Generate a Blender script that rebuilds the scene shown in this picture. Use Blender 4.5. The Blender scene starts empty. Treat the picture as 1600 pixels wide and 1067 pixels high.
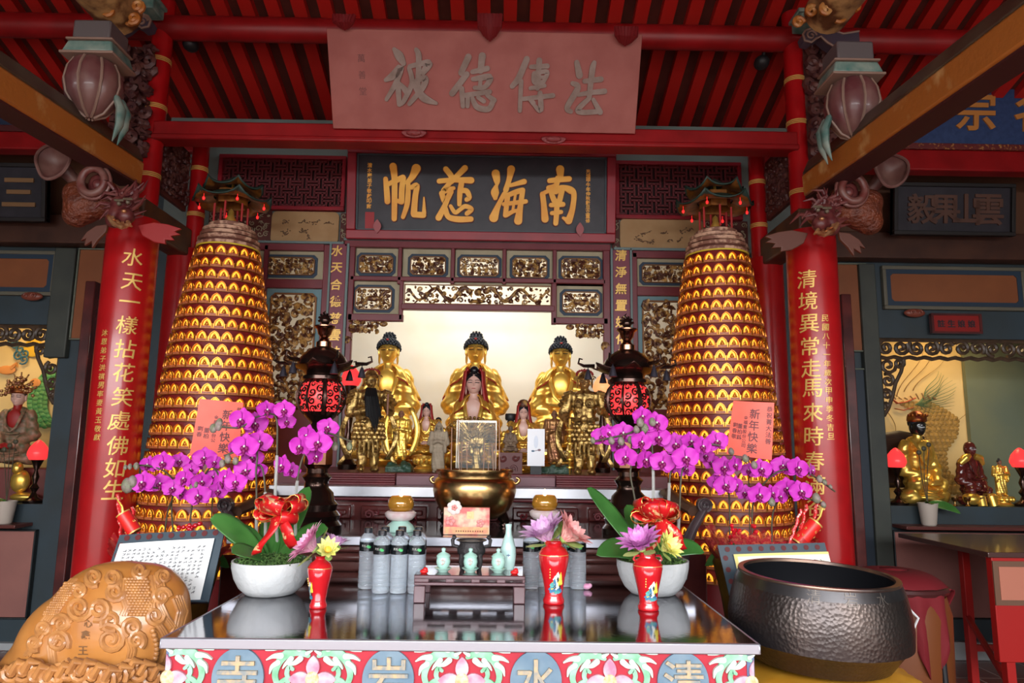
import bpy, bmesh, math, random
from mathutils import Vector, Matrix, Euler, noise as mnoise
S = bpy.context.scene
COL = S.collection
PI = math.pi
V = Vector
# ---------------- camera ----------------
FPX = 1100.0
Yc = V((-13/FPX, -167.5/FPX, -1)).normalized()
_z = (Yc.x*0.013 + Yc.y*1)/(-Yc.z)
Zc = V((0.013, 1, _z)).normalized()
Xc = Yc.cross(Zc).normalized()
CM = Matrix((Xc, Yc, Zc))                 # camera space -> world
CAM = V((0, 0, 1.5))
cd = bpy.data.cameras.new('camera'); cam = bpy.data.objects.new('camera', cd); COL.objects.link(cam)
cd.sensor_width = 36; cd.lens = 36*FPX/1600; cd.clip_start = 0.05; cd.clip_end = 100
cam.matrix_world = Matrix.Translation(CAM) @ CM.to_4x4()
S.camera = cam
# ---------------- world, daylight, exposure ----------------
S.view_settings.view_transform = 'Standard'; S.view_settings.look = 'None'
S.view_settings.exposure = 0.12; S.view_settings.gamma = 1; S.view_settings.use_curve_mapping = False
w = bpy.data.worlds.new('world'); S.world = w; w.use_nodes = True
w.node_tree.nodes['Background'].inputs[0].default_value = (0.93, 0.97, 1.0, 1)
w.node_tree.nodes['Background'].inputs[1].default_value = 2.2
def light(name, kind, loc, energy, color=(1, 1, 1), size=.1, rot=(0, 0, 0), sy=None):
    l = bpy.data.lights.new(name, kind); o = bpy.data.objects.new(name, l); COL.objects.link(o)
    l.energy = energy; l.color = color; o.location = loc; o.rotation_euler = rot
    if kind == 'AREA':
        l.size = size
        if sy: l.shape = 'RECTANGLE'; l.size_y = sy
    else: l.shadow_soft_size = size
    return o
sun = light('sun', 'SUN', (0, -6, 9), 14, (1, .96, .9), .03, (math.radians(-18), math.radians(12), 0))
# open courtyard sky in front of the hall (behind the camera)
light('courtyard_daylight', 'AREA', (-.3, -3.6, 3.3), 1000, (.95, .98, 1), 9, (math.radians(72), 0, 0), 2.3)

def px(x, y, Y):
    d = CM @ V(((x-800)/FPX, (533.5-y)/FPX, -1))
    return CAM + d*(Y/d.y)
def pz(x, y, z):
    d = CM @ V(((x-800)/FPX, (533.5-y)/FPX, -1))
    return CAM + d*((z-CAM.z)/d.z)
def pxl(p):
    q = CM.transposed() @ (V(p)-CAM)
    return (800+FPX*q.x/-q.z, 533.5-FPX*q.y/-q.z)
# ---------------- materials ----------------
MT = {}
def mat(n, c, r=.5, me=0., c2=None, sc=8., bump=0., bs=40., em=None, es=0., tr=0., ior=1.45, coat=0., alpha=None, dist=.01, ramp=(.35, .65), sh=0., det=4.):
    if n in MT: return MT[n]
    m = bpy.data.materials.new(n); m.use_nodes = True; MT[n] = m
    nt = m.node_tree; b = nt.nodes['Principled BSDF']; I = b.inputs
    I['Base Color'].default_value = (*c, 1); I['Roughness'].default_value = r; I['Metallic'].default_value = me
    I['IOR'].default_value = ior; I['Transmission Weight'].default_value = tr; I['Coat Weight'].default_value = coat
    I['Coat Roughness'].default_value = .08
    if alpha is not None: I['Alpha'].default_value = alpha
    if sh: I['Sheen Weight'].default_value = sh
    if em: I['Emission Color'].default_value = (*em, 1); I['Emission Strength'].default_value = es
    tc = None
    def nz(scale, detail=det):
        nonlocal tc
        if tc is None: tc = nt.nodes.new('ShaderNodeTexCoord')
        t = nt.nodes.new('ShaderNodeTexNoise'); t.inputs['Scale'].default_value = scale; t.inputs['Detail'].default_value = detail
        nt.links.new(tc.outputs['Object'], t.inputs['Vector']); return t
    if c2:
        t = nz(sc); rp = nt.nodes.new('ShaderNodeValToRGB'); nt.links.new(t.outputs['Fac'], rp.inputs[0])
        rp.color_ramp.elements[0].position = ramp[0]; rp.color_ramp.elements[1].position = ramp[1]
        rp.color_ramp.elements[0].color = (*c, 1); rp.color_ramp.elements[1].color = (*c2, 1)
        nt.links.new(rp.outputs[0], I['Base Color'])
    if bump:
        t = nz(bs); bp = nt.nodes.new('ShaderNodeBump'); bp.inputs['Strength'].default_value = bump; bp.inputs['Distance'].default_value = dist
        nt.links.new(t.outputs['Fac'], bp.inputs['Height']); nt.links.new(bp.outputs[0], I['Normal'])
    return m
# ---------------- mesh builder ----------------
class MB:
    def __init__(s): s.v = []; s.f = []; s.m = []; s.mi = 0
    def add(s, vs, fs, M=None):
        o = len(s.v)
        s.v += [tuple(M @ V(p)) for p in vs] if M is not None else [tuple(p) for p in vs]
        s.f += [tuple(i+o for i in f) for f in fs]; s.m += [s.mi]*len(fs); return s
    def box(s, c, d, M=None, tz=None):
        x, y, z = d[0]/2, d[1]/2, d[2]/2; t = tz if tz is not None else 1
        vs = [V(c)+V(p) for p in ((-x, -y, -z), (x, -y, -z), (x, y, -z), (-x, y, -z), (-x*t, -y*t, z), (x*t, -y*t, z), (x*t, y*t, z), (-x*t, y*t, z))]
        return s.add(vs, [(0, 3, 2, 1), (4, 5, 6, 7), (0, 1, 5, 4), (1, 2, 6, 5), (2, 3, 7, 6), (3, 0, 4, 7)], M)
    def b2(s, a, b, M=None):
        a, b = V(a), V(b); return s.box((a+b)/2, (abs(b.x-a.x), abs(b.y-a.y), abs(b.z-a.z)), M)
    def lathe(s, pr, n=32, c=(0, 0, 0), M=None, mod=None, cap=True):
        vs = []; fs = []; c = V(c)
        for k, (r, z) in enumerate(pr):
            for i in range(n):
                a = 2*PI*i/n; rr = r*(mod(a, z) if mod else 1)
                vs.append(c+V((rr*math.cos(a), rr*math.sin(a), z)))
        for k in range(len(pr)-1):
            for i in range(n):
                j = (i+1) % n; fs.append((k*n+i, k*n+j, (k+1)*n+j, (k+1)*n+i))
        if cap:
            if pr[0][0] > 1e-5: fs.append(tuple(range(n-1, -1, -1)))
            if pr[-1][0] > 1e-5: fs.append(tuple((len(pr)-1)*n+i for i in range(n)))
        return s.add(vs, fs, M)
    def tube(s, pts, r, n=8, M=None, flat=1.):
        pts = [V(p) for p in pts]; N = len(pts)
        if not isinstance(r, (list, tuple)): r = [r]*N
        vs = []; fs = []; up = None
        for k in range(N):
            t = (pts[min(k+1, N-1)]-pts[max(k-1, 0)])
            t = t.normalized() if t.length > 1e-9 else V((0, 0, 1))
            if up is None: up = V((0, 0, 1)) if abs(t.z) < .9 else V((1, 0, 0))
            a = t.cross(up)
            if a.length < 1e-6: a = t.orthogonal()
            a.normalize(); b = a.cross(t).normalized(); up = b
            for i in range(n):
                q = 2*PI*i/n; vs.append(pts[k]+a*math.cos(q)*r[k]+b*math.sin(q)*r[k]*flat)
        for k in range(N-1):
            for i in range(n):
                j = (i+1) % n; fs.append((k*n+i, k*n+j, (k+1)*n+j, (k+1)*n+i))
        fs.append(tuple(range(n-1, -1, -1))); fs.append(tuple((N-1)*n+i for i in range(n)))
        return s.add(vs, fs, M)
    def ell(s, c, r, n=16, m=10, M=None, R=None):
        if not isinstance(r, (list, tuple)): r = (r, r, r)
        vs = []; fs = []; c = V(c)
        for k in range(m+1):
            p = -PI/2+PI*k/m
            for i in range(n):
                a = 2*PI*i/n; q = V((r[0]*math.cos(p)*math.cos(a), r[1]*math.cos(p)*math.sin(a), r[2]*math.sin(p)))
                if R: q = R @ q
                vs.append(c+q)
        for k in range(m):
            for i in range(n):
                j = (i+1) % n; fs.append((k*n+i, k*n+j, (k+1)*n+j, (k+1)*n+i))
        return s.add(vs, fs, M)
    def prism(s, poly, y0, y1, M=None):        # poly in xz, extruded along y
        n = len(poly)
        ar = sum(poly[i][0]*poly[(i+1) % n][1]-poly[(i+1) % n][0]*poly[i][1] for i in range(n))
        if ar < 0: poly = poly[::-1]
        vs = [(p[0], y0, p[1]) for p in poly]+[(p[0], y1, p[1]) for p in poly]
        fs = [tuple(range(n)), tuple(range(2*n-1, n-1, -1))]+[(i, i+n, (i+1) % n+n, (i+1) % n) for i in range(n)]
        return s.add(vs, fs, M)
    def grid(s, nu, nv, fn, M=None):
        vs = [fn(i/nu, j/nv) for j in range(nv+1) for i in range(nu+1)]
        fs = [(j*(nu+1)+i, j*(nu+1)+i+1, (j+1)*(nu+1)+i+1, (j+1)*(nu+1)+i) for j in range(nv) for i in range(nu)]
        return s.add(vs, fs, M)
    def mesh(s, name):
        me = bpy.data.meshes.new(name); me.from_pydata(s.v, [], s.f); me.update(); return me
    def build(s, name, m, parent=None, loc=None, smooth=True, ang=40, bevel=0, sub=0, thick=0, rot=None):
        me = s.mesh(name); ms = m if isinstance(m, (list, tuple)) else [m]
        for q in ms: me.materials.append(q)
        if len(ms) > 1: me.polygons.foreach_set('material_index', s.m)
        if smooth:
            me.polygons.foreach_set('use_smooth', [True]*len(me.polygons))
            if ang < 180: me.set_sharp_from_angle(angle=math.radians(ang))
        o = bpy.data.objects.new(name, me); COL.objects.link(o)
        if parent: o.parent = parent
        if loc is not None: o.location = loc
        if rot is not None: o.rotation_euler = rot
        if thick: k = o.modifiers.new('t', 'SOLIDIFY'); k.thickness = thick; k.offset = 0
        if bevel: k = o.modifiers.new('b', 'BEVEL'); k.width = bevel; k.segments = 2; k.limit_method = 'ANGLE'; k.angle_limit = math.radians(40)
        if sub: k = o.modifiers.new('s', 'SUBSURF'); k.levels = sub; k.render_levels = sub
        return o
def blobmesh(mb, vox, it=4, disp=None):
    me = mb.mesh('tmp'); o = bpy.data.objects.new('tmp', me); COL.objects.link(o)
    k = o.modifiers.new('r', 'REMESH'); k.mode = 'VOXEL'; k.voxel_size = vox; k.use_smooth_shade = True
    k = o.modifiers.new('s', 'SMOOTH'); k.iterations = it; k.factor = .5
    dg = bpy.context.evaluated_depsgraph_get(); dg.update()
    m2 = bpy.data.meshes.new_from_object(o.evaluated_get(dg)); bpy.data.objects.remove(o); bpy.data.meshes.remove(me)
    m2.materials.clear()
    if disp:
        ns = [v.normal.copy() for v in m2.vertices]
        for v, n in zip(m2.vertices, ns): v.co = v.co+n*disp(v.co, n)
        m2.update()
    m2.polygons.foreach_set('use_smooth', [True]*len(m2.polygons))
    return m2
def blob(mb, name, m, parent=None, vox=.01, it=4, disp=None, loc=None):
    me = blobmesh(mb, vox, it, disp); me.name = name; me.materials.append(m)
    o = bpy.data.objects.new(name, me); COL.objects.link(o)
    if parent: o.parent = parent
    if loc is not None: o.location = loc
    return o
def tag(o, label=None, cat=None, group=None, kind=None):
    if label: o['label'] = label
    if cat: o['category'] = cat
    if group: o['group'] = group
    if kind: o['kind'] = kind
    return o
def thing(name, loc, label, cat, group=None, rz=0, sc=None):
    o = bpy.data.objects.new(name, None); COL.objects.link(o); o.location = loc; o.rotation_euler = (0, 0, rz); o.empty_display_size = .05
    if sc: o.scale = (sc, sc, sc)
    return tag(o, label, cat, group)
def ground(t, loc):
    """move a thing's empty to its base, its parts staying where they are"""
    d = V(loc)-t.location; t.location = V(loc)
    for ch in COL.objects:
        if ch.parent == t: ch.location = ch.location-d
    return t
def struct(mb, name, m, **k): o = mb.build(name, m, **k); o['kind'] = 'structure'; return o
def copy_tree(o, parent=None):
    c = o.copy(); COL.objects.link(c)
    if parent: c.parent = parent
    for ch in list(o.children): copy_tree(ch, c)
    return c
def dup(o, loc, label, rz=None, group=None, sc=None):
    c = copy_tree(o); c.location = loc; c['label'] = label
    if rz is not None: c.rotation_euler = (0, 0, rz)
    if group: c['group'] = group
    if sc: c.scale = (sc, sc, sc)
    return c
# ---------------- lettering ----------------
GC = {}
def glyph(ch, off=.012, cut=0):
    k = (ch, off, cut)
    if k in GC: return GC[k]
    cu = bpy.data.curves.new('g', 'FONT'); cu.body = ch; cu.size = 1; cu.extrude = .5; cu.offset = off; cu.resolution_u = 2
    o = bpy.data.objects.new('g', cu); COL.objects.link(o)
    dg = bpy.context.evaluated_depsgraph_get(); dg.update()
    me = bpy.data.meshes.new_from_object(o.evaluated_get(dg)); bpy.data.objects.remove(o); bpy.data.curves.remove(cu)
    if cut:
        bm = bmesh.new(); bm.from_mesh(me); bmesh.ops.remove_doubles(bm, verts=bm.verts, dist=1e-5); bmesh.ops.triangulate(bm, faces=bm.faces)
        for _ in range(3):
            es = [e for e in bm.edges if e.calc_length() > cut and abs(e.verts[0].co.z-e.verts[1].co.z) < .5]
            if es: bmesh.ops.subdivide_edges(bm, edges=es, cuts=1); bmesh.ops.triangulate(bm, faces=bm.faces)
        bm.to_mesh(me); bm.free()
    vs = [v.co.copy() for v in me.vertices]; fs = [tuple(p.vertices) for p in me.polygons]; bpy.data.meshes.remove(me)
    if vs:
        x0 = min(v.x for v in vs); x1 = max(v.x for v in vs); y0 = min(v.y for v in vs); y1 = max(v.y for v in vs)
        s = 1/max(y1-y0, (x1-x0), .3)
        vs = [((v.x-(x0+x1)/2)*s, (v.y-(y0+y1)/2)*s, v.z+.5) for v in vs]
    GC[k] = (vs, fs); return GC[k]
def put(mb, ch, fn, size, off=.012, sx=1., th=.004, slant=0., cut=0):
    """fn(u, v, h) -> point; u right, v up, h out of the surface"""
    vs, fs = glyph(ch, off, cut)
    mb.add([fn((p[0]*sx+p[1]*slant)*size, p[1]*size, p[2]*th) for p in vs], fs)
def plane_fn(o, R, U, N):
    o, R, U, N = V(o), V(R), V(U), V(N)
    return lambda u, v, h: o+R*u+U*v+N*h
def brush(mb, strokes, fn, h0, h1, grow=0.):
    hb = h1
    for si, st in enumerate(strokes):
        h1 = hb*(1+.035*si)
        P = []
        n = len(st)
        for i in range(n-1):
            p0, p1, p2, p3 = st[max(i-1, 0)], st[i], st[i+1], st[min(i+2, n-1)]
            K = 6
            for k in range(K):
                t = k/K
                P.append([.5*(2*p1[j]+(p2[j]-p0[j])*t+(2*p0[j]-5*p1[j]+4*p2[j]-p3[j])*t*t+(3*p1[j]-p0[j]-3*p2[j]+p3[j])*t**3) for j in range(3)])
        P.append(list(st[-1]))
        L = []; Rr = []
        for i, (x, y, wd) in enumerate(P):
            a = P[max(i-1, 0)]; b = P[min(i+1, len(P)-1)]
            dx, dy = b[0]-a[0], b[1]-a[1]; l = math.hypot(dx, dy) or 1; nx, ny = -dy/l, dx/l
            q = wd/2+grow; L.append((x+nx*q, y+ny*q)); Rr.append((x-nx*q, y-ny*q))
        vs = []; fs = []
        for a, b in zip(L, Rr):
            vs += [fn(a[0], a[1], h0), fn(a[0], a[1], h1), fn(b[0], b[1], h1), fn(b[0], b[1], h0)]
        for i in range(len(P)-1):
            o = 4*i; fs += [(o+1, o+5, o+6, o+2), (o, o+4, o+5, o+1), (o+2, o+6, o+7, o+3)]
        mb.add(vs, fs)
        for x, y, wd in (P[0], P[-1]):
            q = wd/2+grow; n = 14; vs = [fn(x+q*math.cos(2*PI*i/n), y+q*math.sin(2*PI*i/n), h) for h in (h0, h1) for i in range(n)]
            vs = vs[:n]+[fn(x+q*math.cos(2*PI*i/n), y+q*math.sin(2*PI*i/n), h1*.985) for i in range(n)]
            mb.add(vs, [tuple(n+i for i in range(n))]+[(i, (i+1) % n, n+(i+1) % n, n+i) for i in range(n)])
# ---------------- ornament helpers ----------------
def spiral(c, r, turns=1.4, a0=0., s=1, n=14, fn=None, y=0., r1=.15):
    out = []
    for i in range(n+1):
        t = i/n; a = a0+s*2*PI*turns*t; q = r*(1-(1-r1)*t)
        out.append((c[0]+q*math.cos(a), y, c[1]+q*math.sin(a)))
    return out
def carve(mb, x0, z0, x1, z1, y, cell=.05, seed=1, th=.007, dens=1.):
    """openwork carving of scrolls, leaves and bosses in the xz rectangle"""
    rd = random.Random(seed); w, h = x1-x0, z1-z0
    nx = max(1, round(w/cell)); nz = max(1, round(h/cell))
    for i in range(nx):
        for j in range(nz):
            if rd.random() > dens: continue
            cx = x0+w*(i+.5+rd.uniform(-.25, .25))/nx; cz = z0+h*(j+.5+rd.uniform(-.25, .25))/nz
            cx = min(max(cx, x0+cell*.35), x1-cell*.35); cz = min(max(cz, z0+cell*.35), z1-cell*.35)
            k = rd.random(); a = rd.uniform(0, 6.28); q = cell*rd.uniform(.35, .55)
            if k < .55:
                pts = spiral((cx, cz), q, rd.uniform(1, 1.6), a, rd.choice((-1, 1)), 10, y=y-rd.uniform(0, th))
                mb.tube(pts, [th*(.75+.5*(1-t/10)) for t in range(11)], 5)
            elif k < .8:
                mb.ell((cx, y-th*.5, cz), (q*.55, th*1.3, q*.38), 8, 5, R=Matrix.Rotation(a, 3, 'Y'))
            else:
                for b in range(3):
                    t = a+b*.9; mb.tube([(cx, y, cz), (cx+q*.7*math.cos(t), y-th, cz+q*.7*math.sin(t)), (cx+q*1.25*math.cos(t+.4), y, cz+q*1.25*math.sin(t+.4))], [th, th*1.1, th*.3], 5)
# ---------------- palette ----------------
red = mat('red_lacquer', (.42, .006, .008), .28, 0, (.33, .004, .006), 5, coat=.25)
redbeam = mat('red_beam', (.30, .006, .008), .4, 0, (.22, .004, .005), 6)
rafterred = mat('rafter_red', (.46, .012, .008), .5)
plank = mat('dark_plank', (.07, .014, .010), .6, 0, (.10, .02, .014), 9)
gold = mat('gold_leaf', (.95, .62, .14), .3, .75, (.80, .47, .07), 14)
oldgold = mat('antique_gold', (.66, .44, .15), .36, .85, (.13, .06, .02), 40, bump=.4, bs=90, ramp=(.4, .68))
goldpaint = mat('gold_paint', (.72, .45, .12), .4, .35)
orangegold = mat('orange_gold_lettering', (.80, .34, .035), .45, 0, (.90, .47, .07), 6)
carvegold = mat('gilded_carving', (.075, .022, .010), .4, .1, (.46, .27, .08), 30, ramp=(.46, .62), bump=.4, bs=70)
darkcarve = mat('dark_carving', (.05, .012, .014), .5, 0, (.12, .04, .03), 25)
maroon = mat('maroon_wood', (.16, .022, .028), .42, 0, (.12, .015, .02), 10)
maroonlt = mat('maroon_light', (.22, .045, .055), .45)
darkwood = mat('dark_rosewood', (.055, .012, .012), .22, 0, (.11, .022, .02), 7, coat=.6)
teal = mat('grey_teal_paint', (.045, .06, .062), .5, 0, (.06, .075, .072), 5)
bluegrey = mat('blue_grey_paint', (.05, .10, .15), .5)
edgegreen = mat('pale_green_edge', (.16, .18, .14), .6)
cream = mat('cream_panel', (.33, .29, .19), .6, 0, (.28, .24, .15), 10)
bluering = mat('blue_border', (.018, .035, .06), .6)  # flat dark blue border paint
pinkwood = mat('faded_pink_wood', (.36, .105, .085), .6, 0, (.30, .075, .06), 5, bump=.05)
blackp = mat('black_board', (.018, .016, .022), .45, 0, (.03, .026, .034), 9)
frame_red = mat('frame_crimson', (.27, .012, .022), .4, 0, (.20, .01, .018), 6)
bronze = mat('dark_bronze', (.085, .05, .04), .22, .9, (.04, .024, .02), 10)
copper = mat('copper_bronze', (.30, .14, .085), .18, 1, (.16, .07, .045), 8)
brass = mat('brushed_brass', (.62, .40, .17), .25, 1, (.50, .31, .12), 4)
steel = mat('stainless_steel', (.31, .31, .34), .09, 1, (.31, .31, .33), 3, bump=.015, bs=60)
steeledge = mat('bright_steel_edge', (.44, .44, .49), .35, .8)
black = mat('matte_black', (.012, .012, .014), .5)
whitec = mat('white_ceramic', (.62, .62, .62), .55, 0, (.52, .53, .54), 14, bump=.5, bs=30)
green = mat('leaf_green', (.035, .13, .025), .3, 0, (.06, .19, .04), 10, coat=.3)
mossm = mat('moss', (.04, .10, .02), .9, 0, (.12, .22, .05), 60, bump=1, bs=150)
magenta = mat('orchid_magenta', (.50, .014, .40), .55, 0, (.60, .03, .49), 22, sh=.2)
lipm = mat('orchid_lip', (.20, .004, .09), .5)
whitey = mat('off_white', (.8, .78, .72), .5)
budg = mat('orchid_bud', (.16, .18, .10), .5, 0, (.28, .20, .20), 40)
stemg = mat('stem_brown_green', (.07, .06, .035), .5)
sleeve = mat('clear_stem_sleeve', (.75, .75, .72), .2, 0, alpha=.35)
glass = mat('clear_glass', (1, 1, 1), .02, 0, tr=1, ior=1.3)
paperred = mat('red_paper', (.86, .10, .06), .45, 0, (.88, .15, .10), 4)
ink = mat('ink', (.02, .015, .02), .6)
skinp = mat('pink_porcelain_skin', (.66, .40, .33), .35)
skind = mat('dark_red_lacquer_skin', (.10, .015, .012), .25, coat=.5)
hairb = mat('blue_black_hair', (.008, .012, .02), .6)
brownface = mat('brown_face', (.22, .10, .06), .4)
robered = mat('robe_lining_red', (.30, .012, .010), .5)
woodlt = mat('honey_wood', (.52, .22, .055), .3, 0, (.38, .14, .03), 5, coat=.35, bump=.08, bs=20)
celadon = mat('celadon', (.38, .64, .54), .12, 0, (.46, .70, .62), 6, coat=.5)
vasered = mat('vase_red', (.55, .012, .018), .12, coat=.8)
lampred = mat('red_lamp_glow', (.8, .03, .03), .3, em=(1, .045, .05), es=.85)
flame = mat('flame', (1, .6, .3), .5, em=(1, .55, .25), es=7)

# ================= THE HALL =================
fl = MB()
fl.b2((-6, -3, -.1), (6, 7, 0))
tile = bpy.data.materials.new('terracotta_tiles'); tile.use_nodes = True
nt = tile.node_tree; b = nt.nodes['Principled BSDF']; tc = nt.nodes.new('ShaderNodeTexCoord'); br = nt.nodes.new('ShaderNodeTexBrick')
mp = nt.nodes.new('ShaderNodeMapping'); mp.inputs['Rotation'].default_value = (0, 0, 0)
nt.links.new(tc.outputs['Object'], mp.inputs[0]); nt.links.new(mp.outputs[0], br.inputs[0])
br.offset = .5; br.inputs['Scale'].default_value = 1; br.inputs['Brick Width'].default_value = .36; br.inputs['Row Height'].default_value = .36
br.inputs['Mortar Size'].default_value = .006; br.inputs['Color1'].default_value = (.19, .04, .026, 1); br.inputs['Color2'].default_value = (.14, .03, .02, 1); br.inputs['Mortar'].default_value = (.3, .27, .25, 1)
nt.links.new(br.outputs[0], b.inputs['Base Color']); b.inputs['Roughness'].default_value = .25
struct(fl, 'floor', tile, smooth=False)
gm = mat('courtyard_stone', (.42, .41, .40), .8, 0, (.36, .35, .34), 2)
g = MB(); g.b2((-14, -16, -.25), (14, -3, -.1)); struct(g, 'floor', gm, smooth=False)
m = MB(); m.b2((-14, -12.2, -.1), (14, -12, 3.2)); struct(m, 'wall_courtyard', gm, smooth=False)

YB = 4.95            # main screen plane
YS = 5.50            # side altar plane
ZP = px(400, 12, 4.2).z
SL = math.tan(math.radians(18))
def roofz(y): return ZP+.05-SL*(y-4.2)
rf = MB()
HX = ((0, 3, 2, 1), (4, 5, 6, 7), (0, 1, 5, 4), (1, 2, 6, 5), (2, 3, 7, 6), (3, 0, 4, 7))
for ya, za, yb_, zb in ((1.9, roofz(1.9)+.03, 6.6, roofz(6.6)+.03), (-1.6, 2.85, 1.9, roofz(1.9)+.03)):  # last slab: unseen front slope, its low eave shaped to hold back high daylight
    rf.add([(-5, ya, za), (5, ya, za), (5, yb_, zb), (-5, yb_, zb), (-5, ya, za+.07), (5, ya, za+.07), (5, yb_, zb+.07), (-5, yb_, zb+.07)], HX)
struct(rf, 'ceiling', plank, smooth=False)
for i in range(-28, 29):
    x = -.17+i*.172; m = MB(); y0, y1 = 2.2, 5.6
    m.add([(x-.043, y0, roofz(y0)-.03), (x+.043, y0, roofz(y0)-.03), (x+.043, y1, roofz(y1)-.03), (x-.043, y1, roofz(y1)-.03),
           (x-.043, y0, roofz(y0)+.03), (x+.043, y0, roofz(y0)+.03), (x+.043, y1, roofz(y1)+.03), (x-.043, y1, roofz(y1)+.03)],
          [(0, 3, 2, 1), (4, 5, 6, 7), (0, 1, 5, 4), (1, 2, 6, 5), (2, 3, 7, 6), (3, 0, 4, 7)])
    struct(m, 'trim_%d' % (i+29), rafterred, smooth=False)
m = MB(); m.b2((-5.1, -1, 0), (-5, 6.7, 5.6)); struct(m, 'wall_block_left', teal, smooth=False)  # unseen wall added to block daylight from the left side
m = MB(); m.b2((5, -1, 0), (5.1, 6.7, 5.6)); struct(m, 'wall_block_right', teal, smooth=False)  # unseen wall added to block daylight from the right side
# outer back wall closing everything
XL = px(300, 500, YB).x; XR = px(1190, 500, YB).x       # main bay extent in the screen plane
NB = 5.75                                               # niche back
m = MB(); m.b2((-5, 6.6, 0), (5, 6.7, 4.2)); struct(m, 'wall_back', teal, smooth=False)

def at2(x0, y0, x1, y1, Y):
    """world x0,x1,z0(bottom),z1(top) of a pixel rectangle on the plane Y"""
    xm, ym = (x0+x1)/2, (y0+y1)/2
    return px(x0, ym, Y).x, px(x1, ym, Y).x, px(xm, y1, Y).z, px(xm, y0, Y).z
def slab(mb, x0, y0, x1, y1, Y, d0=0., d1=.03):
    a, b, c, d = at2(x0, y0, x1, y1, Y); return mb.b2((a, Y-d1, c), (b, Y-d0, d))

# --- columns ---
def column(name, x, y, z0, z1, r, label, rings=(), m=red, cat='column', n=40, base=False):
    t = thing(name, (x, y, z0), label, cat)
    c = MB(); c.lathe([(r, 0), (r, (z1-z0)*.5), (r*.985, z1-z0)], n); c.build('shaft', m, t)
    for rz in rings:
        g = MB()
        for k in (-1, 0, 1): g.lathe([(r*1.0, -.004+k*.011), (r*1.045, -.003+k*.011), (r*1.045, .003+k*.011), (r*1.0, .004+k*.011)], n, (0, 0, rz-z0), cap=False)
        g.build('gold_ring', goldpaint, t)
    if base:
        q = MB(); q.lathe([(r*1.3, 0), (r*1.45, .05), (r*1.4, .16), (r*1.15, .2), (r*1.02, .22)], n); q.build('stone_base', teal, t)
    return t
YC = 4.0
xcl = px(184, 620, YC).x; xcr = px(1279, 620, YC).x; rc = 38*YC/1100*1.02
ztopL = px(204, 345, YC).z; ztopR = px(1270, 365, YC).z
colL = column('inscribed_column', xcl, YC, 0, ztopL, rc, 'thick red lacquered front column on the left with gold inscription 水天一樣', base=True)
colR = column('inscribed_column', xcr, YC, 0, ztopR, rc, 'thick red lacquered front column on the right with gold inscription 清境異常', base=True)
YT = 4.2
xtl = px(236, 250, YT).x; xtr = px(1248, 250, YT).x; rt = 16*4.35/1100
column('upper_column', xtl, YT, ztopL-.02, roofz(YT)-.03, rt, 'slim red gold-ringed upright under the roof beside the left melon strut', [px(236, yy, YT).z for yy in (48, 97, 170, 276)])
column('upper_column', xtr, YT, ztopR-.02, roofz(YT)-.03, rt, 'slim red gold-ringed upright under the roof beside the right melon strut', [px(1248, yy, YT).z for yy in (128, 195, 302)])
YR = 4.72
xrl = px(290, 400, YR).x; xrr = px(1196, 420, YR).x; rr_ = 27*4.8/1100
zr = px(290, 392, YR).z
column('rear_column', xrl, YR, 0, zr, rr_, 'red rear column standing between the left inscribed column and the left lamp tower')
column('rear_column', xrr, YR, 0, zr, rr_, 'red rear column standing between the right lamp tower and the right inscribed column')
xql = px(309, 300, YR).x; xqr = px(1184, 310, YR).x
column('upper_column', xql, YR, zr, px(309, 215, YR).z, .056, 'thin dark red ringed upright above the left rear column', [px(309, yy, YR).z for yy in (266, 337)])
column('upper_column', xqr, YR, zr, px(1184, 230, YR).z, .056, 'thin dark red ringed upright above the right rear column', [px(1184, yy, YR).z for yy in (287, 354)])
# carved infill boards and beam stubs between the upper columns
for sgn, xa, lab in ((-1, px(272, 300, 4.5).x, 'left'), (1, px(1214, 300, 4.5).x, 'right')):
    t = thing('carved_board', (xa, 4.46, px(272, 315, 4.46).z), 'dark openwork carved board hanging between the %s pair of ringed uprights' % lab, 'carving')
    q = MB(); q.b2((-.012, -.2, 0), (.012, .2, .42)); q.build('board', plank, t, smooth=False)
    q = MB(); carve(q, -.19, .02, .19, .4, 0, .05, 5, .009); o = q.build('carving', darkcarve, t, rot=(0, 0, PI/2), loc=(-sgn*.02, 0, 0))
    t = MB(); t.b2((xa-.07, 4.02, zr-.06), (xa+.07, 4.66, zr+.13))
    tag(t.build('tie_beam', mat('brown_beam', (.10, .04, .015), .5, 0, (.05, .02, .012), 9), bevel=.012), 'brown painted beam stub joining the %s inscribed column to the rear column' % lab, 'beam')

# --- purlin, tie beam, pink plaque ---
a = px(262, 38, YT); b = px(1240, 68, YT); zc = (a.z+b.z)/2
q = MB(); q.tube([(xtl-1.6, YT, zc), (xtr+1.6, YT, zc)], .078, 28)
tag(q.build('round_purlin', redbeam), 'round bright red roof purlin running across above the pink plaque', 'beam')
a0, b0, z0, z1 = at2(250, 203, 1240, 232, YT)
q = MB(); q.b2((xtl+.02, YT-.06, z0), (xtr-.02, YT+.06, z1-.0)); q.b2((xtl+.02, YT-.075, z0), (xtr-.02, YT+.06, z0+.035))
TB = tag(q.build('red_tie_beam', redbeam, bevel=.01), 'long flat red tie beam under the pink plaque', 'beam')
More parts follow.
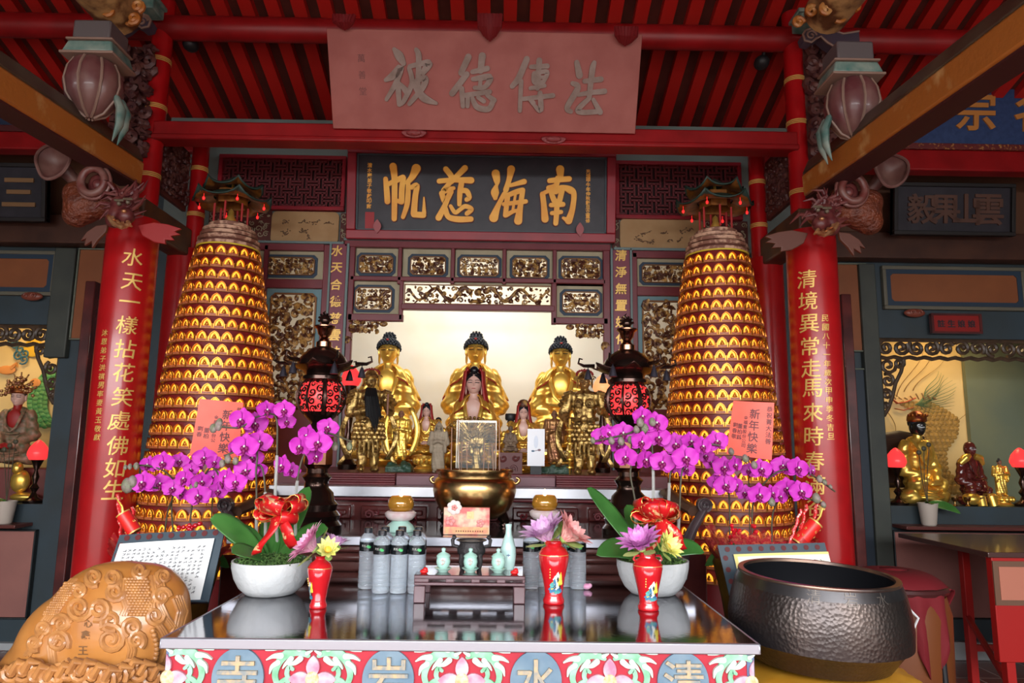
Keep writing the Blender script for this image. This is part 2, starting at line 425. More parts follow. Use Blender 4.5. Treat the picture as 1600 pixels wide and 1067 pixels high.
# side bay lintels
for s, xa, xb, lab in ((-1, -5, xtl, 'left'), (1, xtr, 5, 'right')):
    q = MB(); q.b2((xa, 4.9, px(0 if s < 0 else 1600, 232 if s < 0 else 268, 4.9).z), (xb, 5.02, px(0 if s < 0 else 1600, 208 if s < 0 else 240, 4.9).z+.02))
    tag(q.build('side_lintel', redbeam, bevel=.01), 'dark red lintel beam above the %s side altar board' % lab, 'beam')

# pink plaque
Yb, Yt = YT-.09, YT-.36
bl, brt = px(520, 198, Yb), px(993, 212, Yb); tl, trt = px(512, 42, Yt), px(1005, 56, Yt)
cb = (bl+brt)/2; ct = (tl+trt)/2; PW = ((brt-bl).length+(trt-tl).length)/2; U = (ct-cb); PH = U.length; U.normalize(); U.x = 0; U.normalize(); R = V((1, 0, 0)); N = R.cross(U)
pk = thing('carved_plaque', cb, 'large faded pink wooden plaque carved 法傳德被 hanging from the purlin', 'plaque')
MP = Matrix((R, -N, U)).transposed().to_4x4()      # local x right, y into board, z up
q = MB(); q.b2((-PW/2, -.0, 0), (PW/2, .05, PH), MP); q.build('board', pinkwood, pk, bevel=.004)
fn = plane_fn(U*(PH*.5), R, U, N)
def sc(strokes, ox, oy, s): return [[((x-ox)*s, (oy-y)*s, w_*s) for x, y, w_ in st] for st in strokes]
# brush strokes traced in local units (pixels of an enlarged view: 5.61 px per photo pixel)
bei = [[(325,290,20),(365,340,60),(400,400,30)],[(240,540,18),(310,500,50),(375,435,40),(330,560,30),(240,700,18)],[(345,560,34),(352,740,26)],[(370,575,20),(425,635,42)],
       [(515,290,22),(535,350,34),(520,600,26)],[(455,425,22),(560,400,28),(620,400,50),(570,470,34)],[(450,440,24),(470,560,28),(400,700,26),(370,740,12)],[(500,545,20),(585,520,40),(560,600,34),(440,735,20)],[(490,580,26),(570,680,52),(680,725,12)]]
de = [[(965,340,40),(900,470,34)],[(950,480,34),(820,640,38)],[(905,600,30),(915,745,24)],[(1085,330,46),(1070,450,34)],[(1000,460,24),(1130,430,30)],[(1005,520,22),(1150,500,40),(1110,580,26),(1020,590,20)],[(1070,520,18),(1065,580,18)],[(930,655,26),(1150,620,26)],
      [(960,680,24),(955,745,20)],[(1000,680,22),(1040,750,34),(1140,765,34),(1180,700,28)],[(1050,670,20),(1100,700,24)],[(1130,650,20),(1190,690,30)]]
chuan = [[(310,310,40),(240,470,40),(180,545,30)],[(262,500,26),(255,760,22)],[(425,320,38),(415,560,26)],[(350,375,22),(500,365,28)],[(380,430,20),(500,415,24),(470,500,22)],[(375,440,20),(385,510,20),(470,500,20)],[(380,470,14),(480,460,14)],[(350,560,20),(480,535,20)],
         [(280,655,22),(560,620,28)],[(440,600,28),(450,750,34),(390,710,14)],[(340,650,16),(380,690,30)]]
fa = [[(770,330,30),(800,440,46)],[(740,510,24),(790,550,40),(700,720,36),(735,760,24)],[(930,330,26),(915,400,38),(900,640,28)],[(850,490,26),(1000,470,34)],[(800,610,20),(900,590,26),(1040,575,34)],[(900,640,26),(800,740,34),(850,765,30),(980,755,30)],[(940,650,20),(1010,760,36)]]
groove = mat('carved_letter_shade', (.20, .13, .10), .5, 0, (.28, .20, .165), 14)  # mottled greyish brown colour of the plaque lettering
def strokeset(mb, st, cx, cy, s, X, Z, fn0, h, grow=0):
    f2 = lambda u, v, hh: fn0(u+X, v+Z, hh)
    brush(mb, sc(st, cx, cy, s), f2, 0, h, grow)
q = MB(); ppx = PW/484.0                       # metres per photo pixel on the plaque
def plp(x, y, up=0): return ((x-757)*ppx, (127-y)*ppx+up*PH*.5)
for st, cx, cy, k, c0 in ((bei, 462, 520, 5.61, (560+462/5.61, 30+520/5.61)), (de, 1005, 550, 5.61, (560+1005/5.61, 30+550/5.61)),
                          (chuan, 365, 540, 5.93, (770+365/5.93, 40+540/5.93)), (fa, 870, 550, 5.93, (770+870/5.93, 40+550/5.93))):
    X, Z = plp(*c0); q = MB(); strokeset(q, st, cx, cy, ppx/k, X, Z, fn, .012, 1.4*ppx); q.build('carved_character', groove, pk)
q = MB()
for i, ch in enumerate('萬善堂'):
    X, Z = plp(566, 95+i*24); put(q, ch, lambda u, v, h: fn(u+X, v+Z, h), .045, 0, th=.002)
q.build('small_inscription', mat('faded_small_letters', (.16, .05, .045), .6), pk)
for x, y, w_, h_ in ((545, 45, 36, 22), (765, 48, 40, 40), (972, 57, 38, 28)):
    X, Z = plp(x, y, 1); k = MB()
    for j in range(7):
        u = (j-3)/3; k.tube([V((X+u*w_*.42*ppx, -.03-.02*(1-abs(u)), Z+h_*.45*ppx)), V((X+u*w_*.5*ppx*.7, -.06, Z)), V((X+u*w_*.2*ppx, -.035, Z-h_*.5*ppx*(1-.35*abs(u))))], [.012, .018, .007], 7, MP)
    k.ell((X, -.03, Z+.01), (w_*.4*ppx, .04, h_*.3*ppx), 14, 8, MP)
    k.build('red_cloth_knot', mat('dark_red_cloth', (.16, .006, .008), .6), pk)
for x, y in ((645, 203), (868, 209)):
    X, Z = plp(x, y, 1); k = MB(); k.prism([(X+20*ppx*math.cos(a_), Z-.0+(9*ppx*math.sin(a_) if a_ > PI else 7*ppx*math.sin(a_)*.4)) for a_ in [2*PI*i/22 for i in range(22)]], -.03, .02, MP)
    k.ell((X, -.03, Z-.005), (13*ppx, .012, 5*ppx), 12, 6, MP)
    k.build('carved_foot', mat('faded_red_carving', (.22, .03, .03), .5, bump=.6, bs=60), pk, bevel=.004)

# --- black plaque ---
YP = 4.86
A, B, C, D = at2(545, 236, 960, 377, YP); bw, bh = B-A, D-C; bc = V(((A+B)/2, YP, C))
pk = thing('temple_name_board', bc, 'black name board in crimson frame with large orange gold characters 南海慈帆', 'plaque')
TM = Matrix.Rotation(math.radians(7), 4, 'X')
q = MB(); q.b2((-bw/2, .0, 0), (bw/2, .04, bh), TM); q.build('board', blackp, pk)
s_ = bw/415.0; fw = 14*s_
q = MB()
for a_ in ((-bw/2, -.035, 0, bw/2, .045, fw), (-bw/2, -.035, bh-fw, bw/2, .045, bh), (-bw/2, -.035, fw, -bw/2+fw, .045, bh-fw), (bw/2-fw, -.035, fw, bw/2, .045, bh-fw)):
    q.b2(a_[:3], a_[3:], TM)
q.build('frame', frame_red, pk, bevel=.006)
q = MB(); e = fw
for a_ in ((-bw/2+e, -.012, e, bw/2-e, .0, e+.012), (-bw/2+e, -.012, bh-e-.012, bw/2-e, .0, bh-e), (-bw/2+e, -.012, e, -bw/2+e+.012, .0, bh-e), (bw/2-e-.012, -.012, e, bw/2-e, .0, bh-e)): q.b2(a_[:3], a_[3:], TM)
q.build('inner_moulding', mat('slate_trim', (.035, .05, .06), .5), pk)
nan = [[(875,200,90),(880,300,60)],[(760,330,55),(870,315,60),(975,305,62)],[(850,300,60),(830,380,58),(750,410,55)],[(685,480,60),(700,600,62),(715,755,80)],[(690,470,40),(755,440,50)],
       [(830,440,80),(900,400,50),(990,430,80),(1030,480,60),(1015,640,62),(975,770,80)],[(975,770,70),(915,740,30)],[(775,450,50),(800,520,60),(830,580,60)],[(900,430,60),(870,560,60)],[(780,600,50),(910,590,55)],[(790,690,46),(890,675,46)],[(845,560,58),(840,700,58),(833,800,56)]]
hai = [[(165,250,90),(180,330,70),(180,375,36)],[(170,400,50),(160,460,90),(165,520,50)],[(265,470,50),(200,600,56),(150,740,100)],[(335,200,86),(315,310,58),(280,430,60)],[(330,380,40),(480,335,60)],
       [(300,490,62),(290,600,56),(280,710,56)],[(300,490,50),(400,450,60),(460,430,56)],[(465,430,56),(440,620,62),(420,770,90)],[(260,590,46),(500,555,50)],[(290,710,50),(360,670,44),(400,660,40)],[(385,490,30),(360,650,30)]]
cif = [[(1110,200,60),(1160,260,62),(1180,300,60)],[(1320,185,66),(1230,280,60),(1170,340,60)],[(1040,335,56),(1200,320,54),(1390,320,72)],[(1160,350,50),(1090,440,60),(1130,430,60),(1200,410,40)],[(1070,470,60),(1110,560,60),(1170,450,60)],[(1140,520,50),(1100,620,60),(1040,740,70)],
       [(1290,330,60),(1270,450,60),(1265,590,46)],[(1265,440,50),(1340,440,60),(1375,510,50),(1345,535,50)],[(1170,610,40),(1220,680,46),(1270,650,44),(1330,610,50),(1400,640,50),(1350,690,50)],[(1110,640,60),(1150,730,60),(1260,755,66),(1395,750,60)]]
fan = [[(450,310,50),(465,440,62),(475,560,62)],[(530,170,80),(548,300,66),(552,500,62),(553,750,58)],[(480,370,50),(560,330,60),(640,290,60)],[(645,300,60),(632,420,62),(630,560,62)],[(560,540,40),(620,565,50)],
       [(785,190,100),(745,280,70),(690,350,52)],[(700,330,46),(700,480,56),(690,600,56),(650,730,46)],[(740,400,50),(795,380,60),(780,500,62),(768,690,70)],[(770,700,66),(870,705,66)],[(880,680,46),(876,510,16)]]
fnb = (lambda u, v, h: TM @ V((u, -.0-h, v)))
k_ = 7.114
for st, cx, cy, ox in ((nan, 860, 490, 750), (hai, 310, 490, 750), (cif, 1215, 480, 540), (fan, 665, 470, 540)):
    X = (ox+cx/k_-752)*s_; y_ = 240+cy/k_; xx = ox+cx/k_
    Z = bh*.5-(y_-(306+(xx-752)*.017))*s_
    q = MB(); q2 = MB(); strokeset(q, st, cx, cy, s_/k_, X, Z, fnb, .016); strokeset(q2, st, cx, cy, s_/k_, X, Z, fnb, .006, 1.2*s_)
    o = q.build('gold_character', orangegold, pk); q2.build('red_outline', mat('deep_red_outline', (.09, .006, .008), .5), o)
q = MB()
for i, ch in enumerate('光緒甲午年仲秋穀旦立重修'):
    put(q, ch, lambda u, v, h: fnb(u+(917-752)*s_, v+bh*.5+(38-i*7)*s_, h), .032, .02, th=.004)
for i, ch in enumerate('清水巖弟子敬獻叩謝'):
    put(q, ch, lambda u, v, h: fnb(u-(752-578)*s_, v+bh*.5+(42-i*8)*s_, h), .034, .02, th=.004)
q.build('small_inscription', orangegold, pk)
q = MB(); q.b2((-(752-572.5)*s_, -.004, bh*.5-62*s_), (-(752-586.5)*s_, 0, bh*.5-31*s_), TM); q.build('red_seal_strip', mat('seal_red', (.30, .01, .015), .5), pk)
for X in (-(752-593)*s_, (904-752)*s_):
    q = MB(); q.prism([(X+6*s_*math.sin(PI*t_)*(1 if j == 0 else -1), 8*s_+22*s_*(t_ if j == 0 else 1-t_)) for j in (0, 1) for t_ in [i/8 for i in range(8)]], -.05, -.036, TM)
    q.build('petal_bracket', mat('dusty_pink', (.30, .07, .075), .5), pk)
xw0 = -.2
# ================= CARVED SCREEN of the main shrine =================
def wrect(m_, r, Y, d=.04, name='wall_panel'):
    q = MB(); slab(q, *r, Y, 0, d); return q
# wall above the screen (with lattice openings, painted scroll boards)
greyw = mat('grey_green_plaster', (.16, .19, .175), .7, 0, (.13, .16, .15), 3)
q = MB(); A = px(330, 228, YB); B = px(1166, 240, YB)
q.b2((px(322, 300, YB).x-.3, YB, px(740, 385, YB).z-.02), (px(1172, 300, YB).x+.3, YB+.05, 3.9)); struct(q, 'wall_main', greyw, smooth=False)
def window(n, x0, y0, x1, y1, Y):
    a, b, c, d = at2(x0, y0, x1, y1, Y); w_, h_ = b-a, d-c
    t = bpy.data.objects.new('window_%d' % n, None); COL.objects.link(t); t.location = (a, Y-.005, c); t['kind'] = 'structure'
    q = MB(); q.b2((0, 0, 0), (w_, .004, h_)); q.build('dark_backing', mat('lattice_void', (.012, .004, .004), .8), t, smooth=False)
    e = .028; q = MB(); q.b2((-e, -.05, -e), (w_+e, 0, 0)); q.b2((-e, -.05, h_), (w_+e, 0, h_+e)); q.b2((-e, -.05, 0), (0, 0, h_)); q.b2((w_, -.05, 0), (w_+e, 0, h_))
    q.build('window_frame', frame_red, t, bevel=.004)
    q = MB(); k = h_/6.; tt = .0065; n_x = int(w_/k)+1
    # interlocking brick-and-post fret
    for j in range(7):
        for i in range(-1, n_x//2+2):
            x = (2*i+(j % 2))*k; z = j*k
            X0, X1 = max(0, x-k*.75), min(w_, x+k*.75)
            if X1 > X0:
                for dz in (-.22*k, .22*k):
                    if 0 < z+dz < h_: q.b2((X0, -.03, z+dz-tt), (X1, -.008, z+dz+tt))
            for dx in (-.25*k, .25*k):
                xx = x+k+dx
                if 0 < xx < w_: q.b2((xx-tt, -.03, max(0, z-k*.78)), (xx+tt, -.008, min(h_, z+k*.78)))
    q.build('lattice', mat('lattice_red', (.12, .014, .018), .5), t, smooth=False)
window(1, 350, 252, 536, 325, YB); window(2, 966, 262, 1150, 340, YB)
def painted(name, x0, y0, x1, y1, Y, label, base, c2, ink_=ink, seed=3, trees=True):
    a, b, c, d = at2(x0, y0, x1, y1, Y); w_, h_ = b-a, d-c
    t = thing(name, (a, Y, c), label, 'panel'); q = MB(); r_ = min(w_, h_)*.16
    pts = []
    for cx_, cz_, s0 in ((w_-r_, r_, -PI/2), (w_-r_, h_-r_, 0), (r_, h_-r_, PI/2), (r_, r_, PI)):
        pts += [(cx_+r_*math.cos(s0+PI/2*i/5), cz_+r_*math.sin(s0+PI/2*i/5)) for i in range(6)]
    q.prism(pts, -.02, 0); q.build('board', mat(name+'_ground', base, .6, 0, c2, 7), t, ang=30)
    rd = random.Random(seed); q = MB()
    for i in range(9):
        x = w_*rd.uniform(.15, .85); z = h_*rd.uniform(.25, .7); p = [V((x, -.022, z))]
        for k in range(6): p.append(p[-1]+V((rd.uniform(-.02, .03), 0, rd.uniform(-.014, .016))))
        q.tube(p, [.003, .004, .0035, .003, .0025, .002, .0015], 5)
        for k in range(5): q.ell(p[rd.randint(0, 6)]+V((rd.uniform(-.015, .015), 0, rd.uniform(-.01, .01))), (.006, .002, .004), 6, 4)
    q.build('ink_painting', mat('brown_ink', (.10, .05, .025), .6), t)
    return t
painted('painted_scroll_board', 425, 332, 530, 382, YB-.01, 'pale brown ink-painted scroll board below the left lattice window', (.36, .22, .10), (.30, .17, .07), seed=2)
painted('painted_scroll_board', 968, 344, 1098, 392, YB-.01, 'pale brown ink-painted scroll board below the right lattice window', (.36, .22, .10), (.30, .17, .07), seed=7)
# floral strips beside scroll boards
for x0, y0, x1, y1, lab in ((326, 330, 424, 384, 'at the left, partly behind the lamp tower roof'), (532, 334, 543, 384, 'narrow piece left of the name board'), (956, 342, 967, 392, 'narrow piece right of the name board'), (1100, 346, 1168, 396, 'at the right, partly behind the lamp tower roof')):
    a, b, c, d = at2(x0, y0, x1, y1, YB-.005); t = thing('painted_flower_strip', (a, YB-.005, c), 'dark painted strip with pale scroll flowers '+lab, 'panel')
    q = MB(); q.b2((0, -.01, 0), (b-a, 0, d-c)); q.build('board', plank, t, smooth=False)
    q = MB(); carve(q, .005, .005, b-a-.005, d-c-.005, -.011, .05, 3, .0035); q.build('scroll_flowers', cream, t)
# solid screen members
SC = thing('carved_screen', (0, 0, 0), 'maroon carved wooden screen with gilded openwork panels framing the main altar', 'screen')
q = MB(); pale = MB()
def fr(x0, y0, x1, y1, d0=0., d1=.05): slab(q, x0, y0, x1, y1, YB, d0, d1)
fr(540, 383, 549, 760); fr(942, 392, 953, 768)                 # inner posts
fr(541, 381, 952, 392, 0, .06); fr(549, 436, 945, 443, 0, .05)
for x in (626, 708, 788, 866): fr(x-3, 388, x+3, 446)
fr(625, 441, 631, 502); fr(861, 445, 869, 508)
fr(628, 478, 866, 487, -.005, .055); fr(545, 492, 631, 503); fr(863, 498, 949, 508)
for x0, x1, dy in ((404, 411, 0), (499, 509, 0), (986, 996, 12), (1082, 1090, 12)):
    fr(x0, 385+dy, x1, 760+dy)
for x0, x1, dy in ((404, 509, 0), (986, 1090, 12)):
    fr(x0, 383+dy, x1, 394+dy); fr(x0, 438+dy, x1, 452+dy, 0, .045); fr(x0, 640, x1, 770, 0, .04)
q.build('frame', mat('screen_maroon', (.15, .025, .032), .4, 0, (.125, .018, .026), 8), SC, bevel=.005)
q = MB()
for r_ in ((512, 384, 536, 768), (957, 394, 984, 776)): slab(q, *r_, YB, 0, .06)
q.build('couplet_board', mat('couplet_plum', (.16, .03, .05), .45), SC, bevel=.004)
q = MB()
for r_ in ((508.5, 384, 512, 768), (536, 384, 540, 768), (953.5, 392, 957, 776), (984, 392, 987.5, 776), (404, 380.5, 540, 384), (957, 391, 1092, 395), (540, 378.5, 953, 382.5)): slab(q, *r_, YB, 0, .066)
q.build('pale_edging', mat('slate_edging', (.12, .17, .17), .5), SC, bevel=.002)
q = MB()
for k, (x, y, ch) in enumerate([(527, 392+i*26.3, c) for i, c in enumerate('水天合德慈雲法雨')]+[(970, 399+i*26, c) for i, c in enumerate('清淨無置妙化施仁')]):
    P = px(x-k % 8*.8 if k < 8 else x+.2*(k-8), y, YB-.062)
    put(q, ch, plane_fn(P, (1, 0, 0), (0, 0, 1), (0, -1, 0)), .082, .02, th=.004, slant=.1)
q.build('gold_inscription', goldpaint, SC)
# panels: cream mount, blue surround, carved opening
rimm = mat('rim_brown_gold', (.16, .07, .025), .4, .4)
def octo(a, b, c, d, k): return [(a+k, c), (b-k, c), (b, c+k), (b, d-k), (b-k, d), (a+k, d), (a, d-k), (a, c+k)]
def ringprism(mb, outer, inner, y0, y1):
    n = len(outer); vs = [(p[0], y0, p[1]) for p in outer]+[(p[0], y0, p[1]) for p in inner]+[(p[0], y1, p[1]) for p in outer]+[(p[0], y1, p[1]) for p in inner]
    fs = []
    for i in range(n):
        j = (i+1) % n; fs += [(i, j, n+j, n+i), (2*n+j, 2*n+i, 3*n+i, 3*n+j), (n+i, n+j, 3*n+j, 3*n+i), (j, i, 2*n+i, 2*n+j)]
    mb.add(vs, fs)
def panel(o, i_, seed, cell=.05, th=.007, extra=None):
    mount = MB(); surr = MB(); rim = MB(); cr = MB()
    a, b, c, d = at2(*o, YB-.01); a2, b2_, c2, d2 = at2(*i_, YB-.01); Y = YB-.012
    k = min(b2_-a2, d2-c2)*.16
    inner = octo(a2, b2_, c2, d2, k); kk = .011
    mid = octo(a2-kk*2, b2_+kk*2, c2-kk*2, d2+kk*2, k*1.3)
    a -= .03; b += .03; c -= .03; d += .04; out = [(a+.001, c), (b-.001, c), (b, c+.001), (b, d-.001), (b-.001, d), (a+.001, d), (a, d-.001), (a, c+.001)]
    ringprism(mount, out, mid, Y-.004, Y); ringprism(surr, mid, inner, Y-.006, Y)
    ringprism(rim, octo(a2-.003, b2_+.003, c2-.003, d2+.003, k), octo(a2+.004, b2_-.004, c2+.004, d2-.004, k), Y-.018, Y-.004)
    carve(cr, a2+.006, c2+.006, b2_-.006, d2-.006, Y-.008, cell, seed, th)
    carve(cr, a2+.006, c2+.006, b2_-.006, d2-.006, Y+.004, cell*.85, seed+40, th*1.1)
    if extra: extra(cr, a2, b2_, c2, d2, Y)
    p_ = mount.build('carved_panel', cream, SC, smooth=False); surr.build('blue_surround', bluering, p_, smooth=False); rim.build('gilded_rim', rimm, p_, smooth=False); cr.build('openwork_carving', carvegold, p_)
P5 = [((549, 391, 623, 434), (562, 400, 614, 427)), ((631, 393, 705, 436), (642, 402, 696, 430)), ((713, 394, 785, 439), (719, 403, 779, 432)), ((793, 396, 863, 440), (801, 404, 854, 434)), ((871, 397, 943, 441), (877, 405, 937, 436))]
for i, (o, n_) in enumerate(P5):
    if i == 2:
        def figs(cr, a, b, c, d, Y):
          for j in range(5):      # little standing figures
            X = a+(b-a)*(.14+.18*j); cr.lathe([(.011, 0), (.015, .015), (.01, .045), (.004, .055), (.009, .062), (.008, .074), (0, .08)], 8, (X, Y-.012, c+.006))
        panel(o, n_, 11+i, .035, .004, figs)
    else: panel(o, n_, 11+i, .034, .0085)
for (o, n_, s) in (((548, 445, 623, 489), (556, 450, 612, 484), 1), ((871, 450, 943, 494), (879, 457, 936, 489), -1)):
    def beast(cr, a, b, c, d, Y, s=s):
      X, Z = (a+b)/2, (c+d)/2; w_ = (b-a)
      cr.ell((X, Y-.015, Z), (w_*.24, .018, .022), 14, 8); cr.tube([(X+s*w_*.2, Y-.015, Z+.01), (X+s*w_*.3, Y-.018, Z+.03), (X+s*w_*.36, Y-.02, Z+.05)], [.017, .014, .012], 8)
      cr.ell((X+s*w_*.38, Y-.02, Z+.05), (.02, .014, .014), 8, 6)
      for dx, dz in ((.2, -1), (.32, -.7), (-.2, -1), (-.34, -.8)): cr.tube([(X+s*w_*dx*.8, Y-.015, Z-.005), (X+s*w_*dx, Y-.018, Z-.03), (X+s*w_*dx*1.3, Y-.015, Z+.055*dz)], [.012, .009, .006], 6)
    panel(o, n_, 31, .038, .005, beast)
# long dragon frieze
a, b, c, d = at2(632, 446, 861, 477, YB-.01); Y = YB-.02; h_ = d-c; rim = MB(); cr = MB()
ringprism(rim, [(a, c), (b, c), (b, d), (a, d)], [(a+.006, c+.006), (b-.006, c+.006), (b-.006, d-.006), (a+.006, d-.006)], Y-.012, Y+.01)
xm = (a+b)/2
for s in (-1, 1):
    pts = []; rs = []
    for i in range(41):
        t = i/40; pts.append((xm+s*(.06+t*(b-a)*.42), Y-.012-.012*math.sin(t*19), c+h_*(.5+.3*math.sin(t*13+.6)))); rs.append(.017*(1-.55*t))
    cr.tube(pts, rs, 8); cr.ell(pts[0], (.026, .02, .02), 10, 8)
    for i in range(0, 40, 3):
        x, y, z = pts[i]; cr.tube([(x, y, z), (x+.014*s, y-.006, z+.02*(-1)**i), (x+.03*s, y, z+.03*(-1)**i)], [.007, .006, .002], 5)
cr.ell((xm, Y-.02, c+h_*.6), .026, 12, 8); cr.ell((xm, Y-.02, c+h_*.15), (.06, .02, .014), 12, 6)
carve(cr, a+.01, c+.008, b-.01, d-.008, Y, .042, 77, .007)
p_ = rim.build('frieze_rim', rimm, SC, smooth=False); cr.build('dragon_carving', carvegold, p_)
# tall side panels + top strips
for (o, n_, s, cl, th) in (((412, 396, 498, 437), (419, 403, 492, 430), 51, .036, .008), ((997, 408, 1081, 449), (1003, 415, 1074, 442), 52, .036, .008)): panel(o, n_, s, cl, th)
for (x0, y0, x1, y1, s) in ((412, 452, 498, 650, 61), (997, 464, 1081, 660, 62)):
    a, b, c, d = at2(x0, y0, x1, y1, YB-.01); Y = YB-.012
    tealb = MB(); rim = MB(); cr = MB(); e = .03; r0 = [(a, c), (b, c), (b, d), (a, d)]; r1 = octo(a+e, b-e, c+e, d-e, .03)
    ringprism(tealb, octo(a, b, c, d, .001), r1, Y-.006, Y)
    ringprism(rim, octo(a+e, b-e, c+e, d-e, .03), octo(a+e+.012, b-e-.012, c+e+.012, d-e-.012, .03), Y-.02, Y)
    carve(cr, a+e+.01, c+e+.01, b-e-.01, d-e-.01, Y-.006, .055, s, .0125); carve(cr, a+e+.01, c+e+.01, b-e-.01, d-e-.01, Y-.02, .085, s+7, .0105, .85)
    p_ = tealb.build('tall_panel', mat('teal_mount', (.12, .22, .25), .5), SC, smooth=False); rim.build('gilded_rim', rimm, p_, smooth=False); cr.build('openwork_carving', carvegold, p_)
# corner brackets under the side panels
for (x0, y0, x1, y1, s) in ((545, 502, 592, 520, 1), (898, 508, 944, 528, -1)):
    a, b, c, d = at2(x0, y0, x1, y1, YB-.02); q = MB(); carve(q, a, c, b, d, YB-.03, .028, 9, .009); carve(q, a, c, b, d, YB-.045, .03, 19, .008)
    X = b if s > 0 else a; q.ell((X+s*.035, YB-.04, d-.02), (.03, .014, .02), 12, 8)
    X = a if s > 0 else b; q.ell((X-s*.0, YB-.035, c-.06), (.026, .02, .035), 12, 8); q.tube(spiral((X, c-.06), .03, 1.5, y=YB-.05), .006, 6)
    q.build('corner_bracket', carvegold, SC)
ground(SC, (xw0, YB, px(740, 760, YB).z))
# niche interior
nb = mat('cream_niche_wall', (.80, .76, .66), .7, 0, (.72, .64, .48), 1.6, ramp=(.45, .75))
q = MB(); xa, xb = px(400, 600, YB).x, px(1095, 600, YB).x
q.b2((xa-.3, NB, .9), (xb+.3, NB+.05, 3.1)); struct(q, 'wall_niche', nb, smooth=False)
for n_, X in (('trim_80', xa-.3), ('trim_81', xb+.3)):
    q = MB(); q.b2((X-.02, YB+.05, .9), (X+.02, NB, 3.1)); struct(q, n_, nb, smooth=False)
q = MB(); q.b2((xa-.3, YB+.05, 3.06), (xb+.3, NB, 3.1)); struct(q, 'ceiling_niche', nb, smooth=False)
# ---------------- altar tiers ----------------
T2Y, T3Y = 3.66, 3.80
z1 = px(660, 839, 3.0).z; z2 = px(600, 760, T2Y).z; z3 = px(740, 741, T3Y).z
xw = -.17
q = MB(); q.b2((xw-.95, 3.0, z1-.035), (xw+.95, 3.66, z1-.001))
t = thing('altar_slab', (0, 0, 0), 'broad steel-topped dark wood altar slab carrying the lanterns and brass censer', 'altar')
q.build('top', mat('dark_mirror_top', (.22, .20, .20), .1, .9), t, bevel=.002)
q = MB(); q.b2((xw-.96, 2.985, z1-.034), (xw+.96, 3.003, z1+.001)); q.build('steel_edging', steeledge, t, bevel=.002)
q = MB()
for k, (d, h) in enumerate(((.03, .035), (.005, .03), (.045, .05), (.02, .03), (.06, .09))):
    zz = z1-.035-sum((.035, .03, .05, .03, .09)[:k]); q.b2((xw-.93+d*.5, 3.0+d, zz-h), (xw+.93-d*.5, 3.64, zz))
q.build('moulded_apron', mat('rosewood_apron', (.13, .04, .035), .3, 0, (.20, .07, .06), 5, coat=.5), t, bevel=.012)
for s in (-1, 1):
    q = MB(); X = xw+s*.86
    q.b2((X-.06, 3.05, 0), (X+.06, 3.2, z1-.2)); q.b2((X-.06, 3.5, 0), (X+.06, 3.64, z1-.2)); q.build('leg', darkwood, t, bevel=.01)
q = MB(); q.tube([(xw-.8, 3.6, .0), (xw+.8, 3.6, z1-.25)], .012, 6); q.tube([(xw+.8, 3.6, .0), (xw-.8, 3.6, z1-.25)], .012, 6); q.build('cross_brace', black, t)
t = thing('offering_cabinet', (0, 0, 0), 'dark rosewood stepped cabinet behind the altar slab, with carved drawer fronts', 'cabinet')
q = MB(); q.b2((xw-.98, T2Y+.1, 0), (xw+.98, T3Y+.05, z2-.05)); q.build('body', darkwood, t, bevel=.005)
q = MB(); q.b2((xw-1.02, T2Y, z2-.052), (xw+1.02, T3Y+.05, z2)); q.build('top', mat('bright_steel_strip', (.62, .63, .68), .3, .7), t, bevel=.003)
q = MB(); q.b2((xw-1.0, T2Y+.04, z2-.075), (xw+1.0, T3Y+.04, z2-.052)); q.build('cornice', maroon, t, bevel=.008)
for i in range(5):
    X = xw-.78+i*.39; q = MB(); q.b2((X-.17, T2Y+.05, z1+.0), (X+.17, T2Y+.11, z2-.1)); q.b2((X-.15, T2Y+.035, z1+.02), (X+.15, T2Y+.05, z2-.12))
    o = q.build('drawer', darkwood, t, bevel=.008)
    q = MB(); carve(q, X-.14, z1+.025, X+.14, z2-.125, T2Y+.036, .05, 90+i, .005); q.build('carving', maroon, o)
q = MB(); q.b2((xw-1.06, T3Y+.056, 0), (xw+1.06, NB-.01, z3))
st3 = tag(q.build('statue_platform', maroon, bevel=.004), 'dark maroon platform inside the shrine on which all the gilded statues stand', 'platform')
a, b = px(618, 750, T3Y).x, px(868, 752, T3Y).x
q = MB(); q.b2((a, T3Y+.02, z2), (b, T3Y+.054, z3-.012)); tag(q.build('low_plinth', mat('mauve_board', (.22, .10, .12), .45), bevel=.003), 'plain mauve-grey plinth board in front of the central small statues', 'plinth')
for X0, X1, lab in ((px(480, 750, T3Y).x, px(617, 750, T3Y).x, 'left bearded guardian'), (px(869, 752, T3Y).x, px(985, 752, T3Y).x, 'right armoured guardian')):
    t = MB()
    for k in range(5): t.b2((X0, T3Y-.0+(k % 2)*.012, z2+.0+k*(z3-z2)/5), (X1, T3Y+.054, z2+(k+1)*(z3-z2)/5))
    tag(t.build('reeded_plinth', maroon, bevel=.003), 'ribbed dark maroon plinth below the '+lab, 'plinth')

# ================= SIDE BAYS =================
def frameband(mb, r, Y, w_, d=.04):
    a, b, c, d2 = at2(*r, Y)
    for s in ((a-w_, c-w_, b+w_, c), (a-w_, d2, b+w_, d2+w_), (a-w_, c, a, d2), (b, c, b+w_, d2)): mb.b2((s[0], Y-d, s[1]), (s[2], Y, s[3]))
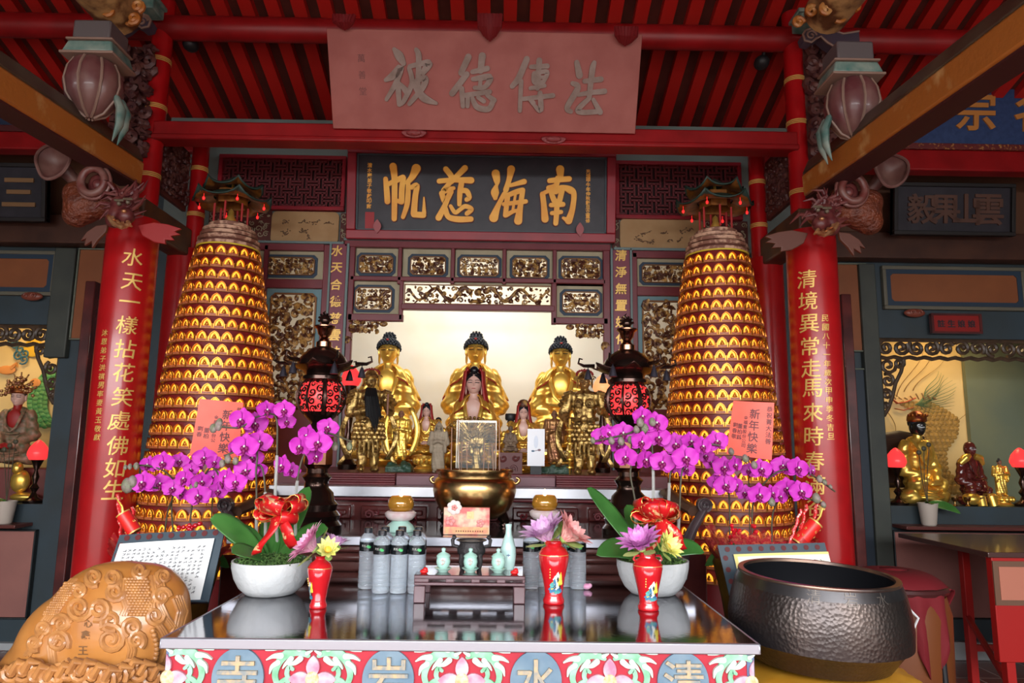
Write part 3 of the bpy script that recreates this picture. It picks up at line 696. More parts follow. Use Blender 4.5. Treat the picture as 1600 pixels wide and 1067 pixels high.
# wall panels of the bays, built as pieces around the niche openings
def bay(side, nx0, ny0, nx1, ny1, innerx):
    a, b, c, d = at2(nx0, ny0, nx1, ny1, YS)
    q = MB(); out = -5 if side < 0 else 5
    if side < 0:
        q.b2((b, YS, 0), (innerx, YS+.08, 4.0)); q.b2((out, YS, d), (b, YS+.08, 4.0)); q.b2((out, YS, 0), (b, YS+.08, c)); q.b2((out, YS, c), (a, YS+.08, d))
    else:
        q.b2((innerx, YS, 0), (a, YS+.08, 4.0)); q.b2((a, YS, d), (out, YS+.08, 4.0)); q.b2((a, YS, 0), (out, YS+.08, c)); q.b2((b, YS, c), (out, YS+.08, d))
    struct(q, 'wall_bay_left' if side < 0 else 'wall_bay_right', mat('bay_blue_grey', (.034, .052, .066), .5, 0, (.03, .04, .045), 3), smooth=False)
    # niche box
    q = MB(); z_, Yn = c, YS+.9
    n0 = 'left' if side < 0 else 'right'
    q.b2((a-.1, Yn, c-.1), (b+.1, Yn+.04, d+.4)); struct(q, 'wall_niche_'+n0, mat('amber_plaster', (.78, .56, .25), .7, 0, (.72, .50, .21), 2), smooth=False)
    q = MB(); q.b2((a-.14, YS+.08, c-.1), (a-.1, Yn, d+.4)); q.b2((b+.1, YS+.08, c-.1), (b+.14, Yn, d+.4)); q.b2((a-.1, YS+.08, d+.36), (b+.1, Yn, d+.4))
    struct(q, 'trim_9%d' % (0 if side < 0 else 1), mat('niche_sage', (.22, .25, .17), .6), smooth=False)
    q = MB(); q.b2((a-.1, YS+.081, c-.12), (b+.1, Yn, c-.002)); o = struct(q, 'trim_9%d' % (2 if side < 0 else 3), mat('niche_sill', (.045, .075, .095), .5), smooth=False)
    light('niche_lamp_'+n0, 'AREA', ((a+b)/2, YS+.35, d+.3), 9, (1, .72, .36), .5, (0, 0, 0))
    return a, b, c, d
LN = bay(-1, -230, 505, 82, 786, px(322, 500, YS).x)
RN = bay(1, 1382, 530, 1720, 792, px(1172, 500, YS).x)
q = MB(); X = px(1509, 640, YS+.88).x; q.b2((X, YS+.10, RN[2]), (X+.02, YS+.85, RN[3]+.36)) if False else q.b2((X, YS+.84, RN[2]), (RN[1]+.1, YS+.885, RN[3]+.36)); struct(q, 'trim_96', mat('niche_sage_wall', (.17, .19, .12), .6, 0, (.13, .16, .12), 2), smooth=False)
for n_, X in (('trim_94', px(405, 500, YB).x-.03), ('trim_95', px(1090, 500, YB).x+.03)):
    pass
def bayparts(side, P):
    for k, (nm, r, m_, lab, d0, d1) in enumerate(P):
        q = MB(); slab(q, *r, YS, d0, d1); tag(q.build(nm, m_, bevel=.006), lab, nm.split('_')[-1])
brownw = mat('brown_painted_wood', (.17, .055, .02), .5, 0, (.09, .028, .014), 6)
orangep = mat('faded_orange_paint', (.24, .075, .025), .5, 0, (.20, .06, .02), 4)
pinkwall = mat('dusty_pink_wall', (.30, .12, .10), .6, 0, (.25, .10, .085), 3)
darkrec = mat('dark_recess', (.02, .03, .045), .5)
def framed(name, r, board, ringm, fm, label, cat='panel', wr=.035, wf=.03, Y=None, ringw=None):
    Y = Y or YS; a, b, c, d = at2(*r, Y); t = thing(name, ((a+b)/2, Y, c), label, cat); w_, h_ = (b-a)/2, d-c
    q = MB(); q.b2((-w_, -.03, 0), (w_, -.001, h_)); q.build('board', board, t, bevel=.002)
    if ringm:
        q = MB(); ringprism(q, octo(-w_, w_, 0, h_, .004), octo(-w_+wr, w_-wr, wr, h_-wr, .02), -.036, -.03); q.build('painted_border', ringm, t, smooth=False)
    q = MB()
    for s in ((-w_-wf, -wf, w_+wf, 0), (-w_-wf, h_, w_+wf, h_+wf), (-w_-wf, 0, -w_, h_), (w_, 0, w_+wf, h_)): q.b2((s[0], -.045, s[1]), (s[2], -.001, s[3]))
    q.build('frame', fm, t, bevel=.006)
    return t
framed('framed_painting', (-150, 398, 86, 456), orangep, bluering, mat('olive_frame', (.12, .11, .08), .5), 'faded orange painted panel above the left side altar niche')
framed('framed_painting', (1382, 424, 1592, 480), orangep, bluering, mat('olive_frame', (.12, .11, .08), .5), 'faded orange painted panel above the right side altar niche')
framed('framed_painting', (122, 392, 166, 530), orangep, None, edgegreen, 'tall narrow brown panel left of the left inscribed column', wf=.012)
framed('framed_painting', (1300, 415, 1352, 548), orangep, None, edgegreen, 'tall narrow brown panel right of the right inscribed column', wf=.012)
framed('recessed_bay', (106, 566, 180, 1000), darkrec, None, edgegreen, 'tall dark blue recessed panel behind the left inscribed column', wf=.012)
framed('recessed_bay', (1262, 578, 1362, 900), darkrec, None, edgegreen, 'tall dark blue recessed panel beside the right side altar', wf=.012)
framed('pink_dado', (-160, 828, 52, 962), pinkwall, None, mat('black_trim', (.015, .018, .02), .5), 'dusty pink panel below the left side altar niche', wf=.012)
framed('pink_dado', (1398, 832, 1700, 964), pinkwall, None, mat('black_trim', (.015, .018, .02), .5), 'dusty pink panel below the right side altar niche behind the red table', wf=.012)
q = MB(); a, b, c, d = at2(1300, 1003, 1690, 1015, YS); q.b2((a, YS-.05, 0), (5, YS, px(1450, 1000, YS).z)); struct(q, 'baseboard_right', mat('pale_base', (.34, .35, .36), .6), bevel=.004)
q = MB(); q.b2((-5, YS-.05, 0), (px(60, 1000, YS).x, YS, .05)); struct(q, 'baseboard_left', mat('pale_base', (.34, .35, .36), .6), bevel=.004)
# posts & beams of the bays
def solid(name, r, Y, d0, d1, m_, lab, cat, bev=.008):
    q = MB(); slab(q, *r, Y, d0, d1); return tag(q.build(name, m_, bevel=bev), lab, cat)
postm = mat('dark_olive_post', (.055, .06, .05), .5, 0, (.04, .045, .04), 5)
solid('niche_post', (84, 390, 117, 560), YS, 0, .06, postm, 'dark olive post between left niche and the narrow brown panel', 'post')
solid('niche_post', (1352, 415, 1378, 930), YS, 0, .06, postm, 'dark olive post on the left edge of the right side altar niche', 'post')
brb = mat('weathered_brown_beam', (.075, .028, .016), .5, 0, (.045, .016, .01), 5)
solid('cross_beam', (-150, 342, 215, 386), YS-.02, 0, .14, brb, 'weathered brown beam above the left side altar panels', 'beam')
solid('cross_beam', (1262, 372, 1720, 412), YS-.02, 0, .14, brb, 'weathered brown beam above the right side altar panels', 'beam')
solid('upper_board', (-150, 232, 245, 341), YS, 0, .03, mat('upper_board_brown', (.11, .045, .022), .6), 'brown board wall behind the dark three-character board on the left', 'board')
solid('upper_board', (1232, 250, 1720, 371), YS, 0, .03, mat('upper_board_brown', (.11, .045, .022), .6), 'brown board wall behind the dark board on the right', 'board')
# leaning dark boards beside inscribed columns
for x0, x1, yt, lab in ((140, 128, 440, 'left'), (1316, 1336, 460, 'right')):
    P0 = px(x0+4, yt, 4.9); P1 = px(x1 if x1 < 500 else x1+8, 900, 4.9); q = MB()
    q.b2((P0.x-.035, 4.88, 0), (P0.x+.035, 4.95, P0.z)); tag(q.build('dark_upright_board', darkwood, bevel=.006), 'slim dark wooden door edge standing just behind the %s inscribed column' % lab, 'board')
# fretwork around niches
for (a, b, c, d), lab in ((LN, 'left'), (RN, 'right')):
    t = thing('niche_fretwork', ((a+b)/2, YS+.02, d), 'dark scroll fretwork fringe along the top and sides of the %s side altar niche' % lab, 'fretwork')
    q = MB(); w_ = (b-a)/2; rd = random.Random(4); n = 14
    for i in range(n):
        X = -w_+(i+.5)*2*w_/n
        q.tube(spiral((X, -.075), .062, 1.5, rd.uniform(0, 6), (-1)**i, 16), .016, 6)
        q.tube([(X-w_/n, 0, -.015), (X+w_/n, 0, -.015)], .016, 6); q.tube([(X-w_/n, 0, -.15), (X, 0, -.165), (X+w_/n, 0, -.15)], .017, 6)
    for s in (-1, 1):
        for j, (dx, dz, r_) in enumerate(((.07, -.22, .065), (.16, -.2, .045), (.06, -.34, .055), (.045, -.45, .045), (.03, -.54, .03))):
            q.tube(spiral((s*(w_-dx), dz), r_, 1.4, j, s, 14), .014, 6)
        q.tube([(s*(w_-.2), 0, -.17), (s*(w_-.17), 0, -.27), (s*(w_-.12), 0, -.36), (s*(w_-.09), 0, -.46), (s*(w_-.05), 0, -.56), (s*(w_-.01), 0, -.62)], .014, 6)
        q.tube([(s*(w_-.005), 0, 0), (s*(w_-.005), 0, -.62)], .014, 6)
    q.build('scrolls', mat('fret_dark', (.05, .032, .02), .4, 0, (.085, .05, .03), 20), t)
for x, y, lab in ((50, 463, 'left'), (1429, 489, 'right')):
    P = px(x, y, YS-.05); q = MB(); q.ell((0, 0, 0), (.085, .03, .035), 18, 8); q.tube(spiral((-.03, 0), .022, 1.3, y=-.03), .006, 6); q.tube(spiral((.03, 0), .022, 1.3, PI, -1, y=-.03), .006, 6)
    tag(q.build('carved_boss', mat('red_brown_boss', (.20, .05, .03), .4), loc=P), 'small red-brown carved beam boss above the %s niche' % lab, 'carving')
t = thing('red_sign', px(1493, 506, YS-.06), 'small dark red name sign over the right side altar niche', 'sign')
q = MB(); q.box((0, 0, 0), (.365, .02, .13)); q.build('board', mat('sign_red', (.24, .012, .01), .4), t)
q = MB(); ringprism(q, [(-.2, -.08), (.2, -.08), (.2, .08), (-.2, .08)], [(-.182, -.064), (.182, -.064), (.182, .064), (-.182, .064)], -.02, .012); q.build('frame', darkwood, t)
q = MB()
for i, ch in enumerate('註生娘娘'): put(q, ch, plane_fn((-.12+i*.08, -.01, 0), (1, 0, 0), (0, 0, 1), (0, -1, 0)), .06, .02, th=.003)
q.build('lettering', ink, t)
# hanging boards
def board(name, r, Y, tilt, label, bm, fm, txt, tm, size, gaps, fwid=.03, off=.02, dz=0, dx0=None):
    a, b, c, d = at2(*r, Y); w_, h_ = (b-a)/2, d-c; t = thing(name, ((a+b)/2, Y, c), label, 'plaque'); M = Matrix.Rotation(math.radians(tilt), 4, 'X')
    q = MB(); q.b2((-w_, 0, 0), (w_, .04, h_), M); q.build('board', bm, t)
    q = MB()
    for s in ((-w_, 0, w_, fwid), (-w_, h_-fwid, w_, h_), (-w_, fwid, -w_+fwid, h_-fwid), (w_-fwid, fwid, w_, h_-fwid)): q.b2((s[0], -.025, s[1]), (s[2], .04, s[3]), M)
    q.build('frame', fm, t, bevel=.004)
    q = MB()
    for ch, X in zip(txt, gaps): put(q, ch, lambda u, v, h: M @ V((u+X*w_, -h-.001, v+h_*.5+dz)), size, off, th=.012)
    q.build('lettering', tm, t); return t, M, w_, h_
board('dark_name_board', (1392, 290, 1580, 368), 5.2, 8, 'dark unlit board with dim brown characters 雲山果毅 above the right side altar', blackp, mat('near_black_frame', (.015, .012, .012), .5), '毅果山雲', mat('dark_brown_letters', (.10, .045, .03), .5), .24, (-.52, -.14, .2, .56), .03)  # black board with its lettering in dark brown
board('dark_name_board', (-190, 258, 78, 345), 5.2, 8, 'dark unlit board with muted gold strokes at the left edge of the frame', blackp, mat('near_black_frame', (.015, .012, .012), .5), '德果三', mat('muted_gold_letters', (.22, .12, .05), .5), .25, (-.5, .1, .68), .03, dx0=0)
t, M, w_, h_ = board('blue_name_board', (1398, 120, 1720, 236), 4.9, 9, 'deep blue board with orange-gold running characters at the upper right', mat('deep_blue_board', (.018, .04, .12), .5, 0, (.03, .06, .16), 30), mat('red_gold_frame', (.12, .012, .012), .5, 0, (.5, .25, .06), 55, ramp=(.55, .7)), '宗名宏', mat('ochre_letters', (.50, .20, .04), .5), .30, (-.26, .28, .8), .045)
t, M, w_, h_ = board('blue_name_board', (-170, 62, 74, 205), 4.9, 9, 'dark blue board with small gold characters at the upper left corner', mat('deep_blue_dim', (.012, .025, .06), .5), mat('dark_red_frame', (.07, .008, .008), .5), '生佛字', mat('ochre_letters', (.50, .20, .04), .5), .16, (.0, .45, .78), .045)  # darker blue and red paint than the board at the upper right
# ================= STATUES =================
def G(x, m_, s): return math.exp(-((x-m_)/s)**2)
def headmesh(mb, c, h, w_=.72, d_=.82, fat=1.):
    """sculpted head, height h, facing -y"""
    c = V(c); nu, nv = 36, 26
    def f(u, v):
        a = 2*PI*u; p = -PI/2+PI*v; cp = max(0, math.cos(p))**.78; x = cp*math.sin(a); y = -cp*math.cos(a); z = math.sin(p)
        X = x*w_/2*.95*(1-.27*max(0, -z)**1.4)*fat; Y = y*d_/2; Z = z/2
        if y < 0:
            k = min(1, -y*1.6)
            Y -= k*(.075*G(x, 0, .13)*G(z, -.12, .16)+.045*G(x, 0, .09)*G(z, .05, .2)+.03*G(x, 0, .28)*G(z, -.46, .07)+.022*G(x, 0, .25)*G(z, -.56, .05)+.03*G(x, 0, .3)*G(z, -.78, .14))
            Y += k*(.045*(G(x, .36, .2)+G(x, -.36, .2))*G(z, .06, .1)); Y -= k*.03*(G(x, .37, .16)+G(x, -.37, .16))*G(z, .03, .055)
            Y -= k*.02*(G(x, .42, .25)+G(x, -.42, .25))*G(z, .22, .06); Y += k*.03*G(x, 0, .22)*G(z, -.38, .03)
        return c+V((X, Y, Z))*h
    mb.grid(nu, nv, f)
    for s in (-1, 1): mb.ell(c+V((s*w_*.5*h*1.0, .03*h, -.02*h)), (.05*h, .085*h, .19*h), 10, 8)
def facelines(mb, c, h, brow=True, eye=.0105, w_=.72):
    c = V(c)
    for s in (-1, 1):
        mb.tube([c+V((s*(.07+.045*i)*h*w_/.72, (-.415+.012*i*i*.6)*h, (.022-.008*math.sin(i/4*PI))*h)) for i in range(5)], eye*h*1.6, 5)
        if brow: mb.tube([c+V((s*(.06+.05*i)*h*w_/.72, (-.425+.013*i*i*.6)*h, (.105+.02*math.sin(i/4*PI))*h)) for i in range(5)], eye*h*1.2, 5)
def lipsm(mb, c, h):
    c = V(c); mb.tube([c+V((x*h, (-.395+abs(x)*.25)*h, -.235*h)) for x in (-.09, -.045, 0, .045, .09)], [.008*h, .018*h, .02*h, .018*h, .008*h], 6)
def capsule(mb, a, b, ra, rb, n=7):
    a, b = V(a), V(b)
    for i in range(n+1):
        t = i/n; r = ra+(rb-ra)*t; mb.ell(a+(b-a)*t, r, 12, 8)
def folds(k1, k2, amp, H):
    def d(co, n):
        x, y, z = co/H
        q = abs(x)
        return amp*H*(math.sin(k1*1.7*(z+2.2*x*x-.5*q)+1.2*math.sin(9*y))*.75+math.sin(k2*(.8*q+.25*z))*.35)
    return d
def pleats(amp, H):
    return lambda co, n: amp*H*(math.sin(85*co.x/H+9*co.z/H+4*math.sin(4*co.z/H)+(2 if co.y > 0 else 0))*.7+math.sin(30*(co.z/H)+14*abs(co.x/H))*.3)
def seated(t, H, robe, skin, hair, style='buddha', chest=None, lining=None, feature=ink, lips=None, sx=1., fat=1., curls=True, mesh_store=None):
    chest = chest or skin
    m = MB(); E = m.ell
    def P(x, y, z): return V((x*H*sx, y*H, z*H))
    E(P(0, .0, .10), (.24*H*sx, .19*H, .09*H)); E(P(.19, -.05, .09), (.125*H*sx, .13*H, .085*H)); E(P(-.19, -.05, .09), (.125*H*sx, .13*H, .085*H))
    E(P(0, -.16, .09), (.16*H*sx, .07*H, .05*H))
    for i in range(7):
        q = i/6; E(P(0, .02, .16+.48*q), ((.15-.015*q+.035*math.sin(q*PI*.9))*H*sx*fat, (.12-.02*q)*H*fat, .09*H), 16, 10)
    E(P(0, .02, .655), (.165*H*sx, .08*H, .06*H)); E(P(0, .03, .69), (.085*H, .06*H, .05*H))
    for s in (-1, 1):
        capsule(m, P(s*.145, .01, .64), P(s*.195, -.01, .40), .062*H, .078*H); capsule(m, P(s*.205, -.01, .38), P(s*.07, -.17, .25), .085*H, .05*H)
        E(P(s*.17, -.12, .22), (.07*H, .09*H, .08*H))
    blob(m, 'robe', robe, t, .0145*H, 3, folds(38, 46, .007, H))
    # chest, neck, hands
    m = MB(); m.ell(P(0, -.085, .575), (.088*H, .03*H, .115*H), 20, 12); m.lathe([(.075*H, .65*H), (.052*H, .69*H), (.047*H, .73*H), (.05*H, .80*H)], 16, (0, -.025*H, 0)); m.build('chest', chest, t)
    m = MB()
    for s in (-1, 1):
        m.ell(P(s*.035, -.215, .225), (.045*H, .035*H, .02*H))
        for k in range(4): m.tube([P(s*.06, -.225, .225+k*.004), P(s*.0, -.245-.003*k, .222+.013*k), P(-s*.04, -.238, .223+.012*k)], .0095*H, 6)
    for s in (-1, 1): m.tube([P(s*.015, -.23, .24), P(s*.01, -.245, .275)], .01*H, 6)
    m.build('hands', chest, t)
    hc = P(0, -.01, .842); hh = .222*H; hc.y -= .02*H
    m = MB(); headmesh(m, hc, hh, .75); m.build('head', skin, t)
    if style in ('buddha', 'pink'):
        m = MB()
        for s in (-1, 1): m.ell(hc+V((s*.355*hh, .02*hh, -.30*hh)), (.05*hh, .07*hh, .2*hh), 8, 8)
        m.build('earlobes', skin, t)
    m = MB(); facelines(m, hc, hh); m.build('eye_lines', feature, t)
    m = MB(); lipsm(m, hc, hh); m.build('lips', lips or skin, t)
    # hair
    m = MB()
    if style == 'buddha':
        m.grid(28, 10, lambda u, v: hc+V((math.sin(2*PI*u)*math.cos(v*PI/2)*.43*hh, (-math.cos(2*PI*u)*.46*math.cos(v*PI/2)+.035)*hh, (.24+.24*(1-math.cos(2*PI*u))*-.5*(1-v)+.30*math.sin(v*PI/2))*hh)))
        m.ell(hc+V((0, .06*hh, .52*hh)), (.22*hh, .22*hh, .2*hh)); m.ell(hc+V((0, .15*hh, .1*hh)), (.4*hh, .36*hh, .42*hh))
        rd = random.Random(1)
        for ring in range(7):
            p = ring/6*PI/2*.98; n_ = max(1, int(22*math.cos(p)))
            for i in range(n_):
                a = 2*PI*(i+.5*(ring % 2))/n_; zz = (.26+.26*(1-math.cos(a))*-.5*(1-ring/6)+.28*math.sin(p))*hh
                m.ell(hc+V((math.sin(a)*math.cos(p)*.44*hh, (-math.cos(a)*.47*math.cos(p)+.035)*hh, zz)), .055*hh, 7, 5)
        for ring in range(4):
            p = ring/3.2*PI/2; n_ = max(1, int(11*math.cos(p)))
            for i in range(n_):
                a = 2*PI*(i+.5*(ring % 2))/n_; m.ell(hc+V((math.sin(a)*math.cos(p)*.23*hh, (-math.cos(a)*.23*math.cos(p)+.06)*hh, (.56+.2*math.sin(p))*hh)), .05*hh, 7, 5)
        m.build('hair', hair, t)
        m = MB(); m.ell(hc+V((0, -.40*hh, .42*hh)), (.055*hh, .04*hh, .04*hh)); m.build('red_jewel', robered, t)
    elif style == 'pink':
        m.ell(hc+V((0, .06*hh, .2*hh)), (.37*hh, .41*hh, .37*hh)); m.ell(hc+V((0, .05*hh, .6*hh)), (.2*hh, .2*hh, .2*hh))
        for s in (-1, 1): m.tube([hc+V((s*.05*hh, -.33*hh, .38*hh)), hc+V((s*.25*hh, -.3*hh, .25*hh)), hc+V((s*.36*hh, -.12*hh, .05*hh))], .06*hh, 8)
        m.build('hair', hair, t)
        m = MB()
        m.grid(20, 12, lambda u, v: hc+V((math.sin(PI*(u-.5)*1.5)*(.46+.22*(1-v)**2)*hh*(1 if v < .85 else .8), (math.cos(PI*(u-.5)*1.5)*.42+.04)*hh*.95, (-.85+1.65*v-.1*(v > .9))*hh)))
        m.build('veil', lining or robered, t, thick=.012*H)
    elif style == 'crown':
        m.ell(hc+V((0, .06*hh, .2*hh)), (.38*hh, .41*hh, .38*hh)); m.build('hair', hair, t)
        m = MB(); m.lathe([(.40*hh, .22*hh), (.46*hh, .3*hh), (.44*hh, .5*hh), (.36*hh, .62*hh), (.2*hh, .75*hh), (0, .8*hh)], 20, hc)
        for i in range(9):
            a = PI*(i/8)+PI; m.ell(hc+V((.46*hh*math.cos(a), .46*hh*math.sin(a), .55*hh)), .07*hh, 8, 6)
        m.build('crown', mat('crown_gilt', (.45, .16, .03), .35, .8, (.20, .03, .02), 30), t)
    elif style == 'cap':
        m.ell(hc+V((0, .05*hh, .22*hh)), (.37*hh, .4*hh, .36*hh)); m.build('hair', hair, t)
    # cape over the shoulders with pointed ends
    if style in ('buddha', 'pink'):
        def cape(u, v):
            a = (u-.5)*2; s = 1 if a > 0 else -1; q = abs(a)       # q 0 back .. 1 front edge
            ang = PI/2-a*PI*.86
            top = V((math.cos(ang)*.07, math.sin(ang)*.065+.01, .735))
            wd = .225+.012*math.sin(a*30)*v
            bot = V((math.cos(ang)*wd, math.sin(ang)*.125+.0, .50+.14*max(0, q-.62)*2.2-.05*G(q, .52, .1)))
            p = top.lerp(bot, v); bul = math.sin(v*PI)*.028; p += V((math.cos(ang)*bul, math.sin(ang)*bul*.6, bul*.55))
            p += V((s*.055*G(q, .5, .10)*v**2, 0, -.02*G(q, .5, .1)*v**3))+V((0, -1, 0))*.006*math.sin(a*46)*v
            return V((p.x*H*sx, p.y*H, p.z*H))
        m = MB(); m.grid(72, 12, cape); m.build('cape', robe, t, thick=.012*H)
        m = MB(); m.tube([cape(i/60, 1.0)+V((0, 0, -.004*H)) for i in range(61)], .006*H, 6); m.build('cape_lining', lining or robered, t)
        # lapels
    m = MB()
    for s in (-1, 1):
        m.tube([P(s*.07, .03, .715), P(s*.098, -.075, .66), P(s*.088, -.125, .58), P(s*.06, -.145, .47), P(s*.0, -.155, .41)], [.016*H, .02*H, .019*H, .017*H, .01*H], 8, flat=.7)
    m.tube([P(-.1, -.13, .40), P(0, -.155, .385), P(.1, -.13, .40)], .014*H, 8)
    for k in range(4):
        m.tube([P(-.17+.02*k, -.14-.012*k, .17-.03*k), P(0, -.22-.008*k, .145-.03*k), P(.17-.02*k, -.14-.012*k, .17-.03*k)], .012*H, 6)
    m.build('robe_edges', robe, t)
    return t
def lotusbase(t, r, h, m1, z=0., n=14):
    m = MB(); m.lathe([(r*.85, 0), (r*.9, h*.15), (r*.65, h*.35), (r*.65, h*.5), (r*.95, h*.85), (r*.9, h)], 28, (0, 0, z))
    for k in range(n):
        a = 2*PI*k/n; m.ell((r*.85*math.cos(a), r*.85*math.sin(a), z+h*.7), (r*.2, r*.2, h*.28), 8, 6)
    m.build('lotus_base', m1, t)
ZST = z3
def spot(x, Y): return V((px(x, 735, Y).x, Y, ZST))
YBD = 5.2
def buddha(x, ytop, label):
    p = spot(x, YBD); H = px(x, ytop, YBD).z-ZST
    # top of hair is at .865+.76*.165 = .99
    t = thing('seated_buddha', p, label, 'statue', 'three large gilded buddhas')
    t.rotation_euler = (0, 0, 0); k = .12
    lotusbase(t, .30*H, k*H, gold)
    return t, H, k
t0, H0, k0 = buddha(740, 521, 'middle large gilded seated buddha with dark blue curled hair, behind the pink-faced figure')
b0 = []
def mk_buddha(t, H, k):
    tt = bpy.data.objects.new('tmp', None); COL.objects.link(tt)
    seated(tt, H*(1-k), gold, gold, hairb, 'buddha', lining=robered, feature=mat('eye_dark_gold', (.06, .03, .01), .5), lips=gold)
    for ch in list(tt.children) if tt.children else []: pass
    for ch in [o for o in COL.objects if o.parent == tt]: ch.parent = t; ch.location = (0, 0, k*H)
    bpy.data.objects.remove(tt)
mk_buddha(t0, H0, k0)
dup(t0, spot(601, YBD), 'left large gilded seated buddha with dark blue curled hair, behind the bearded guardian', rz=.0, sc=.985)
dup(t0, spot(875, YBD), 'right large gilded seated buddha with dark blue curled hair, behind the armoured guardian', rz=.0, sc=.975)
# pink faced figure before the middle buddha
Yg = 4.62; p = spot(738, Yg); H = px(738, 572, Yg).z-ZST
t = thing('seated_goddess', p, 'pink-faced gilded seated goddess with black topknot and red veil, in front of the middle buddha', 'statue')
seated(t, H*.98, gold, skinp, mat('glossy_black_hair', (.01, .01, .012), .2), 'pink', chest=skinp, lips=mat('lip_red', (.35, .04, .04), .4), sx=.9)
# pendant + arms cluster below: many-armed gilt detail
m = MB()
for k in range(22):
    a = -PI*.15-PI*.7*(k/21)*1.0; a = PI*(k/21)
    for r_ in (.20, .27): m.tube([V((0, -.2*H, .28*H)), V((math.cos(a)*r_*.6*H, -.24*H, .28*H+math.sin(a)*r_*.5*H)), V((math.cos(a)*r_*H, -.23*H, .26*H+math.sin(a)*r_*.8*H))], [.012*H, .014*H, .008*H], 6); m.ell(V((math.cos(a)*r_*H, -.23*H, .27*H+math.sin(a)*r_*.8*H)), .016*H, 8, 6)
m.build('offering_arms', oldgold, t)

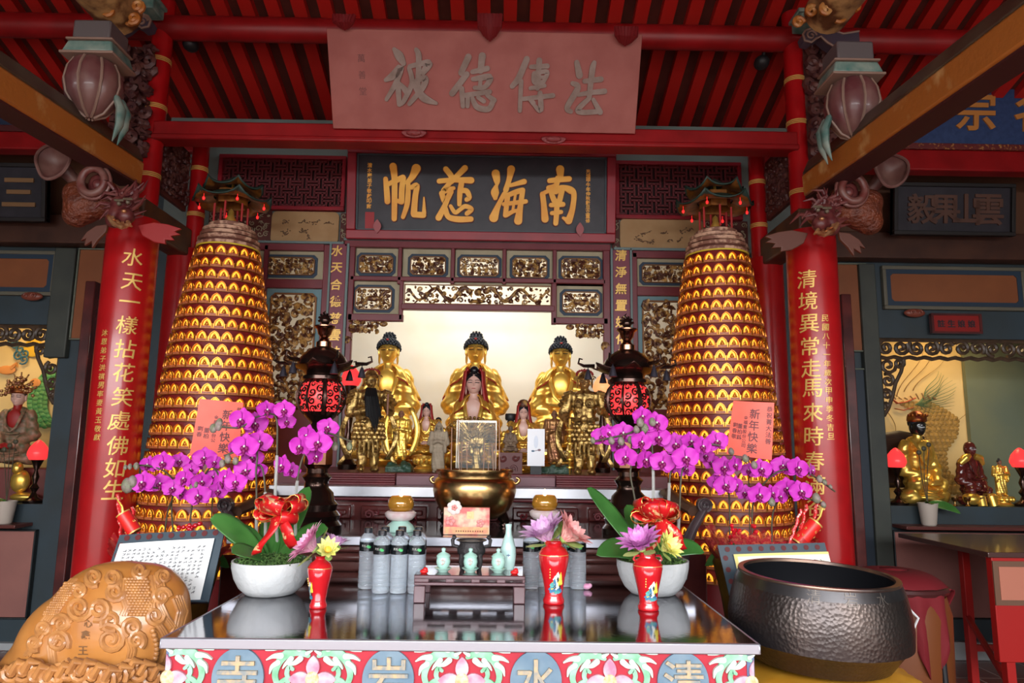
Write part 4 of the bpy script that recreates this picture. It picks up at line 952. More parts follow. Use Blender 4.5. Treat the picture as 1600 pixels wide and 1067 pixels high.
def standing(t, H, robe, skin, hair, style='monk', sx=1., feature=ink, armour=None, pose='fold', headscale=1.):
    m = MB()
    def P(x, y, z): return V((x*H*sx, y*H, z*H))
    for s in (-1, 1): capsule(m, P(s*.055, 0, .40), P(s*.06, -.0, .09), .062*H*sx, .05*H*sx); m.ell(P(s*.065, -.04, .025), (.042*H, .075*H, .03*H))
    if style != 'warrior':
        for i in range(6): m.ell(P(0, .0, .1+.06*i), ((.125-.004*i)*H*sx, (.085-.002*i)*H, .06*H))
    else:
        for i in range(4): m.ell(P(0, .0, .3+.05*i), ((.13-.012*i)*H*sx, (.10-.006*i)*H, .06*H))
    for i in range(6): m.ell(P(0, 0, .43+.06*i), ((.10+.006*i)*H*sx, (.075)*H, .06*H))
    m.ell(P(0, 0, .76), (.13*H*sx, .07*H, .05*H)); m.ell(P(0, 0, .81), (.045*H, .042*H, .05*H))
    if pose == 'fold':
        for s in (-1, 1): capsule(m, P(s*.125, 0, .75), P(s*.15, -.03, .57), .05*H, .055*H); capsule(m, P(s*.15, -.03, .56), P(s*.02, -.12, .60), .055*H, .035*H); m.ell(P(s*.12, -.06, .47), (.045*H, .05*H, .1*H))
        hands = [P(.0, -.135, .62)]
    elif pose == 'beard':       # right hand (image right) raised to the beard, other hangs
        capsule(m, P(-.14, 0, .75), P(-.19, .0, .58), .06*H, .055*H); capsule(m, P(-.19, 0, .57), P(.03, -.13, .60), .05*H, .035*H)
        capsule(m, P(.14, 0, .75), P(.20, -.02, .60), .055*H, .05*H); capsule(m, P(.2, -.02, .59), P(.13, -.13, .70), .045*H, .03*H); hands = [P(.12, -.15, .72), P(.06, -.15, .61)]
    else:                       # warrior leaning on sword
        capsule(m, P(-.14, 0, .75), P(-.21, -.02, .58), .06*H, .055*H); capsule(m, P(-.21, -.02, .57), P(-.13, -.15, .47), .05*H, .035*H)
        capsule(m, P(.14, 0, .75), P(.22, .0, .60), .06*H, .055*H); capsule(m, P(.22, 0, .59), P(.15, -.13, .60), .045*H, .035*H); hands = [P(-.12, -.165, .455), P(.14, -.15, .61)]
    blob(m, 'robe', robe, t, .0125*H, 2, pleats(.006, H))
    m = MB()
    for hp in hands:
        m.ell(hp, (.022*H, .018*H, .026*H))
        for k in range(4): m.tube([hp+V((.012*H, -.006*H, (.014-.01*k)*H)), hp+V((.004*H, -.024*H, (.014-.01*k)*H)), hp+V((-.014*H, -.022*H, (.012-.01*k)*H))], .0055*H, 6)
        m.tube([hp+V((0, -.01*H, .02*H)), hp+V((-.008*H, -.02*H, .034*H))], .006*H, 6)
    m.build('hands', skin, t)
    hc = P(0, -.005, .885); hh = .15*H*headscale
    m = MB(); headmesh(m, hc, hh); m.build('head', skin, t)
    m = MB(); facelines(m, hc, hh); m.build('eye_lines', feature, t)
    if style == 'monk':
        pass
    elif style == 'hood':
        m = MB(); m.grid(20, 12, lambda u, v: hc+V((math.sin(PI*(u-.5)*1.45)*(.46+.3*(1-v)**2)*hh*math.cos(max(0, v-.55)*PI*1.1), (math.cos(PI*(u-.5)*1.45)*.42+.04)*hh, (-1.1+1.75*v)*hh))); m.build('hood', robe, t, thick=.012*H)
    elif style == 'bun':
        m = MB(); m.ell(hc+V((0, .06*hh, .2*hh)), (.38*hh, .41*hh, .37*hh)); m.ell(hc+V((0, .05*hh, .6*hh)), (.19*hh, .19*hh, .2*hh)); m.build('hair', hair, t)
    if style == 'warrior':
        m = MB()
        m.lathe([(.42*hh, .24*hh), (.5*hh, .28*hh), (.45*hh, .38*hh), (.40*hh, .5*hh), (.26*hh, .68*hh), (.08*hh, .8*hh), (.03*hh, .95*hh), (0, .97*hh)], 24, hc)
        for s in (-1, 1): m.ell(hc+V((s*.48*hh, 0, -.05*hh)), (.06*hh, .2*hh, .3*hh)); m.tube(spiral((hc.x+s*.55*hh, hc.z+.3*hh), .16*hh, 1.2, y=-.05*hh), .045*hh, 6)
        m.build('helmet', robe, t)
        m = MB()
        for i in range(11):
            a = PI+PI*i/10; m.ell(hc+V((.52*hh*math.cos(a), .38*hh*math.sin(a), (.55+.25*abs(math.sin(a)))*hh)), .085*hh, 8, 6)
        m.build('red_pompoms', mat('pompom_red', (.22, .012, .012), .6), t)
        m = MB()
        # layered armour: shoulder guards, chest discs, belt, skirt plates, knee guards
        for s in (-1, 1):
            for k in range(4): m.tube([P(s*(.13+.025*k), -.06, .79-.035*k), P(s*(.19+.018*k), -.03, .775-.035*k), P(s*(.185+.018*k), .04, .77-.035*k)], .02*H, 8)
            m.ell(P(s*.055, -.085, .68), (.05*H, .025*H, .05*H)); m.tube(spiral((s*.055*H, .68*H), .03*H, 1.5, y=-.115*H), .007*H, 6)
            for k in range(3): m.ell(P(s*.065, -.055, .20+.03*k), (.055*H, .04*H, .014*H))
            m.ell(P(s*.062, -.06, .25), (.035*H, .03*H, .035*H))
        m.tube([P(-.125, -.03, .53), P(-.07, -.09, .52), P(0, -.105, .515), P(.07, -.09, .52), P(.125, -.03, .53)], .022*H, 8)
        m.ell(P(0, -.115, .53), (.04*H, .025*H, .035*H)); m.ell(P(0, -.10, .45), (.05*H, .03*H, .06*H))
        for r_ in range(4):
            for i in range(9):
                a = PI+PI*(i+.5*(r_ % 2))/9.; w_ = .135+.006*r_
                m.ell(P(w_*math.cos(a), .10*math.sin(a)-.008, .46-.042*r_), (.024*H, .016*H, .026*H), 8, 6)
        for i in range(-3, 4): m.tube([P(i*.042, -.115+abs(i)*.012, .30), P(i*.045, -.12+abs(i)*.012, .2-.02*(3-abs(i)))], [.014*H, .008*H], 6)
        m.build('armour', armour or oldgold, t)
        # flowing ribbons of the robe
        m = MB()
        for s in (-1, 1):
            m.grid(4, 14, lambda u, v: P(s*(.17+.09*math.sin(v*3.0)+.05*(u-.5)), -.02+.03*math.sin(v*6+u), .62-.5*v))
            m.grid(4, 12, lambda u, v: P(s*(.13+.14*v*v+.05*(u-.5)), .03, .42-.36*v+.02*math.sin(v*9)))
        m.build('sash_ribbons', robe, t, thick=.012*H)
    return t
# left guardian with the long black beard
Y = 4.0; p = spot(574, Y); H = (px(574, 570, Y).z-ZST)
t = thing('bearded_guardian', p, 'gilded standing guardian with long black beard and red cap, left of the altar', 'statue', rz=.22)
standing(t, H*.95, oldgold, oldgold, hairb, 'warrior', pose='beard', armour=oldgold)
m = MB(); hz = .885*.95*H
rd = random.Random(5)
hz -= .035*H
for k in range(70):
    u = rd.uniform(-1, 1); x0 = u*.05*H; l = (.34+.14*rd.random())*(1-.35*abs(u))
    m.tube([V((x0*.8, -.075*H, hz-.035*H)), V((x0*1.1, -.15*H-.02*H*rd.random(), hz-.12*H)), V((x0*1.35+.03*H, -.16*H-.02*H*rd.random(), hz-.3*H)), V((x0*.9+.05*H, -.15*H, hz-l*H))], [.007*H, .009*H, .007*H, .002*H], 5)
m.build('beard', mat('black_beard_hair', (.006, .006, .007), .6), t)
m = MB(); m.box((.155*H, -.15*H, .62*H), (.02*H, .02*H, .2*H)); m.build('wooden_tablet', mat('tablet_wood', (.22, .08, .04), .5), t, bevel=.003)
# right guardian
Y = 4.0; p = spot(914, Y); H = (px(914, 572, Y).z-ZST)
t = thing('armoured_guardian', p, 'gilded armoured guardian with red pompom helmet leaning on a sword, right of the altar', 'statue', rz=-.18)
standing(t, H*.95, oldgold, mat('bronze_gold_face', (.50, .28, .10), .35, .8), hairb, 'warrior', pose='sword')
m = MB(); m.tube([V((-.125*H, -.17*H, .0)), V((-.125*H, -.17*H, .09*H)), V((-.125*H, -.17*H, .4*H))], [.012*H, .026*H, .022*H], 8, flat=.5); m.ell(V((-.125*H, -.17*H, .40*H)), (.045*H, .02*H, .012*H)); m.tube([V((-.125*H, -.17*H, .40*H)), V((-.125*H, -.17*H, .50*H))], .012*H, 8)
for k in range(5): m.lathe([(.03*H, 0), (.03*H, .012*H)], 10, (-.125*H, -.17*H, .06*H+k*.07*H))
m.build('sword', gold, t)
# smaller figures
def small(name, x, ytop, Y, style, robe, skin, label, kind='stand', base=None, rz=0., hair=hairb, hz_=0., sx=1., chest=None, lining=None, **kw):
    p = spot(x, Y); H = px(x, ytop, Y).z-ZST-hz_
    t = thing(name, p, label, 'statue', rz=rz)
    tt = bpy.data.objects.new('tmp', None); COL.objects.link(tt)
    if kind == 'stand': standing(tt, H/.965, robe, skin, hair, style, sx=sx, **kw)
    else: seated(tt, H, robe, skin, hair, style, sx=sx, chest=chest, lining=lining)
    for ch in [o for o in COL.objects if o.parent == tt]: ch.parent = t; ch.location = (0, 0, hz_)
    bpy.data.objects.remove(tt)
    return t, H
rockm = mat('dark_green_rock', (.015, .05, .035), .35, 0, (.05, .10, .06), 30, bump=.8, bs=60)
def rock(t, w_, d, h, m_=rockm, seed=1):
    m = MB(); rd = random.Random(seed); m.box((0, 0, h*.25), (w_*.95, d*.9, h*.5))
    for k in range(16): m.ell((rd.uniform(-.42, .42)*w_, rd.uniform(-.4, .4)*d, h*rd.uniform(.3, .75)), (w_*.13, d*.16, h*.25), 10, 7)
    blob(m, 'rock_base', m_, t, .006, 2)
t, H = small('draped_disciple', 624, 641, 4.05, 'monk', gold, brownface, 'small gilded robed figure with brown face on green rock base beside the bearded guardian', hz_=.062, sx=1.15); rock(t, .155, .12, .066)
m = MB(); m.grid(24, 8, lambda u, v: V((math.cos(PI*u*2)*(.105)*(1-.1*v), .035+.012*math.sin(u*30), .1+.25*v)) if False else V(((u-.5)*.22*math.sin(PI*(.25+.6*(1-v))), .04+.03*abs(u-.5), .06+.22*v))); m = MB()
for s_1 in (-1, 1): m.grid(8, 10, lambda u, v: V((s_1*(.02+.075*math.sin(PI*(.15+.7*v))+.01*math.sin(u*20)), .03-.05*u, .09+.27*v)))
m.build('gilded_mantle', gold, t, thick=.008)
t, H = small('seated_lady', 664, 630, 4.2, 'pink', gold, skinp, 'small pink-faced gilded lady with black hair seated left of the glass case', 'sit', hz_=.09, chest=skinp); lotusbase(t, .075, .09, gold)
t, H = small('small_buddha', 683, 650, 4.35, 'cap', gold, gold, 'tiny gold figure peeping between the pink-faced lady and the grey stone figure', 'sit', hz_=.1, chest=gold); lotusbase(t, .07, .1, gold)
stone = mat('grey_beige_stone', (.34, .27, .19), .7, 0, (.26, .20, .14), 20, bump=.3, bs=60)
t, H = small('stone_hooded_figure', 684, 660, 4.0, 'hood', stone, stone, 'plain beige stone hooded figure standing just left of the glass case', sx=1.1)
t, H = small('black_capped_figure', 797, 652, 4.25, 'cap', gold, gold, 'small gilt seated figure with flat black cap behind the weathered wooden figure', 'sit', hz_=.06, chest=gold); lotusbase(t, .07, .06, gold)
m = MB(); m.lathe([(.028, .0), (.034, .01), (.034, .035), (.03, .04), (0, .042)], 16, (0, 0, .06+H*.93)); m.build('black_cap', black, t)
t, H = small('weathered_buddha', 797, 664, 4.0, 'cap', mat('weathered_wood', (.20, .13, .08), .6, 0, (.12, .07, .045), 20), mat('weathered_wood_dark', (.13, .08, .05), .6), 'small weathered wooden seated figure on a dark red carved block', 'sit', hz_=.118, hair=mat('weathered_wood_dark', (.13, .08, .05), .6))
m = MB(); m.box((0, 0, .058), (.132, .12, .115)); carve(m, -.06, .01, .06, .105, -.062, .05, 8, .006); m.build('carved_block', mat('block_red_brown', (.10, .02, .018), .5), t, bevel=.008)
t, H = small('seated_lady', 817, 630, 4.2, 'pink', gold, skinp, 'small pink-faced gilded lady with headdress behind the white card', 'sit', hz_=.04, chest=skinp); lotusbase(t, .08, .04, gold)
m = MB(); m.lathe([(.03, 0), (.036, .01), (.034, .03), (.02, .045), (0, .05)], 14, (0, -.0, .04+H*.93)); m.build('headdress', carvegold, t)
t, H = small('brown_monk', 866, 641, 4.1, 'monk', mat('brown_gilt_robe', (.30, .12, .06), .3, .6, (.42, .22, .08), 20), brownface, 'brown-red standing monk with clasped hands on a long green rock base', hz_=.052, sx=1.15, pose='fold'); rock(t, .2, .12, .056, seed=4)
# glass case with a thin gilt figure
Y = 3.98; a, b = px(715, 700, Y).x, px(775, 700, Y).x; zt = px(745, 658, Y).z; w_ = b-a; h_ = zt-ZST
t = thing('glass_case', ((a+b)/2, Y, ZST), 'small clear glass display case with thin frame, behind the brass censer', 'display case')
m = MB()
for sx_ in (-1, 1):
    for sy in (-1, 1): m.box((sx_*w_/2, sy*w_/2*.8, h_/2), (.005, .005, h_))
for z in (0.002, h_-.002):
    for s in (-1, 1): m.box((0, s*w_/2*.8, z), (w_, .005, .005)); m.box((s*w_/2, 0, z), (.005, w_*.8, .005))
m.build('frame', mat('pale_edge_glass', (.55, .50, .42), .2, .3), t)
m = MB(); m.box((0, -w_*.4, h_/2), (w_-.006, .002, h_-.006)); m.box((-w_/2, 0, h_/2), (.002, w_*.8-.006, h_-.006)); m.box((w_/2, 0, h_/2), (.002, w_*.8-.006, h_-.006))
m.build('glass_pane', mat('thin_glass', (.85, .95, .95), .02, 0, alpha=.07, coat=1), t, smooth=False)
t = thing('many_armed_figure', ((a+b)/2, Y, ZST+.004), 'small gilt many-armed standing figure inside the glass case', 'statue')
standing(t, h_*.86, oldgold, oldgold, oldgold, 'bun', pose='fold', sx=.9)
m = MB()
for k in range(18):
    a_ = -.3+(PI+.6)*k/17; m.tube([V((0, .01, h_*.5)), V((math.cos(a_)*.045, .0, h_*.5+math.sin(a_)*.05)), V((math.cos(a_)*.085, -.01, h_*.5+math.sin(a_)*.085))], [.004, .004, .003], 5)
m.build('arms', oldgold, t)
# crowned pinnacle behind the case (gilt reliquary top)
# white leaflet
Y = 3.93; a, b, c, d = at2(824, 670, 851, 728, Y)
t = thing('white_leaflet', ((a+b)/2, Y, ZST), 'upright white leaflet with faint picture on a dark foot, right of the red block', 'card')
m = MB(); m.box((0, 0, c-ZST+(d-c)/2), (b-a, .004, d-c)); m.build('sheet', mat('leaflet_white', (.80, .80, .84), .35), t)
m = MB(); m.box((0, .01, (c-ZST)/2), (.06, .05, c-ZST)); m.build('foot', black, t)
m = MB(); zc_ = c-ZST+(d-c)*.4
m.ell((-.017, -.004, zc_), (.009, .001, .005)); m.tube([(-.012, -.004, zc_), (.014, -.004, zc_+.006)], .0015, 5); m.ell((.018, -.004, zc_+.006), (.009, .001, .006)); m.build('printed_marks', mat('printed_brown_blue', (.28, .12, .12), .5, 0, (.05, .12, .2), 60), t)
m = MB(); m.lathe([(.02, 0), (.022, .03), (.012, .05), (.014, .07), (0, .09)], 12, (0, 0, 0)); m = MB(); m.ell((0, -.003, zc_+.05), (.012, .001, .035)); m.build('faint_picture', mat('faint_blue', (.68, .72, .82), .5), t)
# small red / warm lamps on side of shrine
def egglamp(x, y, Y, r, label, base=True, m_=None, zb=None):
    P = px(x, y, Y); zb = zb if zb is not None else ZST; h = P.z-zb
    t = thing('red_egg_lamp', (P.x, Y, zb), label, 'lamp')
    m = MB(); m.lathe([(0, -r*.85), (r*.75, -r*.8), (r, -r*.3), (r*.98, 0), (r*.8, r*.5), (r*.45, r*.95), (r*.15, r*1.2), (0, r*1.25)], 24, (0, 0, h)); m.build('shade', m_ or lampred, t)
    m = MB(); q = h-r*.8; m.lathe([(r*.9, 0), (r*.95, q*.06), (r*.4, q*.14), (r*.2, q*.25), (r*.45, q*.35), (r*.18, q*.45), (r*.35, q*.6), (r*.15, q*.75), (r*.5, q*.94), (r*.6, q)], 20); m.build('stem', bronze, t)
    return t
egglamp(549, 590, 4.35, .062, 'red glowing round lamp behind the helmet of the bearded guardian')
egglamp(940, 603, 4.35, .055, 'warm orange glowing lamp behind the shoulder of the armoured guardian', m_=mat('warm_lamp', (.9, .4, .2), .4, em=(1, .36, .12), es=.9))
light('shrine_lamp', 'AREA', (xw, 5.06, 3.02), 19, (1, .95, .86), 1.9, (math.radians(25), 0, 0), .12)
# ================= LAMP TOWERS =================
nicheglow = mat('niche_amber_glow', (.7, .3, .03), .35, 0, em=(1, .43, .03), es=1.35)
nichegold = mat('niche_gold_arch', (.60, .22, .035), .3, .8)
plate = mat('niche_name_plate', (.50, .16, .06), .4, 0, (.38, .09, .03), 80)
towered = mat('tower_dark_red', (.15, .010, .012), .4)
palering = mat('worn_pale_wood', (.55, .33, .22), .6, 0, (.20, .08, .05), 22, ramp=(.42, .55))
def nichemesh():
    w_, h_ = .062, .078
    arch = []
    for i in range(13):
        a = PI*i/12; x = math.cos(a)*w_*.42; z = .022+math.sin(a)**.8*h_*.62*(1+.12*G(i, 6, 1.2)); arch.append((x, z))
    pts = [(w_*.42, .008)]+arch+[(-w_*.42, .008)]
    m = MB(); m.mi = 0; m.prism([(x*.88, .01+(z-.01)*.92) for x, z in pts], -.004, .0)
    m.ell((0, -.006, .045), (.009, .003, .016), 8, 6)
    m.mi = 1
    for k, (r_, y) in enumerate(((.0035, -.012), (.0022, -.006))): m.tube([(x*(1-.1*k), y, z*(1-.05*k)) for x, z in pts], r_, 5)
    m.ell((0, -.008, .048), (.006, .005, .007), 7, 5); m.ell((0, -.008, .034), (.011, .006, .011), 8, 5); m.ell((0, -.009, .024), (.016, .006, .006), 8, 5)   # little seated figure
    m.mi = 2; m.box((0, -.012, .008), (w_*.86, .012, .017))
    m.mi = 1; m.box((-w_*.47, -.009, .018), (.006, .014, .034)); m.box((w_*.47, -.009, .018), (.006, .014, .034))
    me = m.mesh('niche')
    for q in (nicheglow, nichegold, plate): me.materials.append(q)
    me.polygons.foreach_set('material_index', m.m); me.polygons.foreach_set('use_smooth', [True]*len(me.polygons)); me.set_sharp_from_angle(angle=.7)
    return me, m
NM, NMB = nichemesh()
def tower(side, label):
    Y = 4.32
    if side < 0: top, mid, bot = (363, 392, 45), (341, 600, 79), (325, 832, 106)
    else: top, mid, bot = (1121, 402, 46), (1126, 600, 75), (1131, 840, 104)
    P = [px(a_, b_, Y) for a_, b_, r_ in (top, mid, bot)]; X = P[1].x
    k = lambda r_, p: r_*math.sqrt((p-CAM).length_squared-0)/FPX*.97
    Rr = [r_*((CM.transposed() @ (p-CAM)).z*-1)/FPX for (a_, b_, r_), p in zip((top, mid, bot), P)]
    z0 = P[2].z-.2; zt = P[0].z
    def rad(z):
        if z > P[1].z: u = (z-P[1].z)/(P[0].z-P[1].z); return Rr[1]+(Rr[0]-Rr[1])*u**1.25
        u = (P[1].z-z)/(P[1].z-P[2].z); return Rr[1]+(Rr[2]-Rr[1])*u**.9 if u > 0 else Rr[1]
    t = thing('lamp_tower', (X, Y, 0), label, 'tower', rz=0)
    m = MB(); n = 24; m.lathe([(rad(z0)*1.02, .0), (rad(z0)*1.05, z0-.1)]+[(rad(z0+(zt-z0)*i/n)-.012, z0+(zt-z0)*i/n) for i in range(n+1)]+[(.0, zt+.001)], 48)
    m.build('cone_body', towered, t)
    rows = 25; dz = (zt-z0)/rows; cand = []
    for r_ in range(rows):
        z = z0+dz*r_; R_ = rad(z+dz*.3); nn = max(10, int(2*PI*R_/.066))
        m = MB(); m.lathe([(R_-.016, -.004), (R_+.012, -.004), (R_+.012, .002), (R_-.016, .006)], 48, (0, 0, z), cap=False); 
        m.build('tier_ledge', mat('ledge_brown_gold', (.30, .10, .03), .4, .5), t)
        for i in range(nn):
            a = 2*PI*(i+.5*(r_ % 2))/nn; cand.append((a, z, R_, R_/((nn*.066)/(2*PI))))
    # facing score: angle to camera
    fa = math.atan2(-Y, -X)
    def sc_(c): d = abs((c[0]-fa+PI) % (2*PI)-PI); return d*1.2+(0 if c[1] > P[2].z else 5)
    cand.sort(key=sc_); st = MB()
    for j, (a, z, R_, s_) in enumerate(cand):
        M = Matrix.Translation((math.cos(a)*(R_-.006), math.sin(a)*(R_-.006), z+.0)) @ Matrix.Rotation(a+PI/2, 4, 'Z') @ Matrix.Diagonal((s_, 1, dz/.078*.78, 1))
        if j < 100:
            o = bpy.data.objects.new('buddha_niche', NM); COL.objects.link(o); o.parent = t; o.matrix_local = M
        else:
            o0 = len(st.v); st.v += [tuple(M @ V(p)) for p in NMB.v]; st.f += [tuple(i+o0 for i in f) for f in NMB.f]; st.m += NMB.m
    o = st.build('buddha_niche', [nicheglow, nichegold, plate], t); o['kind'] = 'stuff'
    # worn rims
    m = MB(); z = zt; h_ = px(P[0].x*0+top[0], top[1]-40, Y).z-zt
    for k_, (r_, u) in enumerate(((1.0, 0), (.98, .22), (.9, .42), (.84, .6), (.66, .8))):
        m.lathe([(Rr[0]*r_-.01, 0), (Rr[0]*r_+.008, .005), (Rr[0]*r_+.008, .024), (Rr[0]*r_-.02, .03)], 40, (0, 0, z+h_*u))
    m.build('worn_rims', palering, t)
    m = MB(); m.lathe([(Rr[0]*1.0, 0), (Rr[0]*.98, h_*.2), (Rr[0]*.8, h_*.55), (Rr[0]*.68, h_*.7), (Rr[0]*.6, h_)], 36, (0, 0, z)); m.build('shoulder', mat('shoulder_brown', (.10, .03, .02), .6), t)
    m = MB(); m.lathe([(Rr[0]*1.03, 0), (Rr[0]*1.05, .008), (Rr[0]*1.0, .02)], 40, (0, 0, z-.004), cap=False); m.build('yellow_band', mat('yellow_band', (.55, .42, .03), .4), t)
    # pavilion
    zp = z+h_+.01; hp = px(top[0], 284, Y).z-zp
    pv = MB()
    for i in range(6):
        a = PI/6+PI*i/3; pv.tube([(math.cos(a)*.1, math.sin(a)*.1, zp), (math.cos(a)*.1, math.sin(a)*.1, zp+hp*.42)], .007, 8)
    pv.build('pavilion_post', mat('post_red', (.35, .02, .02), .4), t)
    m = MB(); m.lathe([(.03, 0), (.035, .02), (.02, .05), (.018, .08), (0, .1)], 10, (0, 0, zp)); m.build('pavilion_figure', gold, t)
    def roof(mb, z_, r0, r1, hh_, lift):
        def f(u, v):
            a = 2*PI*u; c6 = abs(((a*6/(2*PI)) % 1)-.5)*2       # 1 at corners
            rr = (r1+(r0-r1)*v)*(1-.1*(1-c6)*v); return V((rr*math.cos(a), rr*math.sin(a), z_+hh_*(1-v)**1.6+lift*c6**3*v**3))
        mb.grid(48, 8, f)
    m = MB(); roof(m, zp+hp*.44, .25, .12, .06, .06); roof(m, zp+hp*.75, .19, .0, .10, .055); m.build('pavilion_roof', mat('roof_dark_green', (.02, .045, .035), .5), t, thick=.008)
    m = MB(); roof(m, zp+hp*.42, .24, .11, .045, .055); roof(m, zp+hp*.73, .18, .05, .05, .05); m.lathe([(.1, zp+hp*.42), (.1, zp+hp*.74)], 6, cap=False); m.build('gilded_eaves', mat('eave_gold', (.30, .11, .02), .4, .4, (.16, .05, .01), 30), t)
    m = MB(); m.tube([(0, 0, zp+hp*.8), (0, 0, zp+hp*.98), (0, 0, zp+hp*1.06)], [.012, .008, .003], 8); m.ell((0, 0, zp+hp*.97), .012, 8, 6); m.build('finial', gold, t)
    for i in range(6):
        a = PI*i/3; m = MB(); m.ell((math.cos(a)*.205, math.sin(a)*.205, zp+hp*.37), (.009, .009, .012), 8, 6); m.tube([(math.cos(a)*.205, math.sin(a)*.205, zp+hp*.37), (math.cos(a)*.205, math.sin(a)*.205, zp+hp*.48)], .0015, 4)
        m.build('red_bulb', mat('red_bulb_glow', (.8, .02, .02), .3, em=(1, .02, .02), es=1.2), t)
    return t, X, Y
TWL, xTL, yTW = tower(-1, 'tall cone-shaped tower of glowing golden buddha niches on the left')
TWR, xTR, _ = tower(1, 'tall cone-shaped tower of glowing golden buddha niches on the right')

# ================= BRONZE LANTERNS =================
scrollm = mat('lantern_scroll_shell', (.055, .025, .02), .3, .8)
def lantern(xb, yb, ytop, label):
    Y = 3.22; p = px(xb, yb, Y); z_ = z1; p.z = z_; H = px(xb+8, ytop, Y).z-z_
    t = thing('bronze_lantern', p, label, 'lantern')
    s = H/343.
    def L(pr): return [(r_*s, (343-y)*s) for r_, y in pr]      # profile given in pixels below the tip
    m = MB(); m.lathe(L([(44, 343), (44, 335), (38, 328), (41, 320), (34, 312), (36, 302), (30, 296), (28, 284), (20, 276), (19, 266), (24, 258), (17, 252), (17, 244)]), 40); m.build('stepped_base', bronze, t)
    m = MB(); m.lathe(L([(17, 246), (24, 238), (24, 190), (20, 182)]), 8); m.build('hexagonal_shaft', copper, t, ang=20)
    m = MB(); m.lathe(L([(16, 186), (22, 182), (16, 176), (14, 170), (25, 160), (30, 152)]), 40); m.build('bowl_neck', bronze, t)
    # red glowing globe behind openwork shell
    m = MB(); m.lathe(L([(20, 160), (32, 150), (36, 135), (36, 120), (32, 106), (24, 100)]), 32); m.build('red_globe', lampred, t)
    m = MB(); C0 = (343-128)*s; RR = 38*s; HH = 27*s
    def sp(a, zz): q = math.sqrt(max(0, 1-(zz/1.35)**2)); return V((RR*q*math.cos(a), RR*q*math.sin(a), C0+HH*zz))
    for i in range(8):
        a0 = 2*PI*i/8-PI/2+PI/8
        m.tube([sp(a0, zz) for zz in [-1+2*k/10 for k in range(11)]], .011 if i % 2 == 0 else .006, 6)
        rd = random.Random(2)
        for j in range(4):
            for b in range(2):
                ac = a0+PI/8*(.6+.85*b)*1.0; zc_ = -.78+j*.52+.2*b; pts = []
                for k in range(13):
                    u = k/12; rr = (1-.78*u); an = u*8+j*2+b*3; pts.append(sp(ac+.17*rr*math.cos(an), zc_+.24*rr*math.sin(an)))
                m.tube(pts, .0042, 5)
    m.build('scroll_shell', scrollm, t)
    m = MB(); m.lathe(L([(26, 104), (33, 98), (33, 93), (27, 90), (31, 84), (42, 80), (50, 76), (39, 72)]), 40); m.build('collar', bronze, t)
    def rim(u, v):
        a = 2*PI*u; c6 = abs(((a*6/(2*PI)+.5) % 1)-.5)*2; r_ = 34+(44+22*c6**2-34)*v; return V((r_*s*math.cos(a), r_*s*math.sin(a), (343-(76-8*v*c6**3+2*math.sin(v*PI)))*s))
    m = MB(); m.grid(60, 5, rim); m.build('hexagonal_brim', scrollm, t, thick=.006)
    for i in range(6):
        a = 2*PI*(i+0.0)/6+0; 
        m = MB(); r_ = 66*s; c_ = V((math.cos(a)*r_, math.sin(a)*r_, (343-70)*s)); d_ = V((math.cos(a), math.sin(a), 0))
        m.tube([c_-d_*.03, c_+d_*.02, c_+d_*.045+V((0, 0, .012)), c_+d_*.04+V((0, 0, .034)), c_+d_*.025+V((0, 0, .03))], [.01, .008, .006, .005, .003], 6)
        m.build('corner_hook', bronze, t)
        m = MB(); m.lathe([(.004, .02), (.008, .012), (.014, -.008), (.019, -.028), (.0, -.024)], 12, c_+V((0, 0, -.035))); m.tube([c_, c_+V((0, 0, -.02))], .002, 4); m.build('wind_bell', mat('dark_iron', (.05, .045, .06), .35, .6), t)
    m = MB(); m.lathe(L([(42, 76), (41, 68), (37, 60), (30, 52), (20, 45), (13, 42)]), 40); m.build('domed_roof', bronze, t)
    m = MB(); m.lathe(L([(13, 44), (13, 34), (10, 32), (8, 30), (6, 26), (11, 20), (13, 12), (18, 8), (18, 6), (5, 5), (4, 2)]), 28); m.build('cup_finial', copper, t)
    m = MB(); m.ell((0, 0, (343+4)*s), 8.5*s, 16, 10)
    for k in range(7):
        a = PI*(k/6); m.tube([V((math.cos(a)*7*s, 0, (343+4+math.sin(a)*7)*s)), V((math.cos(a+.3)*12*s, 0, (343+4+math.sin(a+.1)*13)*s)), V((math.cos(a)*13*s, 0, (343+4+math.sin(a)*(17 if k == 3 else 12))*s))], [3*s, 2*s, .4*s], 6)
    m.build('flaming_pearl', bronze, t)
    return t
lantern(491, 826, 504, 'dark bronze hexagonal lantern with red glowing globe, left of the censer')
lantern(983, 830, 509, 'dark bronze hexagonal lantern with red glowing globe, right of the censer')

